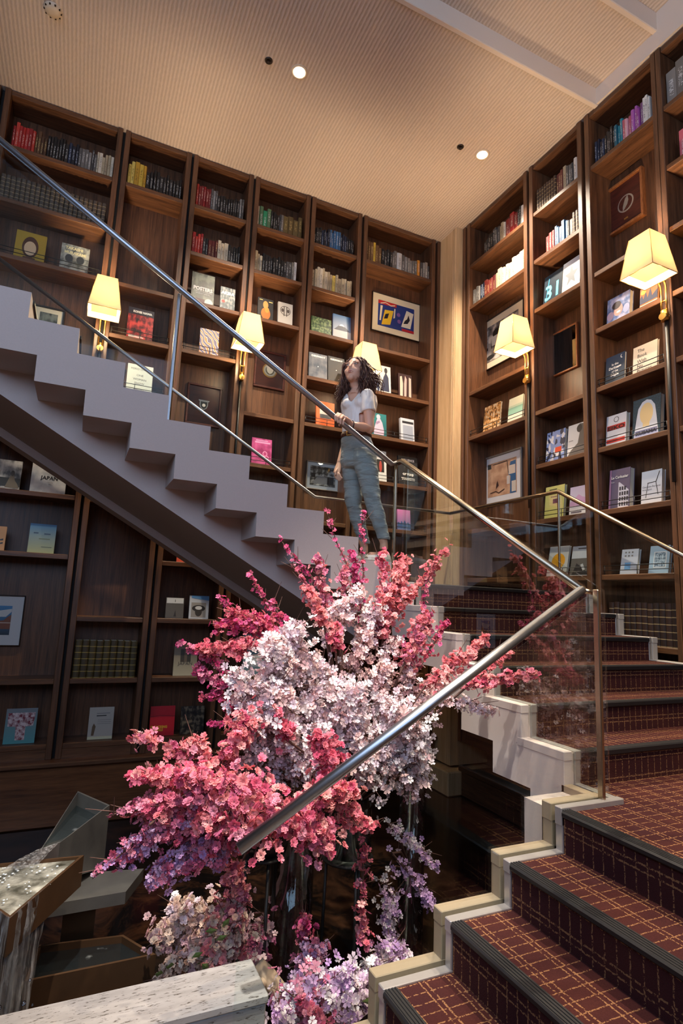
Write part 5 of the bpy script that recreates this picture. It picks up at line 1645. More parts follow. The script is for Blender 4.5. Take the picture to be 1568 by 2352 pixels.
# ------------------------------------------------------------------ blossoms
FC = {'white': [(246, 228, 232), (250, 238, 238), (238, 214, 224)], 'blush': [(240, 200, 196), (244, 212, 204), (232, 186, 186)], 'coral': [(242, 154, 156), (246, 174, 170), (234, 130, 138)],
      'hot': [(234, 120, 146), (240, 144, 162), (222, 98, 128)], 'magenta': [(216, 84, 136), (204, 66, 118), (230, 116, 160)], 'rose': [(224, 132, 158), (232, 156, 176), (210, 112, 146)],
      'lilac': [(214, 172, 212), (222, 186, 220), (198, 156, 208)], 'cream': [(238, 208, 184), (242, 220, 200), (230, 192, 172)], 'deep': [(214, 104, 120), (222, 122, 134), (200, 80, 102)]}


def petal_mat(name, cols):
    m_, nt, b = new_mat('petal_' + name)
    at = N(nt, 'ShaderNodeAttribute'); at.attribute_name = 'pcol'
    nt.links.new(at.outputs['Color'], b.inputs['Base Color'])
    b.inputs['Roughness'].default_value = 0.6
    b.inputs['Specular IOR Level'].default_value = 0.2
    tr = N(nt, 'ShaderNodeBsdfTranslucent')
    nt.links.new(at.outputs['Color'], tr.inputs[0])
    mx = N(nt, 'ShaderNodeMixShader'); mx.inputs[0].default_value = 0.3
    nt.links.new(b.outputs[0], mx.inputs[1]); nt.links.new(tr.outputs[0], mx.inputs[2])
    nt.links.new(mx.outputs[0], nt.nodes['Material Output'].inputs[0])
    return m_


M_PETAL = petal_mat('blossom', None)
M_TWIG = pbr('twig_bark', srgb(92, 62, 52), 0.8)
M_LEAF = pbr('leaf_green', srgb(138, 158, 84), 0.5)


def blossom_geo(double, r_):
    """quads of a blossom of unit radius facing +z; returns verts, quads, shade factor per vertex"""
    V, F, Sh = [], [], []
    layers = [(1.0, 0.22, 0.0)] if not double else [(1.0, 0.2, 0.0), (0.8, 0.42, 0.6), (0.52, 0.55, 0.2)]
    for R, cup, ph in layers:
        for k in range(5):
            a = ph + 2 * PI * k / 5 + r_.uniform(-0.12, 0.12)
            def Q(rad, off, z):
                return (rad * math.cos(a + off), rad * math.sin(a + off), z)
            rr = R * r_.uniform(0.88, 1.1)
            w = 0.56
            z1_, z2_ = cup * 0.55 * rr, cup * rr + r_.uniform(-0.1, 0.12)
            b = len(V)
            V += [Q(0.08, 0, 0), Q(rr * 0.62, -w, z1_ + 0.04), Q(rr * 0.62, w, z1_ + 0.04), Q(rr * 0.66, 0, z1_ - 0.05), Q(rr, -w * 0.5, z2_), Q(rr, w * 0.5, z2_), Q(rr * 0.92, 0, z2_ - 0.06)]
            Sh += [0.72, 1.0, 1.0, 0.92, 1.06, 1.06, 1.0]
            F += [(b, b + 1, b + 4, b + 3), (b, b + 3, b + 5, b + 2), (b + 3, b + 4, b + 6, b + 5)]
    return np.array(V, float), np.array(F, int), np.array(Sh, float)


rb = random.Random(21)
PROT = [blossom_geo(False, rb) for _ in range(4)] + [blossom_geo(True, rb) for _ in range(4)]


def rotmat(nrm, spin):
    z = Vector(nrm).normalized()
    a = Vector((0, 0, 1)) if abs(z.z) < 0.9 else Vector((1, 0, 0))
    x = a.cross(z).normalized(); y = z.cross(x)
    c_, s_ = math.cos(spin), math.sin(spin)
    x2 = x * c_ + y * s_; y2 = y * c_ - x * s_
    return np.array([[x2.x, y2.x, z.x], [x2.y, y2.y, z.y], [x2.z, y2.z, z.z]])


def bulk_mesh(name, V, F, Cc, mats):
    me = bpy.data.meshes.new(name)
    nf = len(F)
    me.vertices.add(len(V)); me.vertices.foreach_set('co', V.astype(np.float32).ravel())
    me.loops.add(nf * 4); me.loops.foreach_set('vertex_index', F.astype(np.int32).ravel())
    me.polygons.add(nf)
    me.polygons.foreach_set('loop_start', np.arange(0, nf * 4, 4, dtype=np.int32))
    me.polygons.foreach_set('loop_total', np.full(nf, 4, dtype=np.int32))
    at = me.attributes.new('pcol', 'FLOAT_COLOR', 'POINT')
    at.data.foreach_set('color', Cc.astype(np.float32).ravel())
    for mt in mats:
        me.materials.append(mt)
    me.update(calc_edges=True)
    me.validate()
    return me


CAMP = Vector((0, 0, CZ))
NB = [0, 0]


def make_blossoms(items, org):
    Vs, Fs, Cs = [], [], []
    b = 0
    for (p, nrm, size, col, proto) in items:
        V, F, Sh = PROT[proto]
        Rm = rotmat(nrm, rb.uniform(0, 6.28)) * size
        W_ = V @ Rm.T + (np.array(p) - np.array(org))
        Vs.append(W_); Fs.append(F + b); b += len(V)
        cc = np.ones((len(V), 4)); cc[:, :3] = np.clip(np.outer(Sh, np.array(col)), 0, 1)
        Cs.append(cc)
    return np.vstack(Vs), np.vstack(Fs), np.vstack(Cs)


HUB = V3 + Vector((0, 0, H3 * 0.9))
used_lab = {}


def spray(name, a, b, width, count, cols, size, label, hub=None, singles=2, double=None, sag=0.0, twig=True, taper=0.6, hollow=False):
    """a,b: (u,v,y) start and tip of the flowering part of one branch"""
    A_, B2 = aty(*a), aty(*b)
    size *= 0.68
    count = int(count * (1.95 if width > 0.045 else 1.45))
    width *= 1.12 if width > 0.045 else 1.25
    root = hub if hub is not None else HUB
    org = A_.copy()
    t = thing(name, org, label, 'flower branch', 'blossom branches of the arrangement')
    ctrl = [root, root.lerp(A_, 0.6) + Vector((rb.uniform(-.03, .03), rb.uniform(-.03, .03), 0.03)), A_]
    path = []
    nn = 6
    for i in range(nn + 1):
        s = i / nn
        p = A_.lerp(B2, s) + Vector((rb.uniform(-1, 1), rb.uniform(-1, 1), rb.uniform(-1, 1))) * width * 0.25 * (0 if i in (0,) else 1)
        p.z -= sag * s * s
        path.append(p)
    st = MB()
    st.tube(ctrl[:2] + path, [0.006] * 2 + [0.006 - 0.0045 * i / nn for i in range(nn + 1)], 5, smooth=True)
    items = []
    for i in range(count):
        s = rb.random() ** 0.85
        k = s * nn
        i0 = min(int(k), nn - 1)
        base = path[i0].lerp(path[i0 + 1], k - i0)
        dirv = Vector((rb.gauss(0, 1), rb.gauss(0, 1), rb.gauss(0, 1))).normalized()
        rad = width * (1 - taper * s) * min(1.7, abs(rb.gauss(0, 0.62)) + 0.12)
        p = base + dirv * rad
        tocam = (CAMP - p).normalized()
        nrm = dirv * 0.7 + tocam * 0.5 + Vector((0, 0, 0.3)) + Vector((rb.uniform(-1, 1), rb.uniform(-1, 1), rb.uniform(-1, 1)))
        cl = FC[rb.choice(cols)]
        col = srgb(*cl[rb.randrange(len(cl))])
        f = rb.uniform(0.78, 1.12)
        col = [min(1, x * f) for x in col]
        pr = rb.randrange(4) if double is False else (4 + rb.randrange(4) if double else rb.randrange(8))
        items.append((p, nrm, size * rb.uniform(0.65, 1.15), col, pr))
        if rad > width * 0.3 and i % 2 == 0:
            st.tube([base, p], [0.0022, 0.0012], 4, cap=False)
    if twig:
        for i in range(3):
            s = rb.uniform(0.4, 1.0); i0 = min(int(s * nn), nn - 1)
            q = path[i0]
            st.tube([q, q + (B2 - A_).normalized() * 0.06 + Vector((rb.uniform(-.07, .07), rb.uniform(-.05, .05), rb.uniform(-.02, .08)))], [0.0025, 0.001], 4, cap=False)
    part('stem', st, M_TWIG, t)
    # the blossoms nearest the viewer are single parts, the rest one mass
    items.sort(key=lambda it: (Vector(it[0]) - CAMP).length)
    ns = min(singles, len(items))
    for it in items[:ns]:
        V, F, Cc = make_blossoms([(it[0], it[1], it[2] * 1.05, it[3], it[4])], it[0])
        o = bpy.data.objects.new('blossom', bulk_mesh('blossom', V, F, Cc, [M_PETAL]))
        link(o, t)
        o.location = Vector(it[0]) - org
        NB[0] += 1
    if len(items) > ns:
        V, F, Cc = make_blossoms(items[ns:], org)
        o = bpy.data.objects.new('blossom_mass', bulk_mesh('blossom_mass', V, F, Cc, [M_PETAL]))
        link(o, t)
        o['kind'] = 'stuff'
    NB[1] += len(items)
    return t


sp = spray
WISP = 'slender branch of small %s blossoms %s'
# upright wisps on top
sp('plum_branch', (838, 1410, 2.9), (746, 1168, 2.9), .022, 34, ['magenta', 'hot'], .021, WISP % ('magenta', "reaching up before the woman's shin"), double=False, taper=.3)
sp('plum_branch', (832, 1390, 2.85), (832, 1172, 2.85), .022, 40, ['magenta', 'hot'], .021, WISP % ('magenta', 'rising straight up over her foot'), taper=.3)
sp('plum_branch', (822, 1430, 2.88), (814, 1262, 2.88), .055, 95, ['magenta'], .021, 'dense upright branch of small magenta blossoms below her feet')
sp('plum_branch', (768, 1390, 2.9), (642, 1234, 2.9), .025, 32, ['magenta', 'rose'], .021, WISP % ('magenta', 'crossing the second step of the upper stair'), taper=.3)
sp('cherry_branch', (752, 1410, 2.85), (668, 1290, 2.9), .03, 38, ['rose', 'hot'], .022, WISP % ('rose pink', 'in front of the plaster stair side'))
sp('cherry_branch', (745, 1400, 2.85), (735, 1286, 2.85), .06, 60, ['coral', 'rose'], .026, 'tufted branch of coral blossoms against the plaster stair side')
sp('cherry_branch', (790, 1420, 2.85), (790, 1300, 2.85), .05, 50, ['coral', 'rose'], .026, 'upright coral pink branch between the magenta wisps')
sp('plum_branch', (650, 1450, 2.95), (570, 1318, 2.95), .022, 30, ['magenta', 'hot'], .021, WISP % ('magenta', 'leaning over the dim bookshelves'), taper=.3)
sp('plum_branch', (655, 1430, 2.95), (592, 1352, 2.95), .022, 22, ['magenta'], .021, WISP % ('magenta', 'tucked beside the leaning wisp'), taper=.3)
sp('plum_branch', (645, 1430, 2.95), (625, 1376, 2.95), .02, 12, ['magenta', 'hot'], .021, 'short tip of small magenta blossoms near the stair underside', taper=.3)
sp('plum_branch', (605, 1440, 2.95), (498, 1372, 2.95), .022, 24, ['magenta'], .021, WISP % ('magenta', 'pointing at the bowl-cover book'), taper=.3)
# deep pink mass over the shelves
DEEP = 'deep pink blossom branch %s'
sp('cherry_branch', (650, 1450, 2.85), (505, 1432, 2.9), .075, 170, ['deep', 'magenta'], .026, DEEP % 'spreading across the dim bookshelves')
sp('cherry_branch', (610, 1430, 2.88), (530, 1410, 2.9), .06, 90, ['deep'], .026, DEEP % 'above the pale teal book')
sp('cherry_branch', (620, 1480, 2.85), (455, 1482, 2.9), .075, 160, ['deep', 'coral'], .026, DEEP % 'before the sand coloured book')
sp('cherry_branch', (570, 1570, 2.85), (414, 1478, 2.95), .035, 60, ['magenta', 'rose'], .024, DEEP % 'with a thin tip reaching the olive volumes', taper=.4)
sp('cherry_branch', (590, 1600, 2.8), (452, 1540, 2.9), .05, 80, ['magenta', 'rose'], .024, DEEP % 'hanging below the sand coloured book')
sp('cherry_branch', (610, 1645, 2.78), (470, 1595, 2.9), .05, 80, ['magenta', 'deep'], .024, DEEP % 'over the dark speckled book')
sp('plum_branch', (600, 1670, 2.8), (478, 1662, 2.85), .025, 20, ['magenta'], .022, 'thin magenta twig pointing to the red book', taper=.3)
# coral branches on the upper right
COR = 'coral blossom branch %s'
sp('cherry_branch', (905, 1420, 2.75), (1028, 1252, 2.75), .045, 95, ['coral'], .028, COR % 'arching up before the glass corner post', double=True, taper=.35)
sp('cherry_branch', (885, 1440, 2.72), (930, 1282, 2.75), .085, 170, ['coral'], .028, COR % 'massed below the woman', double=True)
sp('cherry_branch', (880, 1410, 2.78), (876, 1262, 2.8), .05, 70, ['coral', 'hot'], .026, COR % "beside the woman's white shoe", double=True)
sp('plum_branch', (965, 1420, 2.75), (988, 1302, 2.75), .02, 26, ['magenta', 'hot'], .021, WISP % ('magenta', 'hanging from the coral arch'), taper=.2)
sp('cherry_branch', (930, 1520, 2.65), (985, 1410, 2.7), .08, 150, ['coral', 'rose'], .028, COR % 'in front of the carpeted risers', double=True)
sp('plum_branch', (965, 1530, 2.65), (1030, 1425, 2.7), .035, 60, ['magenta', 'deep'], .023, WISP % ('deep pink', 'standing before the glass panel'))
sp('cherry_branch', (860, 1450, 2.75), (900, 1345, 2.75), .075, 120, ['coral', 'rose'], .028, COR % 'under the massed coral blossoms', double=True)
sp('cherry_branch', (980, 1570, 2.55), (1120, 1462, 2.5), .055, 130, ['coral'], .028, COR % 'reaching to the steel handrail', double=True)
sp('cherry_branch', (1060, 1570, 2.4), (1236, 1552, 2.2), .035, 95, ['coral', 'hot'], .026, COR % 'with its tip past the steel handrail', double=True, taper=.2)
sp('cherry_branch', (1080, 1570, 2.4), (1176, 1496, 2.3), .035, 55, ['coral'], .026, COR % 'crossing just behind the steel handrail', double=True)
sp('cherry_branch', (1000, 1600, 2.5), (1128, 1636, 2.4), .045, 90, ['blush', 'white'], .026, 'pale pink branch casting shadows on the stair side', double=False)
# white centre
k = 0
WN = ['upper left', 'upper', 'left', 'inner left', 'inner', 'lower left', 'inner low', 'central', 'right', 'low left', 'low inner', 'low', 'low central', 'low right', 'outer right', 'outer low', 'rightmost', 'lowest left', 'lowest inner', 'lowest', 'lowest central', 'lowest right', 'bottom right']
WHITE = [(620, 1500), (680, 1470), (595, 1560), (655, 1555), (715, 1540), (640, 1620), (700, 1620), (760, 1600), (820, 1600), (600, 1680), (660, 1700), (720, 1690), (780, 1680), (840, 1680), (900, 1700), (935, 1670), (965, 1715), (640, 1755), (700, 1765), (760, 1750), (840, 1750), (895, 1760), (945, 1765), (800, 1640), (870, 1640), (590, 1620), (570, 1720), (560, 1600)]
for i, (u, v) in enumerate(WHITE):
    y = 2.5 + 0.12 * ((i * 7) % 5) / 4
    sp('cherry_branch', (u + rb.uniform(-30, 30), v + rb.uniform(10, 40), y + 0.06), (u + rb.uniform(-30, 30), v - rb.uniform(20, 50), y), .105, 115, ['white', 'white', 'white', 'blush'], .031, 'white blossom branch in the dense middle of the arrangement', double=False, singles=4)
for i, (u, v) in enumerate([(800, 1400), (850, 1430), (890, 1520), (930, 1565), (865, 1560), (965, 1605), (1005, 1590), (830, 1490), (770, 1420)]):
    sp('cherry_branch', (u - 20, v + 40, 2.72), (u + 20, v - 40, 2.68), .09, 95, ['blush', 'blush', 'white'] if i > 1 else ['white', 'blush'], .028, 'pale blush blossom branch below the coral branches', double=False, singles=3)
# coral accents in the white
sp('cherry_branch', (745, 1440, 2.6), (702, 1350, 2.65), .05, 70, ['coral'], .028, 'coral sprig above the white blossoms before the stair side', double=True)
sp('cherry_branch', (770, 1490, 2.6), (775, 1440, 2.6), .05, 50, ['coral', 'hot'], .028, 'coral sprig at the upper edge of the white blossoms', double=True)
sp('cherry_branch', (660, 1700, 2.42), (645, 1640, 2.42), .045, 45, ['hot', 'deep'], .026, 'small hot pink sprig amid the white blossoms', double=True)
sp('cherry_branch', (765, 1790, 2.36), (735, 1700, 2.38), .08, 140, ['deep', 'hot'], .028, 'deep red-pink cluster low in the white blossoms', double=True)
sp('cherry_branch', (570, 1640, 2.5), (530, 1740, 2.45), .07, 140, ['coral', 'hot'], .028, 'coral cluster at the shelf side of the white blossoms', double=True)
# lower left, arching and drooping
LL_ = '%s branch %s'
sp('cherry_branch', (540, 1765, 2.5), (310, 1698, 2.5), .04, 80, ['coral', 'rose'], .028, LL_ % ('coral blossom', 'reaching toward the plinth of the bookcases'), taper=.1, sag=-0.02)
sp('cherry_branch', (500, 1750, 2.5), (425, 1702, 2.5), .045, 60, ['coral'], .028, LL_ % ('coral blossom', 'with a rounded tip before the wood plinth'), double=True)
sp('cherry_branch', (560, 1800, 2.4), (320, 1775, 2.4), .07, 190, ['coral', 'hot'], .028, LL_ % ('arching coral blossom', 'above the drooping pink mass'))
sp('cherry_branch', (540, 1830, 2.38), (305, 1850, 2.4), .08, 230, ['hot', 'rose', 'coral'], .028, LL_ % ('arching pink blossom', 'above the fountain'))
sp('cherry_branch', (500, 1860, 2.36), (262, 1965, 2.4), .075, 220, ['rose', 'hot', 'lilac'], .026, LL_ % ('drooping rose blossom', 'beside the fountain trough'))
sp('cherry_branch', (530, 1880, 2.36), (335, 2035, 2.4), .07, 200, ['rose', 'lilac'], .026, LL_ % ('drooping rose and lilac blossom', 'over the fountain shelf'))
sp('cherry_branch', (560, 1890, 2.34), (440, 1985, 2.36), .07, 160, ['rose', 'lilac', 'hot'], .026, LL_ % ('drooping lilac-pink blossom', 'near the lower end of the handrail'))
sp('cherry_branch', (360, 1880, 2.36), (214, 2022, 2.38), .016, 34, ['rose', 'lilac'], .022, 'thin hanging spray of pale pink blossoms over the fountain trough', taper=.0, double=False)
sp('cherry_branch', (340, 1850, 2.36), (246, 1872, 2.38), .02, 16, ['rose'], .022, 'thin twig of pale pink blossoms at the trough rim', taper=.2, double=False)
sp('cherry_branch', (500, 1900, 2.34), (500, 2000, 2.34), .05, 90, ['lilac', 'rose'], .025, 'short lilac spray hanging below the handrail end')
# hot pink band
HP = 'dense hot pink branch %s'
sp('cherry_branch', (640, 1850, 2.26), (430, 1810, 2.3), .10, 300, ['hot', 'coral', 'rose'], .031, HP % 'massed behind the handrail end', double=True, taper=.3, singles=6)
sp('cherry_branch', (640, 1900, 2.24), (470, 1870, 2.28), .085, 230, ['hot', 'coral'], .031, HP % 'at the lower edge of the arrangement', double=True, taper=.3, singles=6)
sp('cherry_branch', (640, 1870, 2.24), (745, 1935, 2.26), .08, 190, ['coral', 'rose', 'hot'], .031, HP % 'under the steel handrail', double=True, taper=.3, singles=6)
sp('cherry_branch', (700, 1850, 2.26), (810, 1815, 2.3), .075, 150, ['coral', 'hot'], .030, HP % 'beside the white lower blossoms', double=True, singles=5)
sp('cherry_branch', (780, 1860, 2.3), (850, 1900, 2.35), .055, 80, ['coral', 'deep'], .028, HP % 'before the wide glass vase', double=True)
sp('cherry_branch', (835, 1890, 2.35), (828, 2175, 2.4), .028, 75, ['coral', 'deep', 'rose'], .026, 'long strand of coral blossoms hanging past the vase', taper=.1, singles=4)
LD = 'dim lilac branch %s'
sp('cherry_branch', (880, 1880, 2.8), (1000, 2000, 2.7), .06, 60, ['lilac', 'white'], .024, LD % 'over the dark marble floor', hub=V2 + Vector((0, 0, 0.5)), double=False)
sp('cherry_branch', (900, 1960, 2.8), (1000, 2085, 2.7), .07, 60, ['lilac'], .024, LD % 'hanging toward the beige kerb', hub=V2 + Vector((0, 0, 0.5)), double=False)
sp('cherry_branch', (880, 2010, 2.8), (905, 2180, 2.7), .08, 90, ['lilac', 'white'], .024, LD % 'falling beside the narrow vase', hub=V2 + Vector((0, 0, 0.5)), double=False)
sp('cherry_branch', (960, 1780, 2.75), (975, 1690, 2.72), .06, 110, ['white'], .027, 'white blossom branch over the narrow vase', hub=V2 + Vector((0, 0, 0.7)), double=False)
# in the vases
for (vv, hh_, rr_, lab) in ((V1, H1, 0.085, 'blossom stalk pressed inside the tall glass vase'), (V2, H2, 0.058, 'blossom stalk pressed inside the narrow glass vase')):
    items = []
    org = vv
    for i in range(430):
        a = rb.uniform(0, 6.28); r0 = rr_ * math.sqrt(rb.random())
        p = Vector((vv.x + r0 * math.cos(a), vv.y + r0 * math.sin(a), vv.z + 0.05 + rb.random() * (hh_ - 0.08)))
        cl = FC[rb.choice(['blush', 'white', 'rose'])]
        items.append((p, (math.cos(a), math.sin(a), 0.3), 0.027 * rb.uniform(.7, 1.1), srgb(*cl[rb.randrange(3)]), rb.randrange(4)))
    t = thing('cherry_branch', vv + Vector((0, 0, 0.02)), lab, 'flower branch', 'blossom branches of the arrangement')
    part('stem', MB().tube([vv + Vector((0, 0, 0.03)), vv + Vector((0.01, 0, hh_))], 0.006, 6), M_TWIG, t)
    V, F, Cc = make_blossoms(items, t.location)
    o = bpy.data.objects.new('blossom_mass', bulk_mesh('blossom_mass', V, F, Cc, [M_PETAL])); link(o, t); o['kind'] = 'stuff'
# bottom groups
hc = V4 + Vector((0, 0, 0.1))
CR = 'cream blossom branch %s'
fl = lambda u, v, y: Vector((aty(u, v, y).x, y, Z(-2.0)))
sp('cherry_branch', (450, 2100, 2.85), (365, 2160, 2.8), .10, 150, ['cream', 'blush'], .029, CR % 'beside the lower fountain tray', hub=fl(470, 2200, 2.85), double=True, singles=4)
sp('cherry_branch', (480, 2120, 2.82), (400, 2080, 2.85), .09, 120, ['cream', 'white'], .029, CR % 'at the top of the low cream group', hub=fl(470, 2200, 2.85), double=True, singles=4)
sp('cherry_branch', (500, 2130, 2.7), (440, 2210, 2.65), .11, 170, ['cream', 'blush'], .029, CR % 'just behind the travertine wall', hub=fl(500, 2200, 2.8), double=True, singles=5)
sp('cherry_branch', (540, 2120, 2.6), (490, 2225, 2.55), .11, 150, ['cream', 'blush', 'coral'], .029, CR % 'mixed with coral near the wall end', hub=fl(520, 2200, 2.8), double=True, singles=4)
sp('cherry_branch', (400, 2200, 2.6), (368, 2248, 2.55), .045, 40, ['cream'], .027, CR % 'with pale green leaves at its tip', hub=fl(470, 2200, 2.8), double=True)
sp('cherry_branch', (530, 2030, 2.65), (548, 2140, 2.65), .09, 130, ['blush', 'coral', 'rose'], .027, 'peach blossom branch behind the glass edge', hub=hc)
sp('cherry_branch', (600, 2120, 2.75), (570, 2215, 2.65), .11, 140, ['blush', 'rose'], .027, 'dusky pink branch behind the wall end', hub=fl(600, 2230, 2.75))
sp('cherry_branch', (520, 1960, 2.6), (560, 2060, 2.6), .06, 80, ['coral', 'rose'], .026, 'short coral branch below the handrail end', hub=hc)
sp('cherry_branch', (690, 2150, 2.6), (705, 2105, 2.6), .05, 60, ['deep', 'magenta'], .025, 'dark pink sprig near the floor under the wide vase', hub=fl(700, 2230, 2.65), double=True)
sp('cherry_branch', (700, 2220, 2.45), (735, 2180, 2.5), .06, 90, ['lilac', 'rose'], .025, 'purple sprig near the floor under the wide vase', hub=fl(710, 2250, 2.5))
sp('cherry_branch', (650, 2320, 2.2), (720, 2250, 2.22), .085, 190, ['lilac', 'rose', 'white'], .03, 'bright lilac branch on the floor by the stair kerb', hub=fl(700, 2340, 2.3), double=False, singles=6, taper=.2)
sp('cherry_branch', (720, 2270, 2.22), (800, 2245, 2.25), .075, 150, ['lilac', 'lilac', 'white'], .03, 'violet-tinged lilac branch before the stand legs', hub=fl(740, 2330, 2.3), double=False, singles=6, taper=.2)
sp('cherry_branch', (740, 2350, 2.12), (700, 2310, 2.14), .055, 80, ['hot', 'rose'], .028, 'hot pink sprig among the floor lilac', hub=fl(720, 2360, 2.2), double=True, singles=4)
sp('cherry_branch', (800, 2340, 2.18), (845, 2260, 2.25), .09, 180, ['white', 'white', 'lilac'], .03, 'white blossom branch against the stair kerb', hub=fl(800, 2360, 2.25), double=False, singles=6, taper=.2)
sp('cherry_branch', (850, 2230, 2.4), (925, 2185, 2.5), .07, 110, ['lilac', 'white'], .027, 'pale lilac branch touching the stair kerb', hub=fl(860, 2260, 2.4), double=False, singles=3)
sp('cherry_branch', (660, 2345, 2.15), (640, 2330, 2.15), .05, 50, ['lilac', 'white'], .028, 'lilac tip beside the end of the travertine wall', hub=fl(690, 2350, 2.2), double=False)
# leaves
m = MB()
for (u, v) in [(375, 2235), (400, 2215), (455, 2215), (480, 2225), (470, 2140), (495, 2160), (440, 2200), (830, 2300), (510, 2130)]:
    p = aty(u, v, 2.5 if u < 800 else 2.15)
    d = Vector((rb.uniform(-1, 1), -0.4, rb.uniform(-.2, 1))).normalized() * 0.05
    s = d.cross(Vector((0, 1, 0.2))).normalized() * 0.014
    m.add([p, p + d * 0.5 + s, p + d, p + d * 0.5 - s, p + d * 0.5 + Vector((0, -0.004, 0))], [(0, 1, 4), (1, 2, 4), (2, 3, 4), (3, 0, 4)])
t = thing('leaf_sprig', aty(455, 2215, 2.5), 'few pale green leaves showing in the low cream blossoms', 'leaves')
part('leaves', m, M_LEAF, t, kind='stuff')

# ------------------------------------------------------------------ the woman on the stair
def voxel(mb, size, smooth=4, name='body'):
    me = mb.mesh(name + '_raw', [])
    o = bpy.data.objects.new(name + '_raw', me)
    C.objects.link(o)
    r = o.modifiers.new('r', 'REMESH'); r.mode = 'VOXEL'; r.voxel_size = size; r.use_smooth_shade = True
    if smooth:
        s = o.modifiers.new('s', 'SMOOTH'); s.factor = 0.5; s.iterations = smooth
    dg = bpy.context.evaluated_depsgraph_get()
    out = bpy.data.meshes.new_from_object(o.evaluated_get(dg))
    bpy.data.objects.remove(o)
    out.name = name
    for p in out.polygons:
        p.use_smooth = True
    return out


def skin_mat():
    m_, nt, b = new_mat('skin')
    b.inputs['Base Color'].default_value = c4(srgb(222, 170, 142))
    b.inputs['Roughness'].default_value = 0.5
    b.inputs['Subsurface Weight'].default_value = 0.12
    b.inputs['Subsurface Radius'].default_value = (0.02, 0.008, 0.005)
    return m_


def denim_mat():
    m_, nt, b = new_mat('light_denim')
    tc = N(nt, 'ShaderNodeTexCoord')
    n1 = N(nt, 'ShaderNodeTexNoise'); n1.inputs['Scale'].default_value = 6; n1.inputs['Detail'].default_value = 4
    nt.links.new(tc.outputs['Object'], n1.inputs['Vector'])
    n2 = N(nt, 'ShaderNodeTexNoise'); n2.inputs['Scale'].default_value = 140
    nt.links.new(tc.outputs['Object'], n2.inputs['Vector'])
    f = mathn(nt, 'ADD', mathn(nt, 'MULTIPLY', n1.outputs['Fac'], 0.8), mathn(nt, 'MULTIPLY', n2.outputs['Fac'], 0.25))
    nt.links.new(mixc(nt, f, srgb(104, 112, 116), srgb(182, 186, 184)), b.inputs['Base Color'])
    b.inputs['Roughness'].default_value = 0.85
    mp = N(nt, 'ShaderNodeMapping'); mp.inputs['Scale'].default_value = (7, 7, 26)
    nt.links.new(tc.outputs['Object'], mp.inputs['Vector'])
    n3 = N(nt, 'ShaderNodeTexNoise'); n3.inputs['Scale'].default_value = 1.0; n3.inputs['Detail'].default_value = 2; n3.inputs['Distortion'].default_value = 0.6
    nt.links.new(mp.outputs[0], n3.inputs['Vector'])
    bp = N(nt, 'ShaderNodeBump'); bp.inputs['Strength'].default_value = 0.7; bp.inputs['Distance'].default_value = 0.03
    nt.links.new(n3.outputs['Fac'], bp.inputs['Height'])
    nt.links.new(bp.outputs['Normal'], b.inputs['Normal'])
    return m_


def satin_mat():
    m_, nt, b = new_mat('white_satin')
    b.inputs['Base Color'].default_value = c4(srgb(232, 224, 216))
    b.inputs['Roughness'].default_value = 0.38
    tc = N(nt, 'ShaderNodeTexCoord')
    mp = N(nt, 'ShaderNodeMapping'); mp.inputs['Scale'].default_value = (16, 16, 6); mp.inputs['Rotation'].default_value = (0.5, 0.7, 0)
    nt.links.new(tc.outputs['Object'], mp.inputs['Vector'])
    n3 = N(nt, 'ShaderNodeTexNoise'); n3.inputs['Scale'].default_value = 1.0; n3.inputs['Detail'].default_value = 2
    nt.links.new(mp.outputs[0], n3.inputs['Vector'])
    bp = N(nt, 'ShaderNodeBump'); bp.inputs['Strength'].default_value = 0.6; bp.inputs['Distance'].default_value = 0.03
    nt.links.new(n3.outputs['Fac'], bp.inputs['Height'])
    nt.links.new(bp.outputs['Normal'], b.inputs['Normal'])
    return m_


M_SKIN, M_DENIM, M_SATIN = skin_mat(), denim_mat(), satin_mat()
J = aty
# torso frame: she faces left along the stair, turned a little toward the camera
tf = Vector((-0.80, -0.60, 0)).normalized()       # front
ts = Vector((-0.60, 0.80, 0)).normalized()        # toward her right (far) side
up = Vector((0, 0, 1))
neck = J(820, 897, 3.93)
chestc = J(824, 930, 3.93)
waist = J(818, 1000, 3.93)
hipc = J(824, 1048, 3.93)
shL = chestc - ts * 0.155 + up * 0.085            # near shoulder
shR = chestc + ts * 0.155 + up * 0.085
shL = J(843, 908, 3.80)
elL = J(849, 985, 3.765)
wrL = J(806, 975, 3.70)
handL = J(788, 962, 3.672)
shR = J(808, 911, 4.06)
elR = J(800, 1000, 4.12)
wrR = J(779, 1063, 4.06)
handR = J(773, 1086, 4.03)


def oval(m, pts, dims, seg=20):
    """loft of rings with half-widths (side, front) in the torso frame"""
    vs = []
    for p, (a, b) in zip(pts, dims):
        for k in range(seg):
            t = 2 * PI * k / seg
            vs.append(p + ts * (a * math.cos(t)) + tf * (b * math.sin(t)))
    n = len(pts)
    fs = [(i * seg + k, i * seg + (k + 1) % seg, (i + 1) * seg + (k + 1) % seg, (i + 1) * seg + k) for i in range(n - 1) for k in range(seg)]
    fs.append(tuple(range(seg))[::-1]); fs.append(tuple((n - 1) * seg + k for k in range(seg)))
    m.add(vs, fs, 0, True)


# head frame: looks up and to the left
hf = Vector((-0.76, -0.60, 0.20)).normalized()
hs = hf.cross(up).normalized()                    # her right ... side axis
hu = hs.cross(hf).normalized()
hc_ = J(817, 853.5, 3.925)
HSC = 1.13
RH = Matrix((hs, hf, hu)).transposed()            # local x side, y front, z up


def HP_(x, y, z):
    return hc_ + (hs * x + hf * y + hu * z) * HSC


def hell(m_, c, r, seg, rings):
    m_.ell(c, tuple(q * HSC for q in r), seg, rings, rot=RH)


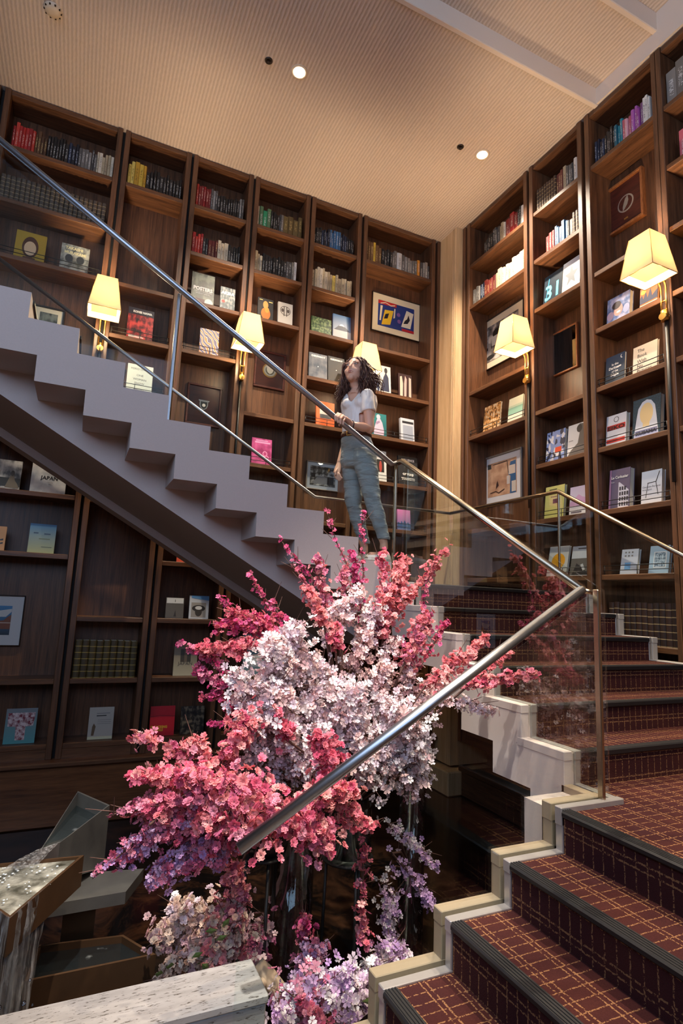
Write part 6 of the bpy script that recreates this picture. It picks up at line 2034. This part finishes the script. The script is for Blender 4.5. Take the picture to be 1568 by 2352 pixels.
b_ = MB()
hell(b_, HP_(0, -0.012, 0.02), (0.072, 0.092, 0.088), 20, 14)
hell(b_, HP_(0, 0.022, -0.03), (0.060, 0.066, 0.075), 20, 14)
hell(b_, HP_(0, 0.060, -0.088), (0.026, 0.024, 0.022), 14, 10)      # chin
for s in (-1, 1):
    hell(b_, HP_(s * 0.034, 0.052, -0.030), (0.026, 0.026, 0.026), 12, 8)  # cheeks
    hell(b_, HP_(s * 0.071, -0.008, -0.012), (0.008, 0.018, 0.028), 10, 8)  # ears
    hell(b_, HP_(s * 0.030, 0.074, 0.024), (0.024, 0.010, 0.008), 10, 8)   # brow ridge
b_.tube([HP_(0, 0.078, 0.018), HP_(0, 0.092, -0.004), HP_(0, 0.099, -0.022), HP_(0, 0.088, -0.032)], [0.009, 0.0095, 0.0105, 0.009], 10)
hell(b_, HP_(0, 0.085, -0.029), (0.015, 0.011, 0.008), 10, 8)
hell(b_, HP_(0, 0.080, -0.054), (0.024, 0.012, 0.012), 12, 8)       # mouth mound
b_.tube([HP_(0, -0.025, -0.05), HP_(0, -0.02, -0.10), neck + up * 0.02, neck - up * 0.04], [0.052, 0.047, 0.050, 0.075], 16)
tor = [neck - up * 0.015, chestc + up * 0.065, chestc, chestc - up * 0.09, waist + up * 0.02, hipc, hipc - up * 0.06]
tdim = [(0.075, 0.06), (0.135, 0.075), (0.145, 0.095), (0.125, 0.09), (0.095, 0.072), (0.118, 0.082), (0.10, 0.075)]
oval(b_, tor, tdim)
b_.tube([chestc + up * 0.06 - ts * 0.09, shL, shL.lerp(elL, 0.4), elL, elL.lerp(wrL, 0.35), wrL], [0.045, 0.046, 0.043, 0.037, 0.036, 0.024], 14)
b_.ell(elL, (0.037, 0.037, 0.037), 12, 8)
b_.tube([chestc + up * 0.06 + ts * 0.09, shR, shR.lerp(elR, 0.4), elR, elR.lerp(wrR, 0.35), wrR], [0.045, 0.044, 0.040, 0.034, 0.033, 0.022], 14)
# near hand closed over the handrail
b_.tube([wrL, wrL.lerp(handL, 0.5) + up * 0.006, handL + Vector((-0.005, 0.0, 0.006))], [(0.024, 0.019), (0.034, 0.018), (0.036, 0.016)], 12)
K_ = [((776, 949), (769, 956), (770, 968)), ((782, 951), (775, 959), (776, 972)), ((788, 954), (782, 962), (782, 975)), ((795, 958), (789, 966), (788, 977))]
for i, (a, b, c) in enumerate(K_):
    r0 = (0.0088, 0.0092, 0.009, 0.0078)[i]
    b_.tube([handL.lerp(J(a[0], a[1], 3.668), 0.45), J(a[0], a[1], 3.664), J(b[0], b[1], 3.634), J(c[0], c[1], 3.634)], [r0 * 1.15, r0 * 1.1, r0, r0 * 0.8], 10)
b_.tube([handL + Vector((0.03, 0.012, -0.004)), handL + Vector((0.012, 0.040, -0.022)), handL + Vector((-0.016, 0.042, -0.046))], [0.012, 0.0105, 0.008], 10)
# far hand hanging, slightly curled
b_.tube([wrR, wrR.lerp(handR, 0.6), handR], [(0.021, 0.017), (0.030, 0.016), (0.032, 0.014)], 12)
for i, (u, v, L_) in enumerate([(769, 1090, 1.0), (773, 1092, 1.1), (777, 1091, 1.0), (780, 1089, .85)]):
    p0 = J(u, v, 4.03 - 0.012 * i)
    b_.tube([handR.lerp(p0, 0.5), p0, p0 + Vector((0.004, -0.008, -0.026 * L_)), p0 + Vector((0.016, -0.022, -0.044 * L_))], [0.0095, 0.0088, 0.0082, 0.0062], 9)
b_.tube([wrR.lerp(handR, 0.5), handR + Vector((-0.022, -0.02, 0.0)), handR + Vector((-0.022, -0.03, -0.03))], [0.011, 0.0098, 0.0072], 9)
# legs
hpL, knL, anL = J(836, 1046, 3.85), J(856, 1152, 3.815), J(881, 1253, 3.80)
hpR, knR, anR = J(808, 1048, 4.01), J(812, 1162, 4.0), J(836, 1262, 4.03)
for h_, k_, a_ in ((hpL, knL, anL), (hpR, knR, anR)):
    b_.tube([h_, h_.lerp(k_, 0.5), k_, k_.lerp(a_, 0.35), a_ + up * 0.02, a_ - up * 0.03], [0.070, 0.060, 0.046, 0.043, 0.031, 0.033], 14)
ZS = Z(0.306)
fdL = Vector((-0.93, -0.36, 0)).normalized()
fdR = Vector((-0.90, -0.44, 0)).normalized()
for a_, fd in ((anL, fdL), (anR, fdR)):
    base = Vector((a_.x, a_.y, ZS + 0.04))
    b_.tube([base - fd * 0.03, base + fd * 0.08, base + fd * 0.16], [0.03, 0.028, 0.022], 10)
bm_ = voxel(b_, 0.0058, 3, 'woman_body')
bm_.materials.append(M_SKIN)
feet = Vector((2.03, 3.9, ZS))
for v in bm_.vertices:
    v.co -= feet
woman = bpy.data.objects.new('person', bm_)
link(woman); woman.location = feet
ORG[woman.name] = feet
tag(woman, 'woman in white top and light jeans on the stair, hand on the rail, looking up', 'person')


def wpart(name, me, mat, label=None):
    for v in me.vertices:
        v.co -= feet
    me.materials.clear(); me.materials.append(mat)
    o = bpy.data.objects.new(name, me)
    link(o, woman)
    ORG[o.name] = feet
    if label:
        o['label'] = label
    return o


# shirt
s_ = MB()
st_pts = [neck - up * 0.005, neck - up * 0.03, chestc + up * 0.062, chestc, chestc - up * 0.09, waist + up * 0.03, waist - up * 0.01]
sd = [(0.065, 0.055), (0.10, 0.068), (0.150, 0.088), (0.158, 0.112), (0.140, 0.105), (0.120, 0.094), (0.118, 0.092)]
oval(s_, st_pts, sd)
for s in (-1, 1):
    s_.ell(chestc + ts * (0.055 * s) + tf * 0.075 + up * -0.012, (0.052, 0.052, 0.050), 14, 10)
slL = shL.lerp(elL, 0.50)
s_.tube([chestc + up * 0.055 - ts * 0.07, shL + up * 0.004, shL.lerp(elL, 0.25), slL], [0.055, 0.053, 0.056, 0.058], 16)
slR = shR.lerp(elR, 0.42)
s_.tube([chestc + up * 0.055 + ts * 0.07, shR + up * 0.004, shR.lerp(elR, 0.2), slR], [0.055, 0.052, 0.055, 0.057], 16)
sm_ = voxel(s_, 0.0075, 3, 'shirt')
# open the neckline and the sleeve ends
bmx = bmesh.new(); bmx.from_mesh(sm_)
vb = chestc + tf * 0.10 - up * 0.005
kill = []
for v in bmx.verts:
    d = v.co - vb
    lat = abs((v.co - neck).dot(ts)); fr = (v.co - neck).dot(tf)
    hgt = v.co.z - vb.z
    if fr > 0.0 and hgt > 0 and lat < hgt * 0.62 + 0.004 and (v.co - chestc).dot(tf) > 0.02:
        kill.append(v)
    elif v.co.z > neck.z - 0.028 and lat < 0.085:
        kill.append(v)
    else:
        for e0, e1 in ((shL, elL), (shR, elR)):
            ax = (e1 - e0).normalized()
            t0 = (v.co - e0).dot(ax)
            cut = 0.5 * (e1 - e0).length if e0 is shL else 0.42 * (e1 - e0).length
            if t0 > cut and (v.co - (e0 + ax * t0)).length < 0.075:
                kill.append(v); break
bmesh.ops.delete(bmx, geom=kill, context='VERTS')
for _ in range(8):
    new = {}
    for v in bmx.verts:
        if v.is_boundary:
            nb = [e.other_vert(v).co for e in v.link_edges if e.is_boundary]
            if len(nb) == 2:
                new[v] = v.co * 0.4 + (nb[0] + nb[1]) * 0.3
    for v, c in new.items():
        v.co = c
bmx.to_mesh(sm_); bmx.free()
wpart('shirt', sm_, M_SATIN, 'white satin short-sleeved top with a V neck')
# jeans
j_ = MB()
oval(j_, [waist + up * 0.012, waist - up * 0.04, hipc, hipc - up * 0.055, hipc - up * 0.10], [(0.110, 0.088), (0.128, 0.100), (0.152, 0.116), (0.150, 0.118), (0.12, 0.095)])
for h_, k_, a_, e in ((hpL, knL, anL, 1.0), (hpR, knR, anR, 0.97)):
    hem = a_ + up * 0.055
    j_.tube([h_ + up * 0.045, h_ - up * 0.02, h_.lerp(k_, 0.35), h_.lerp(k_, 0.75), k_, k_.lerp(hem, 0.4), hem], [0.080 * e, 0.098 * e, 0.086 * e, 0.072 * e, 0.067 * e, 0.060 * e, 0.045 * e], 18)
jm = voxel(j_, 0.0075, 4, 'jeans')
# creases
for v in jm.vertices:
    p = v.co
    w = math.sin(p.z * 62 + p.x * 22 + 2.1 * math.sin(p.z * 17)) * math.sin(p.x * 31 + p.z * 9)
    near_k = max(0, 1 - abs(p.z - knL.z + 0.01) / 0.14) + max(0, 1 - abs(p.z - hipc.z - 0.02) / 0.12)
    v.co = p + v.normal * (0.0022 + 0.0065 * near_k) * w
wpart('jeans', jm, M_DENIM, 'light blue-grey denim jeans')
for a_, e in ((anL, 1.0), (anR, .97)):
    m = MB(); hem = a_ + up * 0.058
    m.lathe((hem.x, hem.y, hem.z - 0.012), [(0.043 * e, 0), (0.047 * e, 0.004), (0.0475 * e, 0.02), (0.044 * e, 0.024)], 20)
    part('jeans_hem', m, M_DENIM, woman)
# belt
m = MB()
vs = []
seg = 40
for dz, g in ((-0.019, 0.0), (-0.019, 0.006), (0.019, 0.006), (0.019, 0.0)):
    for k in range(seg):
        t = 2 * PI * k / seg
        vs.append(waist - up * 0.006 + up * dz + ts * ((0.121 + g) * math.cos(t)) + tf * ((0.098 + g) * math.sin(t)))
m.add(vs, [(l * seg + k, l * seg + (k + 1) % seg, (l + 1) * seg + (k + 1) % seg, (l + 1) * seg + k) for l in range(3) for k in range(seg)], 0, True)
bt = part('belt', m, pbr('belt_leather', srgb(84, 46, 34), 0.45), woman, 'brown leather belt')
c = waist - up * 0.006 + tf * 0.106
part('buckle', MB().tube([c + ts * 0.028 + up * 0.02, c - ts * 0.028 + up * 0.02, c - ts * 0.028 - up * 0.02, c + ts * 0.028 - up * 0.02, c + ts * 0.028 + up * 0.02], 0.004, 6), M_GOLD, bt)
# shoes
M_SHOE = pbr('white_sneaker', srgb(226, 222, 212), 0.55)
for a_, fd in ((anL, fdL), (anR, fdR)):
    side = Vector((-fd.y, fd.x, 0))
    o0 = Vector((a_.x, a_.y, ZS)) - fd * 0.055
    prof = [(-0.0, 0.030, 0.062), (0.02, 0.036, 0.078), (0.06, 0.038, 0.078), (0.11, 0.038, 0.064), (0.16, 0.042, 0.052), (0.205, 0.042, 0.044), (0.235, 0.034, 0.036), (0.252, 0.016, 0.026)]
    m = MB()
    seg = 12
    vs = []
    for d, w, h in prof:
        for k in range(seg):
            t = PI * k / (seg - 1)
            vs.append(o0 + fd * d + side * (w * math.cos(t)) + up * (0.012 + (h - 0.012) * math.sin(t) ** 0.7))
    n = len(prof)
    fs = [(i * seg + k, i * seg + k + 1, (i + 1) * seg + k + 1, (i + 1) * seg + k) for i in range(n - 1) for k in range(seg - 1)]
    fs += [tuple(range(seg)), tuple((n - 1) * seg + k for k in range(seg))[::-1]]
    m.add(vs, fs, 0, True)
    so = part('shoe', m, M_SHOE, woman, 'white low sneaker')
    m = MB()
    pl_ = [o0 + fd * d + side * (w + 0.003) for d, w, h in prof] + [o0 + fd * d - side * (w + 0.003) for d, w, h in prof[::-1]]
    m.prism([(p.x, p.y) for p in pl_], 'z', ZS, ZS + 0.022)
    part('sole', m, pbr('sneaker_sole', srgb(214, 210, 198), 0.6), so)
    m = MB()
    for q in range(4):
        d = 0.10 + q * 0.022
        h = 0.068 - q * 0.004
        m.tube([o0 + fd * d + side * 0.02 + up * (h - 0.008), o0 + fd * (d + 0.006) + up * (h + 0.001), o0 + fd * d - side * 0.02 + up * (h - 0.008)], 0.0026, 5)
    part('laces', m, M_SHOE, so)
# face details
M_EYEW = pbr('eye_white', srgb(226, 218, 210), 0.25)
M_IRIS = pbr('iris_brown', srgb(50, 34, 26), 0.2)
M_LIP = pbr('lip', srgb(176, 92, 88), 0.4)
M_HAIR = pbr('brown_hair', srgb(84, 48, 36), 0.45, noise=0.35, nscale=30)
for s in (-1, 1):
    e = HP_(s * 0.031, 0.0765, 0.008)
    eo = part('eye', MB().ell(e, (0.0118, 0.005, 0.0050), 12, 8, rot=RH), M_EYEW, woman)
    part('iris', MB().ell(HP_(s * 0.031 + 0.001, 0.0800, 0.0090), (0.0050, 0.0028, 0.0048), 10, 8, rot=RH), M_IRIS, eo)
    part('eyelid', MB().tube([HP_(s * 0.031 - 0.013, 0.075, 0.009), HP_(s * 0.031, 0.0825, 0.0140), HP_(s * 0.031 + 0.013, 0.075, 0.009)], 0.0016, 6), M_HAIR, eo)
    part('eyebrow', MB().tube([HP_(s * 0.013, 0.0845, 0.025), HP_(s * 0.032, 0.0825, 0.029), HP_(s * 0.050, 0.069, 0.023)], [(0.0016, 0.0026), (0.0017, 0.0026), (0.001, 0.0012)], 6), M_HAIR, woman)
lp = MB()
lp.tube([HP_(-0.023, 0.080, -0.054), HP_(-0.008, 0.0915, -0.0505), HP_(0, 0.0925, -0.052), HP_(0.008, 0.0915, -0.0505), HP_(0.023, 0.080, -0.054)], [0.001, 0.0032, 0.0028, 0.0032, 0.001], 8)
lp.tube([HP_(-0.021, 0.080, -0.057), HP_(0, 0.0915, -0.0615), HP_(0.021, 0.080, -0.057)], [0.001, 0.0042, 0.001], 8)
part('lips', lp, M_LIP, woman)
part('bracelet', MB().tube([wrL + (wrL - elL).normalized() * -0.012 + Vector((0, 0, 0)) + (Vector((0, 1, 0)) * math.cos(t * PI / 8) + up * math.sin(t * PI / 8)) * 0.030 for t in range(17)], 0.0035, 6), M_BLACK, woman)
# hair: cap over the skull plus curling locks
h_ = MB()
vs = []; fs = []
nu, nv = 20, 12
for i in range(nv + 1):
    th = i / nv * 2.05
    for k in range(nu):
        ph = 2 * PI * k / nu
        x = math.sin(th) * math.cos(ph); y = math.sin(th) * math.sin(ph); z = math.cos(th)
        # pull the hairline back from the face
        yy = -0.026 + y * 0.104
        zz = 0.028 + z * 0.092
        if y > 0 and z < 0.62:
            yy = min(yy, 0.034 + 0.05 * max(0, z) - 0.035 * max(0, -z))
        vs.append(HP_(x * 0.086, yy, zz))
for i in range(nv):
    for k in range(nu):
        fs.append((i * nu + k, i * nu + (k + 1) % nu, (i + 1) * nu + (k + 1) % nu, (i + 1) * nu + k))
h_.add(vs, fs, 0, True)
rh = random.Random(11)


def lock(p0, p1, p2, p3, amp, turns, r0):
    pts = []
    n = 16
    ph = rh.uniform(0, 6.28)
    for i in range(n + 1):
        t = i / n
        a, b, c, d = (1 - t) ** 3, 3 * t * (1 - t) ** 2, 3 * t * t * (1 - t), t ** 3
        p = p0 * a + p1 * b + p2 * c + p3 * d
        w = amp * (0.25 + t)
        p = p + Vector((math.cos(ph + turns * 6.28 * t), math.sin(ph + turns * 6.28 * t), 0.4 * math.sin(ph * 2 + turns * 5 * t))) * w
        pts.append(p)
    h_.tube(pts, [r0 * (1.0 - 0.65 * (i / n)) for i in range(n + 1)], 5)


for i in range(520):
    s = -1 if i % 2 == 0 else 1
    a = rh.uniform(0.0, 1.0)
    x = s * 0.080 * math.sqrt(max(0, 1 - (a - 0.35) ** 2)) * rh.uniform(0.15, 1.0)
    y = 0.062 - a * 0.155
    p0 = HP_(x, y, 0.112 - 0.055 * abs(x) / 0.08 - 0.065 * a * a - (0.02 if a < 0.12 else 0) + rh.uniform(-.012, .006))
    out = (hs * s * 1.0 - hf * (a - 0.10) * 1.0).normalized()
    wd = 0.62 if s < 0 else 0.34
    p1 = p0 + out * 0.050 * wd - up * 0.012
    dropz = rh.uniform(0.17, 0.31)
    p2 = p0 + out * rh.uniform(0.055, 0.105) * wd - up * dropz * 0.6
    p3 = p0 + out * rh.uniform(0.03, 0.115) * wd - up * dropz + (tf * 0.02 if a < 0.4 else -tf * 0.02)
    lock(p0, p1, p2, p3, rh.uniform(0.005, 0.012), rh.uniform(1.4, 2.8), rh.uniform(0.0034, 0.0060))
# long front locks falling past the far shoulder
for i in range(110):
    p0 = HP_(rh.uniform(0.03, 0.076), rh.uniform(-0.07, 0.0), rh.uniform(-0.02, 0.08))
    e = J(rh.uniform(769, 806), rh.uniform(888, 926), rh.uniform(3.95, 4.06))
    lock(p0, p0 + hs * 0.018 - up * 0.07, e + up * 0.08 + Vector((0.02, 0, 0)), e, rh.uniform(0.006, 0.015), rh.uniform(1.6, 2.8), rh.uniform(0.0034, 0.0058))
for i in range(130):
    p0 = HP_(-rh.uniform(0.03, 0.080), rh.uniform(-0.09, 0.0), rh.uniform(-0.02, 0.08))
    e = J(rh.uniform(826, 880), rh.uniform(876, 908), rh.uniform(3.80, 3.98))
    lock(p0, p0 - hs * 0.03 - up * 0.04, e + up * 0.09, e, rh.uniform(0.006, 0.014), rh.uniform(1.6, 2.8), rh.uniform(0.0034, 0.0058))
part('hair', h_, M_HAIR, woman, 'long curly brown hair')
